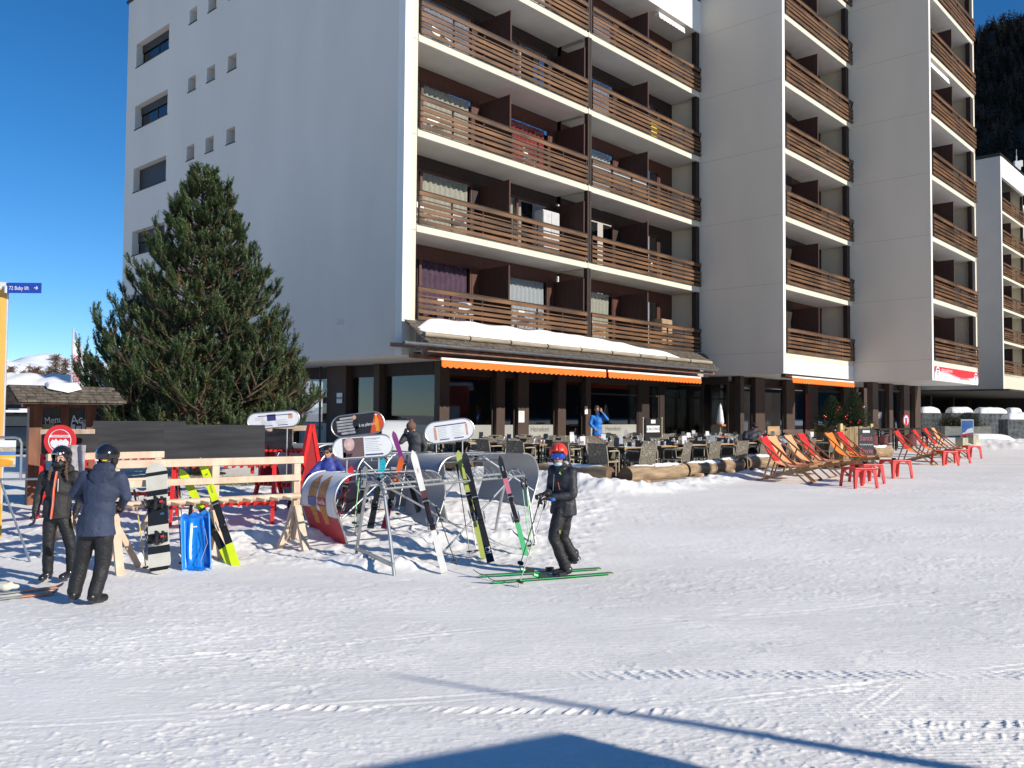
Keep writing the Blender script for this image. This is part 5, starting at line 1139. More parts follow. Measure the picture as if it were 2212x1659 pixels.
# tall bent white sheet behind
c = gp(858, 18.4); tb = thing('bent_panel', 'tall pale grey panel with a bent over top behind the black capsule sign', 'panel', (c.x, c.y, c.z), R_(20)); hh = ray(860, 909).z * 18.4 - c.z
P = [[(x * .32, y, z) for y, z in [(0, 0), (0, hh * .6), (.02, hh * .85), (.12, hh * .97), (.3, hh), (.45, hh * .93)]] for x in (-1, -.3, .3, 1)]
MB().grid(P, 0, .01).build('sheet', M('pale_grey_sheet', (.52, .53, .53), .5, .05, 2), tb, smooth=True)
[MB().tube([(x * .325, y, z) for y, z in [(0, 0), (0, hh * .6), (.02, hh * .85), (.12, hh * .97), (.3, hh), (.45, hh * .93)]], .014, 6).build('edge_tube', m_galv, tb) for x in (-1, 1)]
# front comb rack on two inverted U legs
ka = (ground_at(853.8, 1245.7), ground_at(766.6, 1204.5)); kb = (ground_at(1159.7, 1177.8), ground_at(1069, 1142.7))
kc = (ka[0] + ka[1]) / 2; kd = (kb[0] + kb[1]) / 2; KR = thing('comb_ski_rack', 'low galvanised ski rack with slanted pegs on two inverted U legs, holding the white skis', 'ski rack', (kc.x, kc.y, kc.z))
def U(pa, pb, zt):
    A_, B_ = pa - kc, pb - kc; m = (A_ + B_) / 2; t0, t1 = m + (A_ - m) * .42, m + (B_ - m) * .42; t0.z = t1.z = zt - kc.z
    pts = [A_ - Vector((0, 0, .08)), A_.lerp(t0, .5), t0 - (t0 - A_) * .08]; 
    for f in (.15, .4, .6, .85): q = t0.lerp(t1, f); q.z += .06 * math.sin(math.pi * f) + .02; pts.append(q)
    pts += [t1 - (t1 - B_) * .08, B_.lerp(t1, .5), B_ - Vector((0, 0, .08))]
    MB().tube(pts, .024, 10).build('leg', m_galv, KR); return (t0, t1)
u0 = U(*ka, -.99); u1 = U(*kb, -.94)
for i, (p, q) in enumerate(((u0[0], u1[0]), (u0[1], u1[1]))):
    MB().tube([p, q], .018, 8).build('rail', m_galv, KR)
mb = MB(); n = 20
for i in range(n):
    f = (i + .5) / n
    for j in (0, 1): p = u0[j].lerp(u1[j], f); o_ = (u0[j] - u0[1 - j]).normalized(); mb.tube([p, p + o_ * .05 + Vector((-.09, -.02, .11))], .007, 5)
mb.build('pegs', m_galv, KR)
mb = MB(); mb.tube([u0[0].lerp(u1[0], .04), kb[1] - kc + Vector((-.5, -.2, .0))], .016, 6); mb.bar(ka[0] - kc + Vector((-.02, .0, .14)), ka[1] - kc + Vector((0, 0, .14)), .03, .05); mb.tube([u1[0].lerp(u0[0], .1), kd.lerp(kc, .55) - kc + Vector((0, 0, 0))], .016, 6); mb.build('brace', m_galv, KR)
# ------------------------------------------------------------------ skis, poles, snowboard, sledge
m_bind = M('binding_black', (.018, .018, .02), .4, .2, 20); m_bmet = M('binding_metal', (.5, .5, .5), .35, .1, 10, metal=.8); m_bwht = M('binding_white', (.7, .7, .7), .4)
def ski_mesh(L, cols, w=.095, tail=False, letters=None, base=False, ltxtmat=None):
    """ski along +z, tail at 0, top sheet facing -y; cols = [(from, to, material)]"""
    mb = MB(); mats = []; n = 36
    def wid(f): return w * (.76 + .24 * abs(2 * f - .95) ** 1.6) * (1 if f < .93 else math.sqrt(max(0.02, 1 - ((f - .93) / .07) ** 2)))
    def off(f): return -(.045 * max(0, (f - .9) / .1) ** 2) * L
    P = []; zs = [i / n for i in range(n + 1)]
    for m in [c[2] for c in cols] + [m_bind]:
        if m not in mats: mats.append(m)
    for i in range(n):
        f0, f1 = zs[i], zs[i + 1]; mt = next((c[2] for c in cols if c[0] <= (f0 + f1) / 2 <= c[1]), cols[-1][2]); k = mats.index(mt)
        a, b = wid(f0) / 2, wid(f1) / 2; y0, y1 = off(f0), off(f1); t = .012
        mb.add([(-a, y0, f0 * L), (a, y0, f0 * L), (b, y1, f1 * L), (-b, y1, f1 * L)], [(0, 1, 2, 3)], k)
        mb.add([(-a, y0 + t, f0 * L), (a, y0 + t, f0 * L), (b, y1 + t, f1 * L), (-b, y1 + t, f1 * L), (-a, y0, f0 * L), (a, y0, f0 * L), (b, y1, f1 * L), (-b, y1, f1 * L)], [(0, 3, 2, 1), (0, 4, 7, 3), (1, 2, 6, 5)], k)
    mb.add([(-wid(0) / 2, 0, 0), (wid(0) / 2, 0, 0), (wid(0) / 2, .012, 0), (-wid(0) / 2, .012, 0)], [(0, 3, 2, 1)], 0)
    if letters:
        mats.append(ltxtmat or m_sgwhite)
        for (txt, f, size, rot) in letters:
            X = frame((0, -.0015, f * L), (0, 0, 1), (-1, 0, 0), (0, -1, 0)) if rot else frame((0, -.0015, f * L), (1, 0, 0), (0, 0, 1), (0, -1, 0)); mb.text(txt, X @ T(0, -size * .35, 0), size, len(mats) - 1, .0008, 'CENTER')
    return mb, mats
def binding_mesh(L, w=.08, mid=.47, acc=None):
    mb = MB()
    for dz, h in ((.17, .05), (-.17, .065)):
        z = L * mid + dz; mb.box((0, -.01, z), (w * .9, .03, .12)); mb.box((0, -.01 - h * .6, z), (w * .7, h, .06)); mb.tube([(-.045, -.03 - h * .5, z), (.045, -.03 - h * .5, z)], .014, 6, 1)
    mb.box((0, -.012, L * mid), (w * .55, .02, .34)); mb.tube([(-w * .75, -.02, L * mid - .06), (-w * .7, -.045, L * mid - .2)], .008, 5, 1); mb.tube([(w * .75, -.02, L * mid - .06), (w * .7, -.045, L * mid - .2)], .008, 5, 1)
    if acc: mb.box((0, -.055, L * mid - .17), (w * .6, .02, .07), 2)
    return mb
def lean(base, top):                    # matrix: z from base to top, -y facing the camera side
    z = (top - base).normalized(); x = z.cross(Vector((0, -1, 0))); x = Vector((0, -1, 0)).cross(z) if False else (Vector((1, 0, 0)) - z * z.x).normalized(); y = z.cross(x); return frame(base, x, y, z)
def skis(base_px, top_px, Yb, Yt, L, cols, label, spread=.0, gap=.03, twist=0, letters=None, acc=None, w=.095, both=True, ltxt=None, flip=False, name='pair_of_skis', cross=0):
    b = ray(*base_px) * Yb; t = ray(*top_px) * Yt; X = lean(b, t) @ RZ(twist); L = (t - b).length if L is None else L
    r = bpy.data.objects.new(name, None); COL.objects.link(r); r.matrix_world = X; tag(r, label, 'skis', 'skis leaning on the racks')
    for k in range(2 if both else 1):
        mb, mats = ski_mesh(L, cols, w, letters=letters if k == 0 else None, ltxtmat=ltxt)
        s = mb.build('ski', mats, r); bm = binding_mesh(L, w * .85, acc=acc).build('binding', [m_bind, m_bmet] + ([acc] if acc else []), s)
        if k == 1: s.location = (spread, gap, 0 if not cross else 0); s.rotation_euler = (0, R_(cross), R_(180) if not cross else 0)
        if flip: s.rotation_euler = (0, 0, R_(180) * (1 - k))
    return r
C_ = lambda n, c, r=.35: M(n, c, r, .08, 6, coat=.2)
white, blk, ylw, redk, tq, org, prp, grn, pnk, gry, brn = C_('ski_white', (.80, .78, .72)), C_('ski_black', (.018, .018, .018)), C_('ski_neon_yellow', (.68, .83, .02)), C_('ski_red', (.62, .04, .05)), C_('ski_turquoise', (.03, .42, .52)), C_('ski_orange', (.70, .13, .03)), C_('ski_purple', (.22, .04, .20)), C_('ski_green', (.10, .52, .20)), C_('ski_pink', (.60, .18, .24)), C_('ski_grey', (.28, .28, .28)), C_('ski_dark_red', (.14, .05, .05))
skis((960, 1236), (892, 978), 11.35, 12.15, None, [(0, .33, white), (.33, .66, brn), (.66, 1, white)], 'white skis with a dark middle leaning on the front of the comb rack', letters=[('rossi', .84, .035, True)], ltxt=redk)
skis((1060, 1213), (1003, 981), 12.1, 13.0, None, [(0, 1, blk)], 'black skis with a pale K emblem near the tail, leaning right of the text sign', letters=[('K2', .10, .10, True)], w=.11)
skis((1046, 1205), (990, 978), 12.35, 13.15, None, [(0, 1, C_('ski_lime', (.42, .48, .12)))], 'lime and grey skis crossing behind the black skis', both=False, w=.10)
skis((1137, 1201), (1079, 988), 12.65, 13.3, None, [(0, .35, grn), (.35, .5, blk), (.5, .78, pnk), (.78, 1, blk)], 'narrow pink, black and green skis left of the green poles', letters=[('Atomi', .88, .03, True)], w=.085, acc=redk)
skis((512, 1229), (436, 993), 11.75, 12.35, None, [(0, .22, ylw), (.22, .62, blk), (.62, 1, ylw)], 'neon yellow skis with black middles leaning on the pale timber rack', letters=[('R', .86, .06, True), ('RADICAL', .72, .03, True)], ltxt=blk, spread=-.05, gap=.05, cross=-9, w=.12)
skis((722, 1135), (760, 1008), 13.6, 14.1, None, [(0, .1, blk), (.1, 1, redk)], 'bright red skis leaning beside the amber bottle sheet')
skis((800, 1140), (828, 992), 13.4, 14.1, None, [(0, .72, blk), (.72, 1, tq)], 'black skis with turquoise tips under the wine sign', letters=[('K2', .93, .06, False)], ltxt=blk, w=.11)
skis((772, 1150), (790, 1010), 13.2, 13.9, None, [(0, 1, gry)], 'grey skis standing left of the turquoise tipped pair', both=False)
skis((829, 1140), (868, 990), 13.6, 14.4, None, [(0, .25, redk), (.25, .6, blk), (.6, 1, org)], 'orange skis right of the turquoise tipped pair')
skis((905, 1105), (850, 935), 14.9, 15.6, None, [(0, .5, blk), (.5, 1, prp)], 'purple skis rising beside the black capsule sign')
skis((318, 1190), (338, 1052), 12.1, 12.6, None, [(0, 1, gry)], 'grey skis with dark bindings behind the left leg of the timber rack', both=False)
skis((348, 1205), (356, 1100), 12.3, 12.7, None, [(0, 1, white)], 'white snowboard edge half hidden behind the striped snowboard', both=False, w=.16)
skis((408, 1140), (418, 1062), 12.6, 13.0, None, [(0, .5, org), (.5, 1, white)], 'white and orange ski above the blue sledge', both=False)
skis((615, 1125), (655, 1005), 15.3, 15.7, None, [(0, 1, blk)], 'black skis hanging on the red rack left of the red stand', both=False)
# poles
def pole_mesh(L, c, r, grip=True, straps=True):
    MB().tube([(0, 0, 0), (0, 0, .02), (0, 0, L)], [.002, .007, .008], 6).build('shaft', c, r)
    MB().lathe([(.003, .06), (.045, .075), (.047, .085), (.008, .095)], seg=10).build('basket', m_bind, r)
    MB().tube([(0, 0, L - .14), (0, 0, L - .08), (0, 0, L), (0, 0, L + .015)], [.012, .017, .016, .02], 8).build('grip', m_bind, r)
    if straps: MB().tube([(0, -.01, L), (.04, -.03, L - .05), (.05, -.03, L - .14), (.02, -.02, L - .17), (-.005, -.015, L - .06)], .006, 5, flat=.4).build('strap', m_bind, r)
def pole(base_px, top_px, Yb, Yt, c, label):
    b = ray(*base_px) * Yb; t = ray(*top_px) * Yt; r = bpy.data.objects.new('ski_pole', None); COL.objects.link(r); r.matrix_world = lean(b, t); tag(r, label, 'ski pole', 'ski poles'); pole_mesh((t - b).length, c, r); return r
pg = C_('pole_grey', (.35, .34, .33)); pk = C_('pole_black', (.03, .03, .03)); py_ = C_('pole_yellow', (.6, .45, .1)); pgr = C_('pole_green', (.25, .62, .25))
pole((986, 1222), (942, 1095), 11.6, 11.9, pk, 'black ski pole behind the tail of the white skis')
pole((1016, 1203), (987, 1005), 12.6, 13.05, pk, 'left one of the dark poles beside the black skis'); pole((1031, 1201), (1001, 1008), 12.7, 13.05, pg, 'grey pole just left of the black skis')
pole((1146, 1190), (1126, 1035), 12.9, 13.35, pgr, 'left green pole hooked over the right end of the comb rack'); pole((1150, 1188), (1136, 1034), 12.95, 13.35, pgr, 'right green pole hooked over the right end of the comb rack')
pole((317, 1238), (290, 1060), 11.3, 11.65, py_, 'yellow and white pole left of the striped snowboard'); pole((394, 1228), (381, 1052), 11.7, 12.1, pk, 'black and white pole left of the blue sledge'); pole((398, 1190), (387, 1050), 12.2, 12.3, pg, 'grey pole behind the black and white one')
pole((765, 1140), (778, 1012), 13.1, 13.6, pgr, 'thin green pole between the red and grey skis'); pole((858, 1120), (880, 985), 14.2, 14.6, pk, 'dark pole right of the orange skis')
# striped snowboard
b = ray(345, 1241) * 11.25; t = ray(337, 1000) * 11.65; Lb = (t - b).length; SB = bpy.data.objects.new('snowboard', None); COL.objects.link(SB); SB.matrix_world = lean(b, t); tag(SB, 'cream snowboard with black stripes and black bindings on the timber rack', 'snowboard')
m_cr = C_('board_cream', (.66, .64, .55)); mb = MB(); N = 60; W_ = .30
def bw(f):
    e = .11; k = 1
    if f < e: k = math.sqrt(max(0, 1 - ((e - f) / e) ** 2))
    if f > 1 - e: k = math.sqrt(max(0, 1 - ((f - 1 + e) / e) ** 2))
    return W_ / 2 * (.88 + .12 * abs(2 * f - 1) ** 1.5) * max(.04, k)
st_ = [(.035, .075), (.19, .245), (.44, .60), (.70, .745), (.875, .92)]
for i in range(N):
    f0, f1 = i / N, (i + 1) / N; fm = (f0 + f1) / 2; mi = 1 if any(a < fm < c for a, c in st_) else 0; yo = lambda f: -.05 * max(0, abs(2 * f - 1) - .8) ** 1.5 * 8
    a, c = bw(f0), bw(f1); y0, y1 = yo(f0), yo(f1)
    mb.add([(-a, y0, f0 * Lb), (a, y0, f0 * Lb), (c, y1, f1 * Lb), (-c, y1, f1 * Lb), (-a, y0 + .012, f0 * Lb), (a, y0 + .012, f0 * Lb), (c, y1 + .012, f1 * Lb), (-c, y1 + .012, f1 * Lb)], [(0, 1, 2, 3), (4, 7, 6, 5), (0, 3, 7, 4), (1, 5, 6, 2)], mi)
mb.text('rib', frame((.03, -.0015, Lb * .52), (1, 0, 0), (0, 0, 1), (0, -1, 0)), .05, 2, .0008); mb.build('deck', [m_cr, blk, C_('board_blue', (.1, .25, .5))], SB)
for f in (.315, .625):
    z = Lb * f; mb = MB(); mb.box((0, -.018, z), (.25, .03, .12)); mb.tube([(-.11, -.02, z + .05), (-.13, -.10, z + .06), (-.10, -.16, z + .02), (-.10, -.15, z - .03), (-.12, -.08, z - .06), (-.11, -.02, z - .05)], .014, 6, closed=True)
    mb.tube([(.0, -.02, z + .07), (.0, -.08, z + .085), (.02, -.11, z), (.0, -.08, z - .085), (0, -.02, z - .07)], .022, 6, flat=.5); mb.tube([(.08, -.02, z + .06), (.08, -.06, z + .075), (.09, -.08, z), (.08, -.06, z - .075), (.08, -.02, z - .06)], .018, 6, flat=.5); mb.ell((0, -.04, z), (.12, .035, .065)); mb.box((.085, -.095, z), (.035, .02, .03), 1)
    mb.build('binding', [m_bind, redk], SB)
mb = MB(); q = ground_at(318, 1150); 
# blue sledge
b = ray(424, 1233) * 11.45; t = ray(422, 1108) * 11.7; Ls = (t - b).length; SL = bpy.data.objects.new('sledge', None); COL.objects.link(SL); SL.matrix_world = lean(b, t) @ RY(R_(-1)); tag(SL, 'bright blue plastic sledge standing upright against the timber rack', 'sledge')
m_sl = M('sledge_blue', (.012, .22, .72), .3, .05, 5, coat=.4); P = []; NX, NZ = 40, 50; Wd = .40
for i in range(NZ + 1):
    f = i / NZ; row = []
    for j in range(NX + 1):
        u = j / NX * 2 - 1; a = abs(u); rim = smooth01(np.array((a - .80) / .12)).item(); ef = min(f, 1 - f); er = 1 - smooth01(np.array(ef / .09)).item()
        depth = .085 * (1 - max(rim, er)); rid = .032 * math.exp(-((a - (.50 + .08 * math.sin(f * 5))) / .16) ** 2) * smooth01(np.array((f - .08) / .2)).item() * smooth01(np.array((.95 - f) / .1)).item() + .010 * math.exp(-(u / .04) ** 2) * (.1 < f < .55) + .004 * math.sin(f * 60) * (a < .35) * (f < .5)
        lip = -.02 * smooth01(np.array((a - .95) / .05)).item()
        row.append((u * Wd / 2 * (1 - .03 * er - .05 * (1 - rim) * 0), depth - rid * (1 - max(rim, er)) - lip, f * Ls + (.02 * math.cos(u * 9) * (ef < .02))))
    P.append(row)
MB().grid(P, 0, .004).build('shell', m_sl, SL, smooth=True); MB().tube([(.05, .05, .02), (.07, -.02, .12), (.16, .0, .35), (.13, .0, .55)], .004, 5).build('rope', pg, SL)
MB().box((-.02, .01 + .06, Ls * .78), (.05, .01, .018)).build('sticker', m_sgwhite, SL)
# skis lying on the snow at the left edge
for i, (pa, pb) in enumerate([((-60, 1294), (163, 1268)), ((-60, 1306), (150, 1281))]):
    a, b_ = ground_at(*pa), ground_at(*pb); b_ = a + (b_ - a) * .88; d = (b_ - a).normalized(); X = frame(a + Vector((0, 0, .035)), Vector((-d.y, d.x, 0)), (0, 0, -1), d)
    r = bpy.data.objects.new('ski', None); COL.objects.link(r); r.matrix_world = X; r.name = 'lying_ski'; tag(r, ['orange ski lying flat on the snow, farther one at the left edge', 'orange ski lying flat on the snow, nearer one at the left edge'][i], 'ski', 'orange skis lying on the snow')
    mb, mats = ski_mesh((b_ - a).length, [(0, .55, gry), (.55, .92, C_('ski_tan', (.62, .27, .12))), (.92, 1, brn)], .10); mb.build('ski_body', mats, r)
g = ground_at(18, 1285); GLV = MB(); rr = random.Random(4)
for i in range(9): GLV.ell((rr.uniform(-.16, .10), rr.uniform(-.06, .06), .06 + rr.uniform(0, .04)), (rr.uniform(.04, .08), rr.uniform(.03, .05), rr.uniform(.03, .05)), 12, 8, rot=Matrix.Rotation(rr.uniform(0, 3), 3, 'Z'))
me = fuse(GLV, .012, 3); me.materials.append(M('cream_leather', (.62, .62, .52), .6, .2, 9)); o = bpy.data.objects.new('ski_boots_glove', me); o.name = 'white_gloves'; COL.objects.link(o); o.location = g + Vector((0, 0, .02)); tag(o, 'crumpled pair of white gloves on the orange skis at the left edge', 'gloves')
# grey knitted blanket hanging on the kiosk side of the rack
P = [[(x * .24, .03 * math.sin(x * 9 + z * 2), z * .62) for x in np.linspace(-.5, .5, 20)] for z in np.linspace(0, 1, 12)]
c = ray(161, 1010) * 13.0; 
o = MB().grid(P, 0, .02).build('knitted_scarf', M('grey_knit', (.34, .32, .34), .95, .25, 14, .6, 60), smooth=True); c = ray(166, 1050) * 13.05; o.location = c; tag(o, 'grey knitted scarf hanging on the rack behind the woman in black', 'scarf')
# ------------------------------------------------------------------ people
m_skin = M('skin', (.52, .30, .22), .55, .12, 12, sub=0); m_skin2 = M('skin_tan', (.45, .26, .19), .55, .1, 12)
m_hair = M('brown_hair', (.10, .055, .03), .6, .35, 30, .5, 60, stretch=(6, 6, 1)); m_hairb = M('black_hair', (.015, .012, .01), .5, .3, 30)
def V3(p): return Vector(p)
def hand(mb, w, d, n, s=1.0, curl=.7, thumb=1):
    """palm + four bent fingers + thumb; w wrist, d hand direction, n palm normal"""
    d = V3(d).normalized(); n = (V3(n) - d * V3(n).dot(d)).normalized(); c = d.cross(n)
    palm = V3(w) + d * .05 * s
    mb.ell(palm, (.043 * s, .018 * s, .052 * s), 12, 8, rot=Matrix((c, n, d)).transposed())
    for i, (o, L) in enumerate([(-.032, .062), (-.011, .074), (.011, .070), (.032, .055)]):
        p = V3(w) + d * .095 * s + c * o * s; q = p + (d * math.cos(curl * .5) + n * math.sin(curl * .5)) * L * .45 * s; e = q + (d * math.cos(curl * 1.6) + n * math.sin(curl * 1.6)) * L * .35 * s; f = e + (d * math.cos(curl * 2.6) + n * math.sin(curl * 2.6)) * L * .3 * s
        mb.cone(p - d * .02 * s, q, .0105 * s, .0098 * s, 8); mb.cone(q, e, .0098 * s, .009 * s, 8); mb.cone(e, f, .009 * s, .0078 * s, 8)
    b = V3(w) + d * .03 * s - c * .03 * s * thumb; q = b + (d * .6 - c * .75 * thumb + n * .35).normalized() * .035 * s; mb.cone(b, q, .0135 * s, .0115 * s, 8); mb.cone(q, q + (d * .8 - c * .2 * thumb + n * .5).normalized() * .032 * s, .0115 * s, .009 * s, 8)
def head_shape(mb, c, R3, s=1.0, ears=True):
    """skull, jaw, nose, brow, lips, ears; face looks along -y of R3"""
    def P(x, y, z): return V3(c) + R3 @ Vector((x * s, y * s, z * s))
    E_ = lambda x, y, z, rx, ry, rz: mb.ell(P(x, y, z), (rx * s, ry * s, rz * s), 14, 10, rot=R3)
    E_(0, .012, .035, .076, .094, .088); E_(0, -.012, -.045, .058, .070, .062); E_(0, -.040, -.085, .033, .034, .026)
    E_(0, -.078, .018, .050, .018, .016); E_(-.036, -.062, -.028, .024, .022, .022); E_(.036, -.062, -.028, .024, .022, .022)
    mb.cone(P(0, -.088, .010), P(0, -.108, -.024), .009 * s, .014 * s, 8); E_(0, -.084, -.056, .026, .012, .008); E_(0, -.082, -.067, .022, .012, .008)
    if ears:
        for sx in (-1, 1): E_(sx * .078, .012, -.01, .010, .020, .032)
def person(label, loc, J, jacket, trousers, boots=None, gloves=None, headrot=(0, 0, 0), hs=1.0, skin=None, jr=1.0, tr=1.0, rz=0, hood=False, hem=None, seated=False, hair=None, hcol=None, wr=.012, group=None, Lhand=None, Rhand=None):
    skin = skin or m_skin; r = thing('person', label, 'person', loc, rz); vx = 1 if loc[1] < 14 else (1.35 if loc[1] < 20 else 1.9)
    g = lambda k: V3(J[k]); pel, ch, nk, hd = g('pelvis'), g('chest'), g('neck'), g('head')
    from mathutils import Euler
    R3 = Euler(headrot).to_matrix(); sd = (g('ls') - g('rs')).normalized(); fw = sd.cross(Vector((0, 0, 1))).normalized(); upb = (ch - pel).normalized()
    RB = Matrix((sd, upb.cross(sd).normalized(), upb)).transposed()
    # one continuous body
    b = MB(); head_shape(b, hd, R3, hs); b.cone(nk - Vector((0, 0, .03)), hd + R3 @ Vector((0, .01, -.04)) * hs, .055 * hs, .052 * hs, 12)
    b.ell(ch, (.13, .08, .16), 16, 10, rot=RB); b.ell((ch + pel) / 2, (.105, .07, .16), 16, 10, rot=RB); b.ell(pel, (.12, .08, .10), 16, 10, rot=RB)
    for s_ in 'lr':
        sh, el, ha = g(s_ + 's'), g(s_ + 'e'), g(s_ + 'h'); b.cone(ch + (sh - ch) * .6, sh, .06, .05, 10); b.cone(sh, el, .046, .036, 10); b.cone(el, ha, .036, .026, 10)
        hn = (Lhand if s_ == 'l' else Rhand) or ((ha - el), (0, -1, -.3), .5)
        hand(b, ha, *hn[:2], (.80 if gloves else .98) * hs, hn[2], 1 if s_ == 'l' else -1)
        if 'lk' in J: hp, kn, an = g(s_ + 'p'), g(s_ + 'k'), g(s_ + 'a'); b.cone(hp, kn, .062, .046, 12); b.cone(kn, an, .05, .036, 12); b.cone(an, an + V3(J.get(s_ + 't', (0, -.12, -.04))), .036, .028, 8)
    fobj('body', b, skin, r, .0085 * vx, 3)
    # face details
    def P(x, y, z): return hd + R3 @ Vector((x * hs, y * hs, z * hs))
    f = MB()
    for sx in (-1, 1): f.ell(P(sx * .030, -.079, .002), (.013 * hs, .008 * hs, .008 * hs), 10, 8, 0, R3); f.ell(P(sx * .030, -.0865, .002), (.006 * hs, .004 * hs, .006 * hs), 8, 6, 1, R3); f.bar(P(sx * .015, -.094, .022), P(sx * .045, -.083, .024), .006, .006, 1)
    f.build('eyes', [M('eye_white', (.7, .68, .65), .3), M('eye_dark', (.02, .015, .012), .3)], r)
    MB().ell(P(0, -.0935, -.0615), (.022 * hs, .006 * hs, .0045 * hs), 10, 6, 0, R3).build('mouth', M('lips', (.38, .13, .11), .5), r)
    # jacket
    k = jr; b = MB(); b.ell(ch + Vector((0, 0, .02)), (.185 * k, .135 * k, .20), 18, 12, rot=RB); b.ell((ch + pel) / 2, (.175 * k, .135 * k, .19), 18, 12, rot=RB)
    hz_ = hem if hem is not None else pel.z - .04; lo = Vector((pel.x, pel.y, hz_ + .10)); b.ell(lo, (.185 * k, .145 * k, .13), 18, 12, rot=RB)
    n2 = 14; ring = lambda c_, a, bb: [c_ + RB @ Vector((a * math.cos(t), bb * math.sin(t), 0)) for t in np.linspace(0, 2 * math.pi, n2, endpoint=False)]
    top_ = ring(lo + Vector((0, 0, .12)), .18 * k, .14 * k); bot_ = ring(Vector((pel.x, pel.y, hz_)), .198 * k, .158 * k)
    b.add(top_ + bot_, [tuple(range(n2)), tuple(range(2 * n2 - 1, n2 - 1, -1))] + [(i, n2 + i, n2 + (i + 1) % n2, (i + 1) % n2) for i in range(n2)])
    b.cone(ch + Vector((0, 0, .12)), nk + Vector((0, 0, .005)), .10 * k, .075, 12)
    for s_ in 'lr':
        sh, el, ha = g(s_ + 's'), g(s_ + 'e'), g(s_ + 'h'); b.cone(ch + (sh - ch) * .5 + Vector((0, 0, .03)), sh, .10 * k, .078 * k, 12); b.cone(sh, el, .076 * k, .060 * k, 12); b.cone(el, el.lerp(ha, .93), .060 * k, .046 * k, 12)
    if hood: b.ell(nk + RB @ Vector((0, .07 if hood == 1 else .07, -.0)) , (.13, .075, .085), 14, 9, rot=RB); b.ell(nk + RB @ Vector((0, .0, .02)), (.10, .095, .05), 14, 9, rot=RB)
    fobj('jacket', b, jacket, r, .013 * vx, 5, wr, 7)
    # trousers and footwear
    if 'lk' in J:
        b = MB(); b.ell(pel, (.165 * tr, .125 * tr, .12), 16, 10, rot=RB)
        for s_ in 'lr': hp, kn, an = g(s_ + 'p'), g(s_ + 'k'), g(s_ + 'a'); b.cone(hp, kn, .098 * tr, .078 * tr, 14); b.cone(kn, an.lerp(kn, .05), .078 * tr, .072 * tr, 14)
        fobj('trousers', b, trousers, r, .013 * vx, 5, wr * .9, 6)
        for s_ in 'lr':
            an = g(s_ + 'a'); t_ = V3(J.get(s_ + 't', (0, -.14, -.05))); b = MB(); b.cone(an + Vector((0, 0, .06)), an + Vector((0, 0, -.03)), .062, .058, 12); b.cone(an + Vector((0, 0, -.035)) - t_ * .25, an + t_ + Vector((0, 0, -.0)), .052, .044, 12)
            fobj('boot', b, boots or m_bind, r, .009, 3)
    if gloves:
        for s_ in 'lr':
            el, ha = g(s_ + 'e'), g(s_ + 'h'); b = MB(); hn = (Lhand if s_ == 'l' else Rhand) or ((ha - el), (0, -1, -.3), .5)
            hand(b, ha, *hn[:2], 1.22 * hs, hn[2], 1 if s_ == 'l' else -1); b.cone(ha - (ha - el).normalized() * .05, ha + V3(hn[0]).normalized() * .03, .044, .036, 12); fobj('glove', b, gloves, r, .0075, 2)
    if hair: hair(r, P, R3, hs)
    return r, P, R3
def helmet(r, P, R3, col, hs=1.0, sx=1.0, trim=None, lift=0):
    mb = MB(); n, m = 28, 16; vs = []; 
    for i in range(m + 1):
        ph = math.pi * .5 * 1.22 * i / m
        for j in range(n + 1):
            th = 2 * math.pi * j / n; y = -math.cos(th) ; x = math.sin(th)
            lim = 1.0 - (.26 if y < -.55 else .0) * min(1, (-y - .55) / .2 if y < -.55 else 0); p_ = min(ph, math.pi * .5 * 1.22 * lim)
            vs.append(P(x * .108 * math.sin(p_), y * .128 * math.sin(p_) + .012, .046 + lift + .108 * math.cos(p_) * 1.05))
    fs = [(i * (n + 1) + j, (i + 1) * (n + 1) + j, (i + 1) * (n + 1) + j + 1, i * (n + 1) + j + 1) for i in range(m) for j in range(n)]
    mb.add(vs, fs); h = mb.build('helmet', col, r, smooth=True); md = h.modifiers.new('t', 'SOLIDIFY'); md.thickness = .012; md.offset = 1
    t = MB(); 
    for s_ in (-1, 1): t.ell(P(s_ * .096, .015, -.02), (.022 * hs, .045 * hs, .052 * hs), 12, 8, 0, R3)
    t.tube([P(-.095, 0, -.05), P(-.05, -.05, -.105), P(0, -.06, -.118), P(.05, -.05, -.105), P(.095, 0, -.05)], .006, 6)
    t.build('ear_pads', trim or m_bind, h); return h
def goggles(h, P, R3, lens):
    mb = MB(); pts = []; n = 14
    for i in range(n + 1):
        a = math.radians(-62 + 124 * i / n); nose = .016 * math.exp(-(a / .16) ** 2); pts.append([P(.098 * math.sin(a), -.112 * math.cos(a) + .008, -.030 + nose), P(.102 * math.sin(a), -.122 * math.cos(a) + .008, .004), P(.098 * math.sin(a), -.114 * math.cos(a) + .006, .042)])
    mb.grid(pts, 0, .005).build('goggles', lens, h, smooth=True)
    fr = MB().tube([p[0] for p in pts] + [p[2] for p in pts[::-1]], .0065, 6, closed=True); fr.build('goggle_frame', m_bind, h)
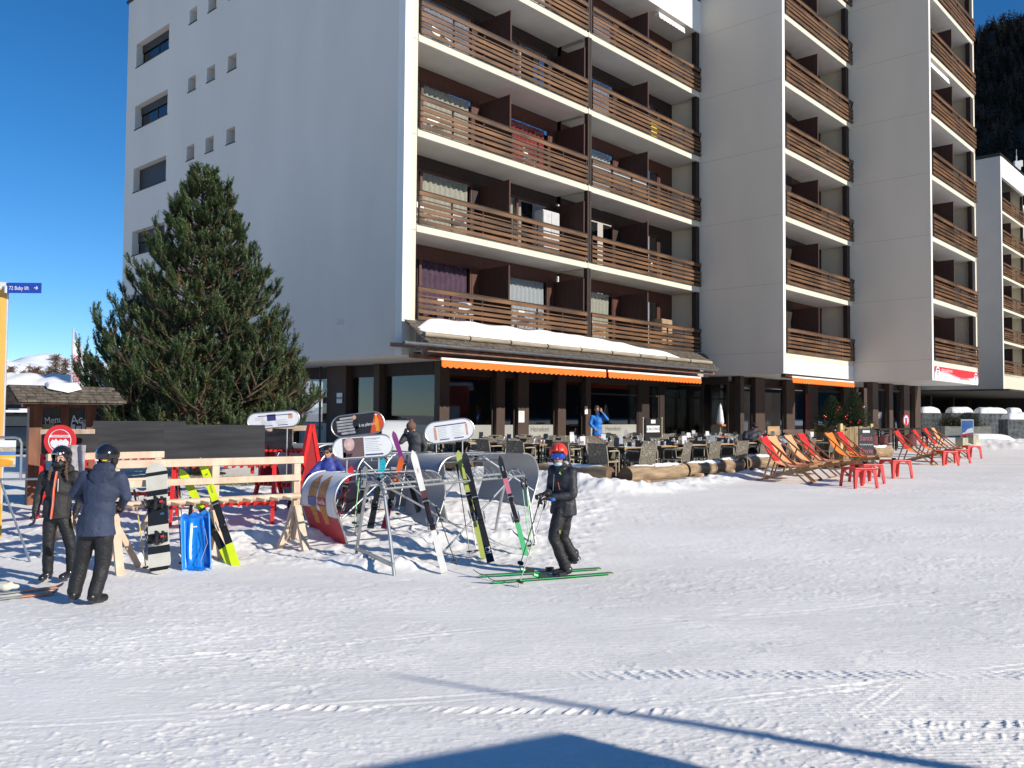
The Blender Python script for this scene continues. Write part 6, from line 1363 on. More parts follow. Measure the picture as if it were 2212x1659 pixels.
# --- the skier
def sk(x, y, z_): return ((x - 850) * .00176, z_, (1455 - y) * .00176)
m_jk = M('black_shell', (.022, .024, .030), .55, .25, 3, .5, 40); m_pt = M('black_trousers', (.012, .012, .014), .6, .3, 3, .5, 40); m_gl = M('glove_black', (.012, .012, .014), .5, .3, 12, .4)
gS = ground_at(1217, 1243); gS.z += .0
J = dict(pelvis=sk(848, 975, 0), chest=sk(845, 765, -.01), neck=sk(825, 640, -.03), head=sk(806, 562, -.06), ls=sk(905, 690, -.08), le=sk(912, 850, -.16), lh=sk(752, 868, -.20), rs=sk(772, 680, .10), re=sk(752, 830, .06), rh=sk(722, 845, -.10),
         lp=sk(820, 985, -.06), lk=sk(772, 1165, -.10), la=sk(868, 1395, -.07), rp=sk(870, 985, .08), rk=sk(845, 1180, .10), ra=sk(938, 1335, .13), lt=(-.15, -.01, -.055), rt=(-.14, .02, -.06))
S_, P_, R3_ = person('skier in black with a red helmet and blue goggles standing on his skis', gS, J, m_jk, m_pt, boots=M('ski_boot_dark', (.03, .03, .032), .3, .2, 8, coat=.3), gloves=m_gl, headrot=(.10, 0, R_(-8)), hs=1.0, jr=.98, hood=1, hem=.80, Lhand=((-1, -.1, -.15), (.1, -.1, -1), .95), Rhand=((-1, -.25, -.05), (0, -.1, -1), .95))
hm = helmet(S_, P_, R3_, M('helmet_red', (.72, .045, .025), .38, .06, 3, coat=.2))
goggles(hm, P_, R3_, M('goggle_blue', (.02, .10, .55), .12, .3, 4, metal=.5, c2=(.03, .03, .35)))
mb = MB(); mb.ell(P_(0, -.045, -.105), (.056, .05, .028), 14, 8, 0, R3_).build('face_mask', M('mask_blue', (.45, .62, .70), .7, .05, 5), S_, smooth=True)
mb = MB(); mb.ell(P_(.07, .04, -.115), (.075, .06, .045), 14, 8, 0, R3_).build('hood_lining', M('lining_grey', (.42, .42, .44), .8, .2, 12), S_, smooth=True)
lg = C_('logo_lime', (.35, .62, .06)); mb = MB(); q = V3(sk(812, 685, -.205)); mb.box(q, (.012, .006, .028), rot=Matrix.Rotation(.5, 3, 'Y')); mb.box(q + Vector((.012, 0, -.014)), (.010, .006, .024), rot=Matrix.Rotation(-.5, 3, 'Y')); mb.build('chest_logo', lg, S_)
mb = MB(); q = V3(sk(817, 1120, -.185)); mb.box(q, (.022, .01, .010)); mb.box(q + Vector((-.004, 0, .016)), (.012, .01, .014)); mb.box(q + Vector((.01, 0, .018)), (.008, .01, .010)); mb.box(q + Vector((0, 0, -.014)), (.024, .01, .004)); mb.build('trouser_logo', lg, S_)
MB().tube([sk(772, 700, -.13), sk(768, 760, -.165), sk(764, 820, -.15)], .004, 5).build('zip', C_('zip_grey', (.25, .22, .2)), S_); MB().tube([sk(800, 755, -.175), sk(808, 790, -.178), sk(815, 812, -.17)], .005, 5).build('chest_pocket_zip', C_('zip_red', (.45, .10, .06)), S_)
MB().tube([sk(757, 862, -.2), sk(762, 885, -.19)], .05, 12).build('cuff', C_('cuff_blue', (.03, .15, .45), .6), S_)
MB().box(sk(928, 945, -.09), (.006, .012, .03)).build('hem_label', m_sgwhite, S_)
mb = MB().box(sk(965, 1350, .13), (.05, .10, .07), rot=Matrix.Rotation(-.4, 3, 'Y')); mb.build('boot_heel_shell', C_('boot_white', (.6, .6, .6)), S_)
# his skis on the snow
m_gsk = C_('ski_bright_green', (.03, .62, .14)); SKP = bpy.data.objects.new('pair_of_skis', None)
def ground_ski(pa, pb, label, lift=.03, up=0):
    a, b_ = ground_at(*pa), ground_at(*pb); L = (b_ - a).length; d = (b_ - a).normalized(); sdv = Vector((-d.y, d.x, 0)).normalized(); X = frame(a + Vector((0, 0, lift)), sdv, (0, 0, -1), d)
    r = bpy.data.objects.new('worn_ski', None); COL.objects.link(r); r.matrix_world = X; tag(r, label, 'ski', 'skis worn by the skier'); w = .078
    mb, mats = ski_mesh(L, [(0, .30, C_('ski_dark_green', (.05, .12, .07))), (.3, .62, blk), (.62, 1, C_('ski_dark_green', (.05, .12, .07)))], w); mb.build('ski_body', mats, r)
    MB().bar((w / 2 * .92, .009, .02), (w / 2 * .92, .009, L * .95), .006, .016).bar((-w / 2 * .92, .009, .02), (-w / 2 * .92, .009, L * .95), .006, .016).build('green_edge', m_gsk, r)
    MB().box((0, -.025, L * .41), (.06, .045, .10)).build('heel_binding', m_bind, r); MB().box((0, -.02, L * .57), (.06, .04, .12)).tube([(0, -.02, L * .60), (0, -.045, L * .64)], .022, 8, 1).build('toe_binding', [m_bind, m_gsk], r); return r
ground_ski((1322, 1241), (1050, 1263), 'nearer black and bright green ski under the skier'); ground_ski((1296, 1231), (1022, 1249), 'farther black and bright green ski under the skier')
for (tp, bt, lb, dy) in [((712, 890), (500, 1535), 'nearer grey ski pole held by the skier', -.22), ((668, 895), (510, 1385), 'farther grey ski pole held by the skier', -.10)]:
    q = gS + V3(sk(*tp, dy)) ; bD = ((1600 + bt[0] / 2.0743) / 1.6456, (1350 + bt[1] / 2.0743) / 1.6456); e = ground_at(*bD); r = bpy.data.objects.new('ski_pole', None); COL.objects.link(r); r.matrix_world = lean(e, q + (q - e).normalized() * .05); tag(r, lb, 'ski pole', 'ski poles held by the skier'); pole_mesh((q - e).length + .04, C_('pole_dark_grey', (.09, .09, .09)), r)
# --- woman in black with orange zip
gW = ground_at(126, 1260)
def wm(x, y, d): return ((x - 430) * .001706, d, (1397 - y) * .001706)
m_bj = M('charcoal_jacket', (.022, .021, .021), .7, .3, 3, .4, 40); m_bj2 = M('grey_panel', (.06, .06, .062), .7, .2, 6, .3)
J = dict(pelvis=wm(405, 905, 0), chest=wm(415, 720, 0), neck=wm(428, 580, 0), head=wm(434, 500, -.02), rs=wm(312, 622, 0), re=wm(262, 760, .02), rh=wm(258, 880, -.03), ls=wm(528, 622, 0), le=wm(575, 750, .04), lh=wm(548, 880, -.02),
         rp=wm(362, 935, 0), rk=wm(352, 1130, -.01), ra=wm(345, 1318, .02), lp=wm(455, 935, 0), lk=wm(500, 1130, .05), la=wm(492, 1318, .10), rt=(.0, -.13, -.055), lt=(-.05, -.12, -.055))
Wm, Pw, Rw = person('woman in a black jacket with an orange zip, black helmet, face mask and two braids', gW, J, m_bj, m_pt, boots=M('ski_boot_black', (.02, .02, .022), .25, .2, 8, coat=.4), gloves=m_gl, headrot=(.05, 0, R_(6)), hs=.95, jr=.88, tr=.86, hem=.80, hood=1, Lhand=((-.1, -.1, -1), (.8, .2, 0), .5), Rhand=((.02, -.1, -1), (-.6, -.5, 0), .55))
hw_ = helmet(Wm, Pw, Rw, M('helmet_black', (.015, .016, .02), .18, .2, 4, coat=.6)); MB().lathe([(0, 0), (.018, 0), (.018, .004), (0, .004)], seg=16).X
q = MB(); q.ell(Pw(.035, -.128, .075), (.016, .006, .016), 12, 8, 0, Rw); [q.ell(Pw(-.05 + i * .014, -.135, .072), (.004, .003, .004), 6, 4, 0, Rw) for i in range(5)]; q.build('badge', m_sgwhite, hw_)
MB().ell(Pw(0, -.048, -.062), (.070, .076, .060), 16, 10, 0, Rw).build('face_mask', m_gl, Wm, smooth=True)
for sx in (-1, 1):
    mb = MB(); 
    for i in range(11): f = i / 10; mb.ell(Pw(sx * (.082 + .03 * f) + .006 * (-1) ** i, -.045 - .06 * min(1, f * 2), -.06 - .20 * f), (.020 - .006 * f, .018 - .005 * f, .020), 8, 6)
    me = fuse(mb, .006, 1); me.materials.append(m_hair); o = bpy.data.objects.new('hair_braid', me); COL.objects.link(o); o.parent = Wm
mo = M('orange_zip', (.80, .09, .03), .5, .08, 8); zp = [wm(428, 590, -.10), wm(432, 640, -.142), wm(425, 720, -.150), wm(420, 820, -.148), wm(414, 925, -.165)]
MB().tube(zp, .014, 8, flat=.5).build('zip', mo, Wm); MB().tube([(p[0], p[1] - .006, p[2]) for p in zp], .003, 6).build('zip_teeth', C_('zip_teeth_silver', (.6, .5, .45)), Wm)
MB().tube([wm(452, 640, -.138), wm(452, 730, -.142)], .004, 5).build('chest_pocket_zip', m_sgwhite, Wm); q = MB(); [q.tube([wm(320 + 0, 1330 + j * 14, -.05), wm(345, 1333 + j * 14, -.085), wm(372, 1328 + j * 14, -.05)], .007, 6) for j in range(3)]; q.build('boot_buckles', m_bwht, Wm)
# --- man in the navy jacket, seen from behind
gM = ground_at(187.5, 1307)
def mn(x, y, d): return ((x - 640) * .00154, d, (1558 - y) * .00154)
m_nv = M('navy_jacket', (.030, .044, .085), .75, .25, 3, .45, 40)
J = dict(pelvis=mn(690, 1010, 0), chest=mn(725, 760, .0), neck=mn(752, 585, .02), head=mn(758, 515, .03), ls=mn(610, 650, 0), le=mn(515, 765, .06), lh=mn(580, 850, .22), rs=mn(852, 655, 0), re=mn(878, 790, .08), rh=mn(805, 850, .24),
         lp=mn(630, 1060, 0), lk=mn(585, 1265, .02), la=mn(552, 1468, -.02), rp=mn(752, 1060, 0), rk=mn(742, 1265, .02), ra=mn(708, 1478, -.05), lt=(-.03, .13, -.055), rt=(.05, .13, -.055))
Mn, Pm, Rm = person('man in a navy jacket and black helmet seen from behind', gM, J, m_nv, m_pt, boots=M('boot_black_leather', (.014, .014, .015), .35, .25, 8), gloves=m_gl, headrot=(0, 0, R_(172)), hs=1.0, jr=1.06, tr=1.06, hem=.765, hood=2, wr=.010)
h2 = helmet(Mn, Pm, Rm, MATS['helmet_black']); MB().box(Pm(-.045, .13, -.012), (.045, .008, .014)).box(Pm(.05, .132, -.010), (.035, .008, .018), 1).build('helmet_stickers', [M('sticker_yellow', (.8, .6, .03), .4), m_sgwhite], h2)
q = MB(); c_ = J['neck']; q.ell((c_[0] - .01, c_[1] - .10, c_[2] - .07), (.15, .05, .085), 16, 10); q.ell((c_[0] - .02, c_[1] - .115, c_[2] - .12), (.09, .035, .06), 14, 8); fobj('hood', q, m_nv, Mn, .012, 5, .010, 9)
# --- seated woman in royal blue behind the racks
def fig(px, py, Y, s=1.0):               # returns function image px -> local coords around feet point
    g = Vector((ray(px, 900).x * Y, Y, zg(Y))); k = Y / FPX
    return g, (lambda x, y, d=0: (ray(x, 900).x * Y - g.x, d, ray(px, y).z * Y - g.z))
g, f = fig(705, 1050, 15.0)
m_rb = M('royal_blue_jacket', (.035, .055, .30), .6, .2, 4, .4, 30)
J = dict(pelvis=f(712, 1062, .1), chest=f(712, 1020, .0), neck=f(712, 992, -.02), head=f(711, 977, -.04), rs=f(696, 1003, 0), re=f(682, 1018, -.1), rh=f(670, 1034, -.18), ls=f(730, 1003, 0), le=f(745, 1018, -.08), lh=f(742, 1032, -.2),
         rp=f(704, 1066, .05), rk=f(696, 1066, -.35), ra=f(694, 1095, -.4), lp=f(720, 1066, .05), lk=f(728, 1066, -.35), la=f(734, 1098, -.4))
Wb, Pb, Rb = person('woman in a royal blue jacket and sunglasses sitting behind the metal racks', g, J, m_rb, m_pt, headrot=(0, 0, R_(-12)), hs=.95, jr=.95, hem=f(0, 1070)[2], Rhand=((-.8, -.4, -.5), (0, -.3, -1), .4))
MB().tube([Pb(-.055, -.088, .004), Pb(-.03, -.098, .002), Pb(-.012, -.1, .006)], .016, 8).tube([Pb(.012, -.1, .006), Pb(.03, -.098, .002), Pb(.055, -.088, .004)], .016, 8).build('sunglasses', M('sunglass_lens', (.35, .16, .10), .1, .2, 5, metal=.6), Wb)
MB().ell(Pb(0, .02, .045), (.09, .10, .085), 14, 10, 0, Rb).ell(Pb(0, .06, -.06), (.07, .05, .09), 14, 10, 0, Rb).build('hair', m_hairb, Wb, smooth=True)
bench = thing('bench', 'simple dark wooden bench under the woman in royal blue', 'bench', (g.x, g.y + .15, g.z)); MB().bb((-.6, -.18, .33), (.7, .18, .38)).build('seat', m_dark, bench); MB().bb((-.5, -.15, 0), (-.44, .15, .33)).build('leg', m_dark, bench); MB().bb((.5, -.15, 0), (.56, .15, .33)).build('leg', m_dark, bench)
# --- person in the brown bobble hat
g, f = fig(896, 1010, 17.6)
m_gj = M('slate_jacket', (.04, .046, .055), .7, .2, 5, .4, 30)
J = dict(pelvis=f(898, 982, .03), chest=f(898, 955, 0), neck=f(893, 938, 0), head=f(889, 927, 0), ls=f(880, 943, .0), le=f(868, 955, -.08), lh=f(873, 938, .10), rs=f(912, 943, 0), re=f(920, 965, -.05), rh=f(914, 985, -.05), lp=f(892, 988), lk=f(890, 1012), la=f(890, 1036), rp=f(904, 988), rk=f(906, 1012), ra=f(908, 1036), lt=(0, .1, -.04), rt=(.0, .1, -.04))
Bh, Pq, Rq = person('person in a brown bobble hat and slate jacket raising one hand, seen from behind', g, J, m_gj, M('pale_trousers', (.32, .31, .33), .8, .2, 8), headrot=(0, 0, R_(150)), hs=.92, jr=.86, tr=.85, hem=f(0, 990)[2], hood=1, Lhand=((.3, .2, 1), (0, 1, 0), .6))
m_kh = M('brown_knit', (.17, .095, .065), .95, .2, 30, .8, 80); q = MB(); q.ell(Pq(0, .01, .065), (.098, .108, .105), 16, 10, 0, Rq); q.ell(Pq(0, .01, .185), (.04, .04, .038), 10, 8); fobj('bobble_hat', q, m_kh, Bh, .009, 2, .004, 40)
MB().ell(Pq(0, .0, -.10), (.085, .085, .035), 14, 8, 0, Rq).build('scarf', M('orange_scarf', (.55, .2, .05), .9), Bh, smooth=True)
# --- waiter-like figure in a bright blue jacket on the terrace
g, f = fig(1290, 935, 29.0)
m_bb = M('bright_blue_jacket', (.02, .20, .62), .6, .2, 4, .3, 20)
J = dict(pelvis=f(1290, 938), chest=f(1291, 913), neck=f(1291, 896), head=f(1289, 884, -.02), rs=f(1279, 901), re=f(1274, 916, -.05), rh=f(1284, 927, -.15), ls=f(1303, 901), le=f(1312, 906, -.1), lh=f(1299, 890, -.12), rp=f(1286, 942), rk=f(1286, 962), ra=f(1286, 982), lp=f(1295, 942), lk=f(1295, 962), la=f(1295, 982))
Bj, Px, Rx = person('boy in a bright blue jacket with one hand at his face near the restaurant door', g, J, m_bb, M('red_trousers', (.45, .03, .04), .7, .1, 6), headrot=(.3, 0, R_(10)), hs=.98, jr=.92, hem=f(0, 941)[2], Lhand=((-.3, 0, 1), (0, -1, 0), .6))
MB().ell(Px(0, .025, .05), (.088, .1, .075), 14, 10, 0, Rx).build('hair', m_hair, Bj, smooth=True)
# --- seated figure in black with a cap, and two children further right
def seated(px, yhead, Y, jac, label, hr, cap=None, lean_=0.0, s=1.0, jr=1.0, hairm=None):
    g = Vector((ray(px, 900).x * Y, Y, -1.45)); zt = ray(px, yhead).z * Y - g.z; c = lambda x, y, z: (x * s, y * s, zt - (1.25 - z) * s)
    L = lean_; J = dict(pelvis=c(0, 0, .55), chest=c(-L * .3, -.0, .85), neck=c(-L * .6, 0, 1.05), head=c(-L * .8, 0, 1.17), ls=c(.18 - L * .5, -.02, .98), le=c(.24 - L * .3, -.12, .75), lh=c(.12 - L * .6, -.30, .78), rs=c(-.18 - L * .5, -.02, .98), re=c(-.26 - L * .5, -.12, .75), rh=c(-.12 - L * .8, -.30, .80), lp=c(.08, 0, .52), lk=c(.12, -.40, .50), la=c(.12, -.42, .10), rp=c(-.08, 0, .52), rk=c(-.12, -.40, .50), ra=c(-.12, -.42, .10))
    r, P, R3 = person(label, g, J, jac, m_pt, headrot=(.35, 0, R_(hr)), hs=.95 * s, jr=jr, hem=J['pelvis'][2] - .05, hood=1 if jac is m_jk else False)
    if cap: MB().ell(P(0, .01, .055), (.095 * s, .108 * s, .075 * s), 14, 10, 0, R3).ell(P(0, -.10, .035), (.06 * s, .05 * s, .01), 12, 6, 0, R3).build('cap', cap, r, smooth=True)
    elif hairm: MB().ell(P(0, .025, .05), (.088 * s, .1 * s, .075 * s), 14, 10, 0, R3).build('hair', hairm, r, smooth=True)
    return r
seated(1615, 917, 25.5, m_jk, 'person in a black jacket and dark cap bending over a terrace table', 40, m_gl, lean_=-.25, jr=1.25)
seated(1641, 933, 26.5, M('blue_white_pattern', (.25, .35, .6), .7, .9, 30), 'child in a dark hat and blue patterned scarf beside the person in black', -30, m_gl, s=.75)
seated(1694, 937, 26, M('zigzag_pattern', (.4, .42, .5), .7, .9, 24), 'child in a grey patterned pullover seen between the deckchairs and the wooden screens', 60, m_gl, s=.8)
# ------------------------------------------------------------------ terrace tables, chairs and what stands on them
FZ = GZ + .014
def loc_b(s, t, z=FZ): p = B(s, t, z); return (p.x, p.y, p.z)
m_fr = M('beige_frame', (.42, .36, .25), .5, .1, 5); m_wv = M('woven_dark', (.16, .14, .105), .5, .6, 45, .8, 90, c2=(.03, .026, .022)); m_wvg = M('woven_glint', (.50, .45, .36), .3, .3, 40)  # pale strands of the weave also carry its glints as colour
m_tt = M('table_wood', (.17, .075, .035), .4, .3, 4, .1, stretch=(4, 1, 1)); m_tr = M('table_edge', (.42, .26, .12), .5, .1, 4); m_leg = M('table_leg', (.05, .05, .05), .4, metal=.5)
def make_chair():
    t = thing('terrace_chair', 'woven dark armchair with a pale frame', 'chair'); mb = MB()
    for sx in (-.27, .27):
        mb.tube([(sx, -.24, 0), (sx, -.25, .62), (sx, -.22, .66), (sx, .0, .665), (sx * .98, .20, .66)], .017, 6); mb.tube([(sx * .95, .25, 0), (sx * .95, .21, .42), (sx * .93, .28, .80)], .012, 6); mb.tube([(sx, -.24, .41), (sx * .95, .21, .41)], .015, 6)
    mb.tube([(-.27, -.24, .41), (.27, -.24, .41)], .015, 6); mb.build('frame', m_fr, t)
    MB().bb((-.25, -.23, .41), (.25, .20, .435)).build('seat', m_wv, t)
    mb = MB(); rr = random.Random(3)
    mb.add([(-.25, .215, .36), (.25, .215, .36), (.25, .285, .84), (-.25, .285, .84), (-.25, .225, .36), (.25, .225, .36), (.25, .295, .84), (-.25, .295, .84)], [(0, 1, 2, 3), (7, 6, 5, 4)], 0)
    for i in range(150):
        x = rr.uniform(-.24, .22); z = rr.uniform(.37, .82); y = .215 + (z - .46) / .36 * .07; a = rr.choice((.6, -.5)) + rr.uniform(-.2, .2); l = rr.uniform(.02, .05); p = Vector((x, y - .006, z)); q = p + Vector((math.cos(a) * l, 0, math.sin(a) * l)); mb.bar(p, q, .004, .007, 1, up=(0, 1, 0)); mb.bar(p + Vector((0, .022, 0)), q + Vector((0, .022, 0)), .004, .007, 1, up=(0, 1, 0))
    mb.build('backrest', [m_wv, m_wvg], t); return t
def make_table():
    t = thing('terrace_table', 'square wooden terrace table', 'table'); MB().bb((-.36, -.36, .715), (.36, .36, .74)).bb((-.365, -.365, .712), (.365, -.361, .742), 1).bb((-.365, .361, .712), (.365, .365, .742), 1).build('table_top', [m_tt, m_tr], t)
    mb = MB().tube([(0, 0, .02), (0, 0, .712)], .03, 8); mb.bar((-.25, -.25, .02), (.25, .25, .02), .05, .03); mb.bar((-.25, .25, .022), (.25, -.25, .022), .05, .03); mb.build('pedestal', m_leg, t); return t
m_gls = M('drinking_glass', (.75, .78, .80), .08, .05, 8, metal=.3); m_gls.node_tree.nodes['Principled BSDF'].inputs['Alpha'].default_value = .45
def make_glass():
    o = MB().lathe([(.022, 0), (.030, .01), (.026, .05), (.034, .10), (.030, .103), (.022, .05), (.004, .02)], seg=10, caps=False).build('drinking_glass', m_gls, smooth=True); return o
def make_card(col):
    return MB().box((0, 0, .11), (.13, .012, .22), rot=Matrix.Rotation(-.15, 3, 'X')).bb((-.05, -.03, 0), (.05, .03, .02)).build('menu_card', col)
mats_pl = [M('placemat_red', (.42, .05, .05), .7, .1, 6), M('placemat_white', (.72, .70, .66), .7, .05, 6)]
m_card1, m_card2 = M('card_white', (.82, .82, .8), .5, .03, 6), M('card_slate', (.06, .06, .06), .6, .2, 6)
CH = make_chair(); TB = make_table(); GL = make_glass(); CD = [make_card(m_card1), make_card(m_card2)]
used = dict(ch=0, tb=0, gl=0, c0=0, c1=0, pm=0)
rnd = random.Random(12)
def put(proto, key, loc, rz, label, cat, grp):
    if not used[key]:
        used[key] = 1; o = proto; o.location = loc; o.rotation_euler = (0, 0, rz)
        tag(o, label, cat, grp)
    elif proto.type == 'MESH': o = proto.copy(); COL.objects.link(o); o.location = loc; o.rotation_euler = (0, 0, rz); o['label'] = label
    else: o = dup(proto, loc, rz, label, grp)
    return o
rowname = ['front row nearest the logs', 'second row from the logs', 'third row from the logs', 'fourth row from the logs', 'fifth row from the logs', 'back row along the windows']
PM = []
for c in mats_pl: PM.append(MB().bb((-.19, -.13, 0), (.19, .13, .004)).build('placemat', c))
PMu = [0, 0]
for r, t in enumerate([-6.95, -5.65, -4.35, -3.05, -1.75, -.45]):
    n = 10 if r < 5 else 8
    for i in range(n):
        s = .7 + i * 1.52 + (.3 if r % 2 else 0) + rnd.uniform(-.08, .08)
        if r == 0 and i >= 9: continue
        if r == 5 and 4 <= i <= 5: continue
        tt = t + rnd.uniform(-.06, .06)
        put(TB, 'tb', loc_b(s, tt), BROT + rnd.uniform(-.03, .03), 'wooden terrace table in the ' + rowname[r], 'table', 'tables on the terrace')
        for sd_ in (-1, 1):
            for dx in ((0,) if rnd.random() < .45 else (-.0,)):
                put(CH, 'ch', loc_b(s + dx, tt + sd_ * .58), BROT + (0 if sd_ > 0 else math.pi) + rnd.uniform(-.18, .18), 'woven armchair with pale frame in the ' + rowname[r], 'chair', 'woven armchairs on the terrace')
        if rnd.random() < .85:
            put(CH, 'ch', loc_b(s - .68, tt), BROT + math.pi / 2 + rnd.uniform(-.2, .2), 'woven armchair with pale frame in the ' + rowname[r], 'chair', 'woven armchairs on the terrace')
        z = FZ + .743
        for k in range(2 if r < 3 else 1):
            q = rnd.random() < .45; pmx = PM[0 if q else 1]; ll = loc_b(s + rnd.uniform(-.05, .05), tt + (-.2 if k else .2), z); o = pmx if not PMu[0 if q else 1] else pmx.copy()
            if PMu[0 if q else 1]: COL.objects.link(o)
            PMu[0 if q else 1] = 1; o.location = ll; o.rotation_euler = (0, 0, BROT); tag(o, ('red' if q else 'white') + ' placemat on a terrace table', 'placemat', ('red' if q else 'white') + ' placemats')
        for k in range(4):
            put(GL, 'gl', loc_b(s + rnd.uniform(-.27, .27), tt + rnd.uniform(-.27, .27), z), 0, 'small clear glass standing on a terrace table', 'glass', 'glasses on the terrace tables')
        if rnd.random() < .55:
            q = 0 if rnd.random() < .55 else 1; put(CD[q], f'c{q}', loc_b(s + rnd.uniform(-.1, .1), tt + .05, z), rnd.uniform(-.5, .3), ['white menu card standing on a terrace table', 'dark slate menu card standing on a terrace table'][q], 'menu card', ['white menu cards', 'slate menu cards'][q])
# lying logs round the terrace
logn = 0
def logo(pa, pb, r, label, snow=True, ends=(0, 0), rest=True):
    a, b = Vector(pa), Vector(pb); d = b - a; L = d.length; rz = math.atan2(d.y, d.x); o = thing('log', label, 'log', (a.x, a.y, a.z), rz, None); mb = MB(); rr = random.Random(int(a.x * 100)); pts = []; rs = []
    for i in range(14): f = i / 13; pts.append((L * f, .015 * math.sin(f * 5 + a.x), r + .05 + .012 * math.sin(f * 7))); rs.append(r * (1 + .05 * math.sin(f * 9 + a.y)))
    mb.tube(pts, rs, 20, caps=False); lg_ = mb.build('bark', m_log, o, smooth=True)
    q = MB(); 
    for x, k, sg in ((pts[0], 0, -1), (pts[-1], 13, 1)):
        c = [(x[0], x[1] + rs[k] * math.cos(a_), x[2] + rs[k] * math.sin(a_)) for a_ in np.linspace(0, 2 * math.pi, 21)[:-1]]; q.add(c + [(x[0] + sg * .01, x[1], x[2])], [((i + 1) % 20, i, 20) if sg > 0 else (i, (i + 1) % 20, 20) for i in range(20)])
    q.build('cut_end', m_end, o)
    if rest:
        [MB().tube([(x, -.30, .05), (x, .28, .05)], .085, 10).build('rest_block', m_log, o, smooth=True) for x in (L * .2, L * .8)]
    if snow:
        P = [[(L * (.03 + .94 * i / 30), (j / 6 - .5) * r * (1.35 + .3 * mnoise.noise(Vector((i * .4, j, a.x)))), 2 * r + .045 - r * .55 * abs(j / 3 - 1) ** 2 + .045 * (1 - abs(j / 3 - 1) ** 2) * (1 + .5 * mnoise.noise(Vector((i * .5, j * .7, a.y)))) * min(1, 6 * min(i / 30, 1 - i / 30) + .15)) for j in range(7)] for i in range(31)]
        s_ = MB().grid(P).build('log_snow', SNOWCAP, smooth=True); s_.location = o.location; s_.rotation_euler = o.rotation_euler; tag(s_, 'thin strip of snow on the ' + label, 'snow', kind='stuff')
    return o
def G(s, t): p = B(s, t); return Vector((p.x, p.y, zg(p.y)))
c0 = ground_at(1352, 1050); s0_, t0_ = st(c0); print('log corner', s0_, t0_)
TL = t0_
logo(G(s0_, TL), G(s0_ + 2.45, TL), .19, 'thick pale log at the front corner of the terrace'); logo(G(s0_ + 2.5, TL - .02), G(s0_ + 4.3, TL - .02), .165, 'second log of the front edge, right of the thick corner log'); logo(G(s0_ + 4.33, TL + .03), G(s0_ + 5.45, TL + .05), .17, 'short dark stained log, third along the front edge')
logo(G(s0_ + 5.7, TL + .02), G(s0_ + 7.3, TL), .185, 'log behind the nearest deckchair'); logo(G(s0_ + 8.3, TL), G(s0_ + 10.3, TL), .18, 'log behind the middle deckchairs'); logo(G(s0_ + 11.8, TL), G(s0_ + 14.0, TL), .19, 'log beside the chalk board sign'); logo(G(s0_ + 14.6, TL), G(s0_ + 17.0, TL + .05), .19, 'log under the orange deckchairs on the right')
logo(G(s0_ - .1, TL + .35), G(s0_ - .1, TL + 2.5), .18, 'dark log running back from the front corner of the terrace'); logo(G(s0_ - .12, TL + 2.8), G(s0_ - .12, TL + 4.6), .18, 'log running back behind the skier'); logo(G(s0_ - .1, TL + 4.95), G(s0_ - .1, TL + 6.3), .17, 'farthest log on the left side of the terrace')
# ------------------------------------------------------------------ terrace extras
def bthing(name, label, cat, s, t, rz=0, z=FZ, group=None): p = B(s, t, z); return thing(name, label, cat, (p.x, p.y, p.z), BROT + rz, group)
def spx(px, t): return front_s(px, t)
# wicker chairs (dark red brown) at the back right
m_wk = M('red_wicker', (.13, .02, .022), .25, .4, 30, coat=.5)
def tubchair(s, t, rz, label):
    o = bthing('tub_chair', label, 'chair', s, t, rz, group='shiny dark red tub chairs'); P = []
    for i in range(13): a = math.pi * i / 12; P.append([(-.30 * math.cos(a), .27 * math.sin(a) - .05, .38), (-.32 * math.cos(a), .30 * math.sin(a) - .05, .62 + .22 * math.sin(a))])
    mb = MB().grid(P, 0, .03); mb.tube([p[1] for p in P], .03, 8); mb.build('back', m_wk, o, smooth=True); MB().lathe([(.27, .32), (.29, .38), (.29, .43), (.0, .45)], seg=18).build('seat', m_wk, o)
    q = MB(); [q.tube([(x, y, 0), (x * .9, y * .9, .34)], .018, 6) for x in (-.2, .2) for y in (-.2, .2)]; q.build('legs', m_wk, o)
for (px, t, l) in [(1640, -2.6, 'tub chair left of the orange wooden screen'), (1664, -2.4, 'tub chair close to the wooden screen'), (1712, -2.6, 'tub chair right of the wooden screen'), (1733, -2.5, 'tub chair under the dark window'), (1880, -6.2, 'tub chair beside the chalk board'), (1905, -6.0, 'tub chair right of the chalk board'), (1965, -6.6, 'tub chair behind the right orange deckchairs'), (1800, -5.6, 'tub chair left of the planter')]: tubchair(spx(px, t), t, 2.6 + random.uniform(-.5, .5), 'shiny dark red ' + l)
def screen(pa, pb, t, za, zb, mat, label): sa, sb = spx(pa, t), spx(pb, t); o = bthing('wooden_screen', label, 'screen', sa, t); MB().bb((0, -.025, za), (sb - sa, .025, zb)).build('board', mat, o); q = MB(); [q.bb((x - .03, .027, 0), (x + .03, .06, zb)) for x in (.06, sb - sa - .06)]; q.build('stand', m_dark, o)
m_oak = M('pale_oak_board', (.42, .27, .14), .55, .25, 3, .1, stretch=(.4, 3, 3)); m_wal = M('walnut_board', (.12, .075, .055), .6, .25, 3, .1, stretch=(.4, 3, 3))
screen(1657, 1683, -2.9, .45, 1.12, m_oak, 'pale orange wooden screen board behind the child'); screen(1690, 1733, -4.3, .35, 1.02, m_wal, 'brown wooden windbreak screen left of the second one'); screen(1738, 1800, -5.4, .35, 1.05, m_wal, 'wide brown wooden windbreak screen left of the christmas trees')
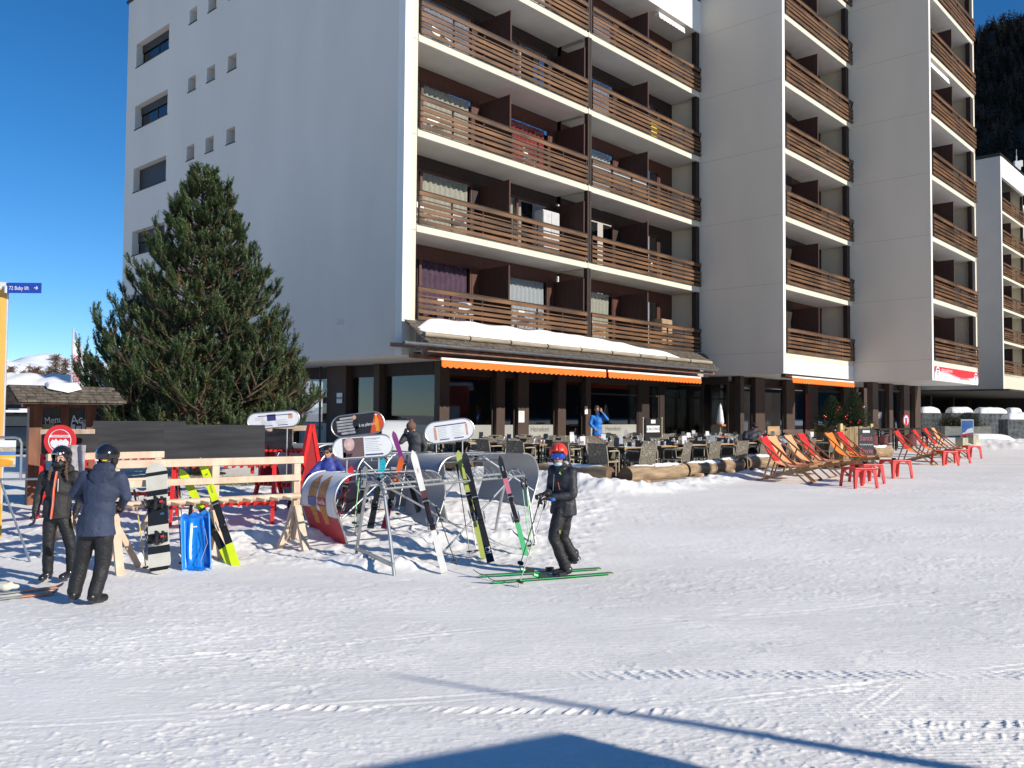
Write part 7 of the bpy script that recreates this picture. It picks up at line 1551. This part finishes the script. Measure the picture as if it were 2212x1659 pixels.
# dark bar counters at the right
for i, (pa, pb) in enumerate([(1880, 1913), (1918, 1950), (1953, 1985), (1987, 2008)]):
    t = -6.3; sa, sb = spx(pa, t), spx(pb, t); o = bthing('high_table', ['first', 'second', 'third', 'fourth'][i] + ' black high table from the christmas trees', 'table', sa, t, group='black high tables'); W_ = sb - sa
    MB().bb((0, -.35, 1.0), (W_, .35, 1.06)).build('table_top', m_black, o); q = MB(); [q.bb((x, y, 0), (x + .05, y + .05, .998)) for x in (0, W_ - .05) for y in (-.33, .28)]; q.bb((.05, -.32, .3), (W_ - .05, -.29, .33)); q.bb((.05, -.35, .90), (W_ - .05, -.33, .93), 1); q.build('frame', [m_black, m_leg], o)
# closed white parasol, sign frame and red table on the terrace
t = -1.6; s = spx(1556, t); o = bthing('closed_parasol', 'closed white parasol with brown marks beside the dark pillar', 'parasol', s, t); MB().lathe([(.13, 1.18), (.15, 1.3), (.10, 1.7), (.05, 1.95), (.01, 2.02)], seg=14).build('canopy', m_sgwhite, o, smooth=True); MB().tube([(0, 0, 0), (0, 0, 2.05)], .025, 8).build('pole', m_fr, o)
q = MB(); [q.ell((-.06 + .01 * i, -.125 + .012 * i, 1.3 + i * .13), (.03, .012, .018), 8, 5) for i in range(5)]; q.build('marks', m_tr, o); MB().bb((-.16, -.16, 1.12), (.16, .16, 1.19)).build('orange_collar', M('orange_board', (.55, .17, .04), .6), o)
t = -4.4; sa, sb = spx(1384, t), spx(1434, t); o = bthing('terrace_sign', 'black sign with white lettering between two pale posts among the tables', 'sign', sa, t); W_ = sb - sa; q = MB(); [q.tube([(x, 0, 0), (x, 0, 1.42)], .022, 8) for x in (.12, W_ - .12)]; [q.ell((x, 0, 1.42), (.035, .035, .045), 10, 6) for x in (.12, W_ - .12)]; q.build('post', m_fr, o)
MB().bb((.22, -.02, .7), (W_ - .22, .02, 1.42)).build('board', m_black, o); q = MB(); q.bb((.28, -.03, 1.0), (W_ - .28, -.021, 1.2)); q.bb((W_ / 2 - .12, -.03, 1.27), (W_ / 2 + .12, -.021, 1.38)); q.text('SUNLOUNGE', frame((W_ / 2, -.033, 1.055), (1, 0, 0), (0, 0, 1), (0, -1, 0)), .14, 1, .001, 'CENTER', .9); q.build('plate', [m_sgwhite, m_txt], o)
for (px, t, l) in [(1318, -1.0, 'red topped table in front of the boy in bright blue'), (1345, -1.2, 'red covered round table right of the boy in bright blue'), (1580, -2.9, 'red covered table beside the closed parasol'), (1545, -2.8, 'small red covered table left of the closed parasol')]:
    o = bthing('red_table', l, 'table', spx(px, t), t, group='red covered tables on the terrace'); MB().lathe([(.36, .45), (.34, .73), (.34, .75), (0, .755)], seg=20, caps=False).build('cover', mats_pl[0], o, smooth=True); MB().tube([(0, 0, 0), (0, 0, .74)], .03, 8).build('pedestal', m_leg, o)
# ------------------------------------------------------------------ planter with two small christmas trees
pp = ground_at(1822, 996); PL = thing('planter', 'wooden box planter holding the small christmas trees', 'planter', pp, BROT - .5); kP = pp.y / FPX; hP = (996 - 921) * kP; wP = .62
q = MB(); n = 7
for f_ in range(4):
    for i in range(n):
        w_ = 2 * wP / n; x = -wP + w_ * i; R_m = RZ(f_ * math.pi / 2); q.X = R_m; q.bb((x + .008, -wP - .02, 0), (x + w_ - .008, -wP + .01, hP * random.uniform(.97, 1.03)))
q.X = Matrix.Identity(4); q.build('slats', M('planter_wood', (.33, .23, .11), .8, .35, 3, .4, 16, stretch=(3, 3, .5), c2=(.2, .14, .07)), PL); q = MB(); [MB().bb((x - .05, y - .05, -.02), (x + .05, y + .05, hP * 1.08)).build('corner_post', M('yellow_post', (.58, .45, .20), .7, .2, 3), PL) for x in (-wP, wP) for y in (-wP, wP)]; MB().bb((-wP + .02, -wP + .02, hP * .8), (wP - .02, wP - .02, hP * .86)).build('soil', m_black, PL)
def xmas(loc, H, R, label, seed):
    o = thing('christmas_tree', label, 'tree', loc, group=None); MB().tube([(0, 0, -.2), (0, 0, H)], [.035, .008], 6).build('trunk', MATS['pine_bark'], o); rr = random.Random(seed); vs = []; fs = []
    nb = 190
    for i in range(nb):
        z = H * (i / nb) ** .9 * .97; L = R * (1 - z / H) ** .85 * rr.uniform(.75, 1.12) + .04; a = i * 2.399; d = Vector((math.cos(a), math.sin(a), .12)); st_n = max(4, int(L / .02))
        for j in range(st_n):
            f = j / st_n; p = Vector((0, 0, z)) + d * L * f + Vector((0, 0, -.12 * L * f + .1 * L * f * f))
            for k in range(4):
                e = Vector((rr.uniform(-1, 1), rr.uniform(-1, 1), rr.uniform(-.5, .8))).normalized(); e = (e + d * .7).normalized() * rr.uniform(.05, .085); sd_ = e.cross(Vector((rr.random(), rr.random(), 1))).normalized() * .006; b0 = len(vs); vs += [p - sd_, p + sd_, p + e]; fs.append((b0, b0 + 1, b0 + 2))
    m_ = bpy.data.meshes.new('crown'); m_.from_pydata(vs, [], fs); m_.materials.append(M('spruce_needles', (.055, .085, .03), .6, .35, 3, c2=(.025, .045, .015))); c_ = bpy.data.objects.new('crown', m_); COL.objects.link(c_); c_.parent = o
    for i in range(9 if seed == 1 else 6):
        z = H * rr.uniform(.08, .7); a = rr.uniform(math.pi * 1.05, math.pi * 1.95); L = R * (1 - z / H) ** .85 + .03; MB().ell((math.cos(a) * L, math.sin(a) * L, z), (.038, .038, .038), 12, 8).build('bauble', M('bauble_silver', (.6, .6, .62), .15, metal=.8) if i == 4 else M('bauble_red', (.60, .02, .02), .12, .05, 3, metal=.4, coat=.6), o, smooth=True)
xmas((pp.x - .42, pp.y - .05, pp.z + hP * .8), (928 - 856) * kP + .15, .80, 'small decorated christmas tree in the planter, the left of the two', 1); xmas((pp.x + .40, pp.y + .12, pp.z + hP * .8), (928 - 846) * kP + .2, .82, 'small decorated christmas tree in the planter, the right and taller one', 2)
# chalkboard
pc = ground_at(1871, 1002); CBD = thing('chalkboard_sign', 'tall chalk board sign with pink lettering standing in front of the logs', 'sign', pc, R_(4)); kc_ = pc.y / FPX; hC, wC = (1002 - 945) * kc_ * 1.45, 52 * kc_ * .62
hC = (1002 - 946) * kc_; wC = 34 * kc_
hC = (1022 - 946) * kc_
MB().bb((-wC / 2 * 1.0, -.02, .0), (wC * 1.0 / 2, .02, hC)).build('board', M('chalk_black', (.035, .035, .038), .7, .3, 4), CBD); MB().bar((0, .02, hC * .9), (0, .35, 0), .04, .03).build('prop', m_dark, CBD)
q = MB(); X0 = lambda x, z: frame((x, -.024, z), (1, 0, 0), (0, 0, 1), (0, -1, 0)); q.text('Santé', X0(0, hC * .66), .24, 0, .001, 'CENTER', .8).text('Envie', X0(0, hC * .30), .26, 0, .001, 'CENTER', .8)
pass; q.tube([(-wC * .45 + wC * .9 * i / 40, -.026, hC * .545 + .02 * math.sin(i * .9)) for i in range(41)], .008, 5, 1); q.bb((-.12, -.026, hC * .88), (.12, -.022, hC * .95), 1); q.bar((-.1, -.025, hC * .14), (.14, -.025, hC * .16), .004, .012, 1, up=(0, 0, 1)); q.bar((-.14, -.025, hC * .09), (.16, -.025, hC * .08), .004, .012, 1, up=(0, 0, 1)); q.build('chalk_lettering', [M('chalk_pink', (.50, .16, .18), .9), m_sgwhite], CBD)
# ------------------------------------------------------------------ deckchairs
m_beech = M('beech', (.36, .215, .10), .5, .25, 4, .1, 20, c2=(.22, .13, .06))
def deckchair(label, cloth, towel, loc, rz, lo=None):
    r = thing('deckchair', label, 'deckchair', loc, rz, None); hw = .29; 
    # long frame: foot back-low to head high ; seat frame: front-high to back foot ; rear prop   (x forward)
    A0, A1 = Vector((.62, 0, .02)), Vector((-.58, 0, 1.03)); B0, B1 = Vector((-.62, 0, .02)), Vector((.66, 0, .40)); f = MB(); s_ = MB(); p_ = MB()
    for sy in (-1, 1):
        f.bar(A0 + Vector((0, sy * hw, 0)), A1 + Vector((0, sy * hw, 0)), .024, .038); s_.bar(B0 + Vector((0, sy * (hw - .035), 0)), B1 + Vector((0, sy * (hw - .035), 0)), .024, .038); p_.bar(Vector((-.20, sy * (hw + .032), .72)), Vector((-.42, sy * (hw + .032), .10)), .022, .04)
    f.bar(A1 + Vector((0, -hw, 0)), A1 + Vector((0, hw, 0)), .04, .035, up=(1, 0, 0)); f.bar(A0 + Vector((0, -hw, 0)), A0 + Vector((0, hw, 0)), .05, .03); s_.bar(B1 + Vector((0, -hw, 0)), B1 + Vector((0, hw, 0)), .04, .035); s_.bar(B0 + Vector((0, -hw, 0)), B0 + Vector((0, hw, 0)), .05, .03); p_.bar(Vector((-.42, -hw - .03, .12)), Vector((-.42, hw + .03, .12)), .03, .02)
    f.build('back_frame', m_beech, r); s_.build('seat_frame', m_beech, r); p_.build('prop_frame', m_beech, r)
    P = []; n = 16; q0, q1 = A1 + Vector((.01, 0, .02)), B1 + Vector((0, 0, .02))
    for i in range(n + 1):
        u = i / n; c = q0.lerp(q1, u); c += Vector((-.16, 0, -.30)) * math.sin(math.pi * u) ** 1.0 * (1 if u > .4 else .8 + .5 * u)
        P.append([(c.x, y * .245, c.z + .02 * abs(y) ** 2) for y in (-1, -.5, 0, .5, 1)])
    MB().grid(P, 0, .004).build('sling', cloth, r, smooth=True)
    if towel: MB().grid([[(p[0] + .014, p[1] * .96, p[2] + .018 + .006 * math.sin(i * 2 + p[1] * 9)) for p in P[i]] for i in range(0, 8)], 0, .008).add([], []).build('head_towel', towel, r, smooth=True)
    return r
m_red_t = M('red_towel', (.70, .015, .02), .9, .1, 10, .4, 50); m_org = M('sling_orange', (.88, .20, .02), .8, .05, 5); m_peach = M('sling_peach', (.82, .36, .17), .8, .06, 4); m_salm = M('sling_salmon', (.80, .30, .16), .8, .06, 4); m_towg = M('grey_blanket', (.45, .42, .40), .9, .1, 10)
def dc_at(pxl, pxr, ybase, cloth, towel, label, rz=None):
    a = ground_at((pxl + pxr) / 2, ybase); return deckchair(label, cloth, towel, a, rz if rz is not None else R_(-24))
# (image x of the chair's centre, ground line y) measured on the photograph
for (px, py, cl, tw, lb) in [(1697, 1041, m_salm, m_red_t, 'salmon deckchair with a red head towel, nearest the camera'), (1712, 1035, m_peach, None, 'peach deckchair without towel beside the nearest one'),
                             (1748, 1029, m_peach, None, 'peach deckchair in the middle of the left group'), (1774, 1025, m_salm, m_red_t, 'salmon deckchair with a red head towel behind the two close red tables'),
                             (1831, 1014, m_org, None, 'bright orange deckchair left of its orange neighbour with a towel'), (1854, 1012, m_org, m_red_t, 'bright orange deckchair with a red head towel in front of the chalk board'),
                             (1975, 1003, m_org, m_red_t, 'orange deckchair with a red head towel, left of the right group'), (2012, 997, m_org, m_red_t, 'orange deckchair with a red head towel and grey blanket in the right group'),
                             (2033, 989, m_peach, m_red_t, 'peach deckchair with a red head towel in the right group'), (2050, 985, m_peach, None, 'peach deckchair without towel, farthest on the right')]:
    a = ground_at(px, py); deckchair(lb, cl, tw, a, R_(-40 + random.uniform(-4, 4)))
# ------------------------------------------------------------------ red side tables
m_rt = M('red_plastic', (.66, .035, .03), .38, .05, 5, coat=.15)
def side_table(px, py, wpx, label, rz):
    a = ground_at(px, py); r = thing('red_side_table', label, 'side table', a, rz, None); W_ = .54; H = .46; h = W_ / 2
    mb = MB(); mb.box((0, 0, H - .02), (W_, W_, .04)); mb.build('table_top', m_rt, r, bevel=.012)
    sk_ = MB()
    for k in range(4):            # arched aprons
        sk_.X = RZ(k * math.pi / 2); n = 14; up_ = [(-h + .055 + (2 * h - .11) * i / n, H - .045 - .0) for i in range(n + 1)]; lo_ = [(x, H - .05 - .11 * abs(2 * i / n - 1) ** 3) for i, (x, z) in enumerate(up_)]
        for i in range(n): (x0, z0), (x1, z1) = up_[i], up_[i + 1]; y0, y1 = lo_[i][1], lo_[i + 1][1]; sk_.add([(x0, -h + .006, z0), (x1, -h + .006, z1), (x1, -h + .006, y1), (x0, -h + .006, y0), (x0, -h + .02, z0), (x1, -h + .02, z1), (x1, -h + .02, y1), (x0, -h + .02, y0)], [(0, 3, 2, 1), (4, 5, 6, 7), (3, 7, 6, 2)])
    sk_.X = Matrix.Identity(4); sk_.build('apron', m_rt, r)
    for sx in (-1, 1):
        for sy in (-1, 1):
            mb = MB(); o_ = .035; mb.add([(sx * (h - .10), sy * (h + .0), H - .042), (sx * h, sy * h, H - .042), (sx * h, sy * (h - .10), H - .042), (sx * (h - .015), sy * (h + .035), 0), (sx * (h + .035), sy * (h + .035), 0), (sx * (h + .035), sy * (h - .015), 0), (sx * (h - .055), sy * (h - .055), H - .042), (sx * (h - .015), sy * (h - .015), 0)],
                          [(0, 1, 4, 3), (1, 2, 5, 4), (2, 6, 7, 5), (6, 0, 3, 7), (3, 4, 5, 7), (0, 6, 2, 1)]); mb.build('leg', m_rt, r)
    return r, a
TBL = [(1855, 1053, 'red plastic side table with a black ashtray, nearest the camera', 1), (1872, 1043, 'red plastic side table half hidden behind the nearest one', 1), (1934, 1032, 'red plastic side table standing alone in the middle', 1), (2041, 1005, 'red plastic side table at the left of the right group', 0), (2067, 1000, 'red plastic side table in the middle of the right group', 0), (2094, 990, 'red plastic side table farthest to the right', 0)]
for px, py, l, ash in TBL:
    r, a = side_table(px, py, 70, l, R_(12 + random.uniform(-6, 6)))
    if ash: o = MB().lathe([(.045, 0), (.055, .045), (.045, .045), (.035, .012), (0, .01)], seg=16).build('ashtray', m_black); o.location = (a.x - .02, a.y + .03, a.z + .462); tag(o, 'black ashtray on the ' + l.replace(' with a black ashtray', ''), 'ashtray')
# ------------------------------------------------------------------ A-frame poster, planters and low wall at the far right
a = ground_at(2090, 962); kk = a.y / FPX; PS = thing('poster_stand', 'blue and red ski poster in a silver frame leaning on a stand', 'poster', (a.x, a.y, a.z), R_(-14)); w_, z0, z1 = 25 * kk, 0 * kk, 56 * kk
z0 = 4 * kk
MB().bb((-w_ / 2, -.02, z0), (w_ / 2, .0, z1)).build('frame', MATS['pale_steel'], PS)
q = MB(); q.bb((-w_ * .43, -.03, z0 + (z1 - z0) * .40), (w_ * .43, -.021, z1 - .06), 0); q.bb((-w_ * .43, -.03, z0 + .05), (w_ * .43, -.021, z0 + (z1 - z0) * .395), 1); q.extrude([(-w_ * .43, .35), (-.1, .42), (.0, .55), (.2, .62), (w_ * .43, .5), (w_ * .43, .40), (-w_ * .43, .3)], .004, 2, frame((0, -.0305, z0 + .12), (1, 0, 0), (0, 0, 1), (0, -1, 0)))
q.text('SKISCHULE', frame((0, -.034, z0 + .18), (1, 0, 0), (0, 0, 1), (0, -1, 0)), .12, 2, .001, 'CENTER', .8); q.build('poster', [M('poster_sky', (.06, .16, .42), .4, .3, 3), m_sgred, m_sgwhite], PS); MB().bar((0, 0, z1 * .9), (0, .5, 0), .05, .03).build('prop', MATS['pale_steel'], PS)
for i, (px, py, w_) in enumerate([(2080, 958, 26), (2103, 952, 26)]):
    a = ground_at(px, py + 12); kk = a.y / FPX; o = thing('timber_edge', ['pale squared timber block below the poster', 'pale squared timber block right of the poster'][i], 'timber', a, BROT); MB().bb((0, 0, 0), (w_ * kk * 1.6, .3, 24 * kk)).build('block', M('grey_green_timber', (.36, .34, .24), .85, .3, 3, .3), o)
def shrubbox(px, py, Y, w_, label, sn=True):
    a = gp(px, Y); o = thing('planter', label, 'planter', a); MB().bb((-w_ / 2, -.3, 0), (w_ / 2, .3, .62)).build('box', M('grey_box', (.22, .22, .2), .9, .2, 3), o); vs = []; fs = []; rr = random.Random(px)
    for i in range(2600): p = Vector((rr.gauss(0, w_ * .22), rr.gauss(0, .16), .62 + abs(rr.gauss(0, .3)))); e = Vector((rr.uniform(-1, 1), rr.uniform(-1, 1), rr.uniform(-.3, 1))).normalized() * .08; sd_ = e.cross(Vector((.3, .2, 1))).normalized() * .02; k = len(vs); vs += [p - sd_, p + sd_, p + e]; fs.append((k, k + 1, k + 2))
    m_ = bpy.data.meshes.new('shrub'); m_.from_pydata(vs, [], fs); m_.materials.append(M('olive_leaves', (.07, .075, .03), .7, .4, 4)); c_ = bpy.data.objects.new('shrub', m_); COL.objects.link(c_); c_.parent = o
shrubbox(2085, 920, 48.5, 2.6, 'grey planter with an olive green shrub in front of the granite walls'); shrubbox(2052, 925, 49, 1.6, 'small planter with a low shrub left of the olive green one')
# ski school figure sign and gas bottle near the right glazing
p_ = ray(2004, 880) * 43; mb = MB(); mb.extrude([(.28 * math.cos(a), .55 * math.sin(a) if math.sin(a) > 0 else .5 * math.sin(a)) for a in np.linspace(0, 2 * math.pi, 24)[:-1]], .04, 0, frame((0, 0, 0), (1, 0, 0), (0, 0, 1), (0, -1, 0))); mb.extrude([(.2 * math.cos(a), .42 * math.sin(a)) for a in np.linspace(0, 2 * math.pi, 24)[:-1]], .01, 1, frame((0, -.042, 0), (1, 0, 0), (0, 0, 1), (0, -1, 0)))
p_ = ray(1968, 895) * 40.5; mb.extrude([(.12 * math.cos(a), .1 + .1 * math.sin(a)) for a in np.linspace(0, math.pi, 12)], .006, 2, frame((0, -.054, 0), (1, 0, 0), (0, 0, 1), (0, -1, 0))); mb.bb((-.08, -.06, -.4), (.08, -.054, .08), 0)
o = mb.build('oval_sign', [m_sgred, m_sgwhite, m_sgblue]); o.scale = (.5, .5, .5); o.location = ray(1957, 908) * 36.5; tag(o, 'red and white oval ski school emblem standing in the right glazing', 'sign')
bpy.context.view_layer.update()
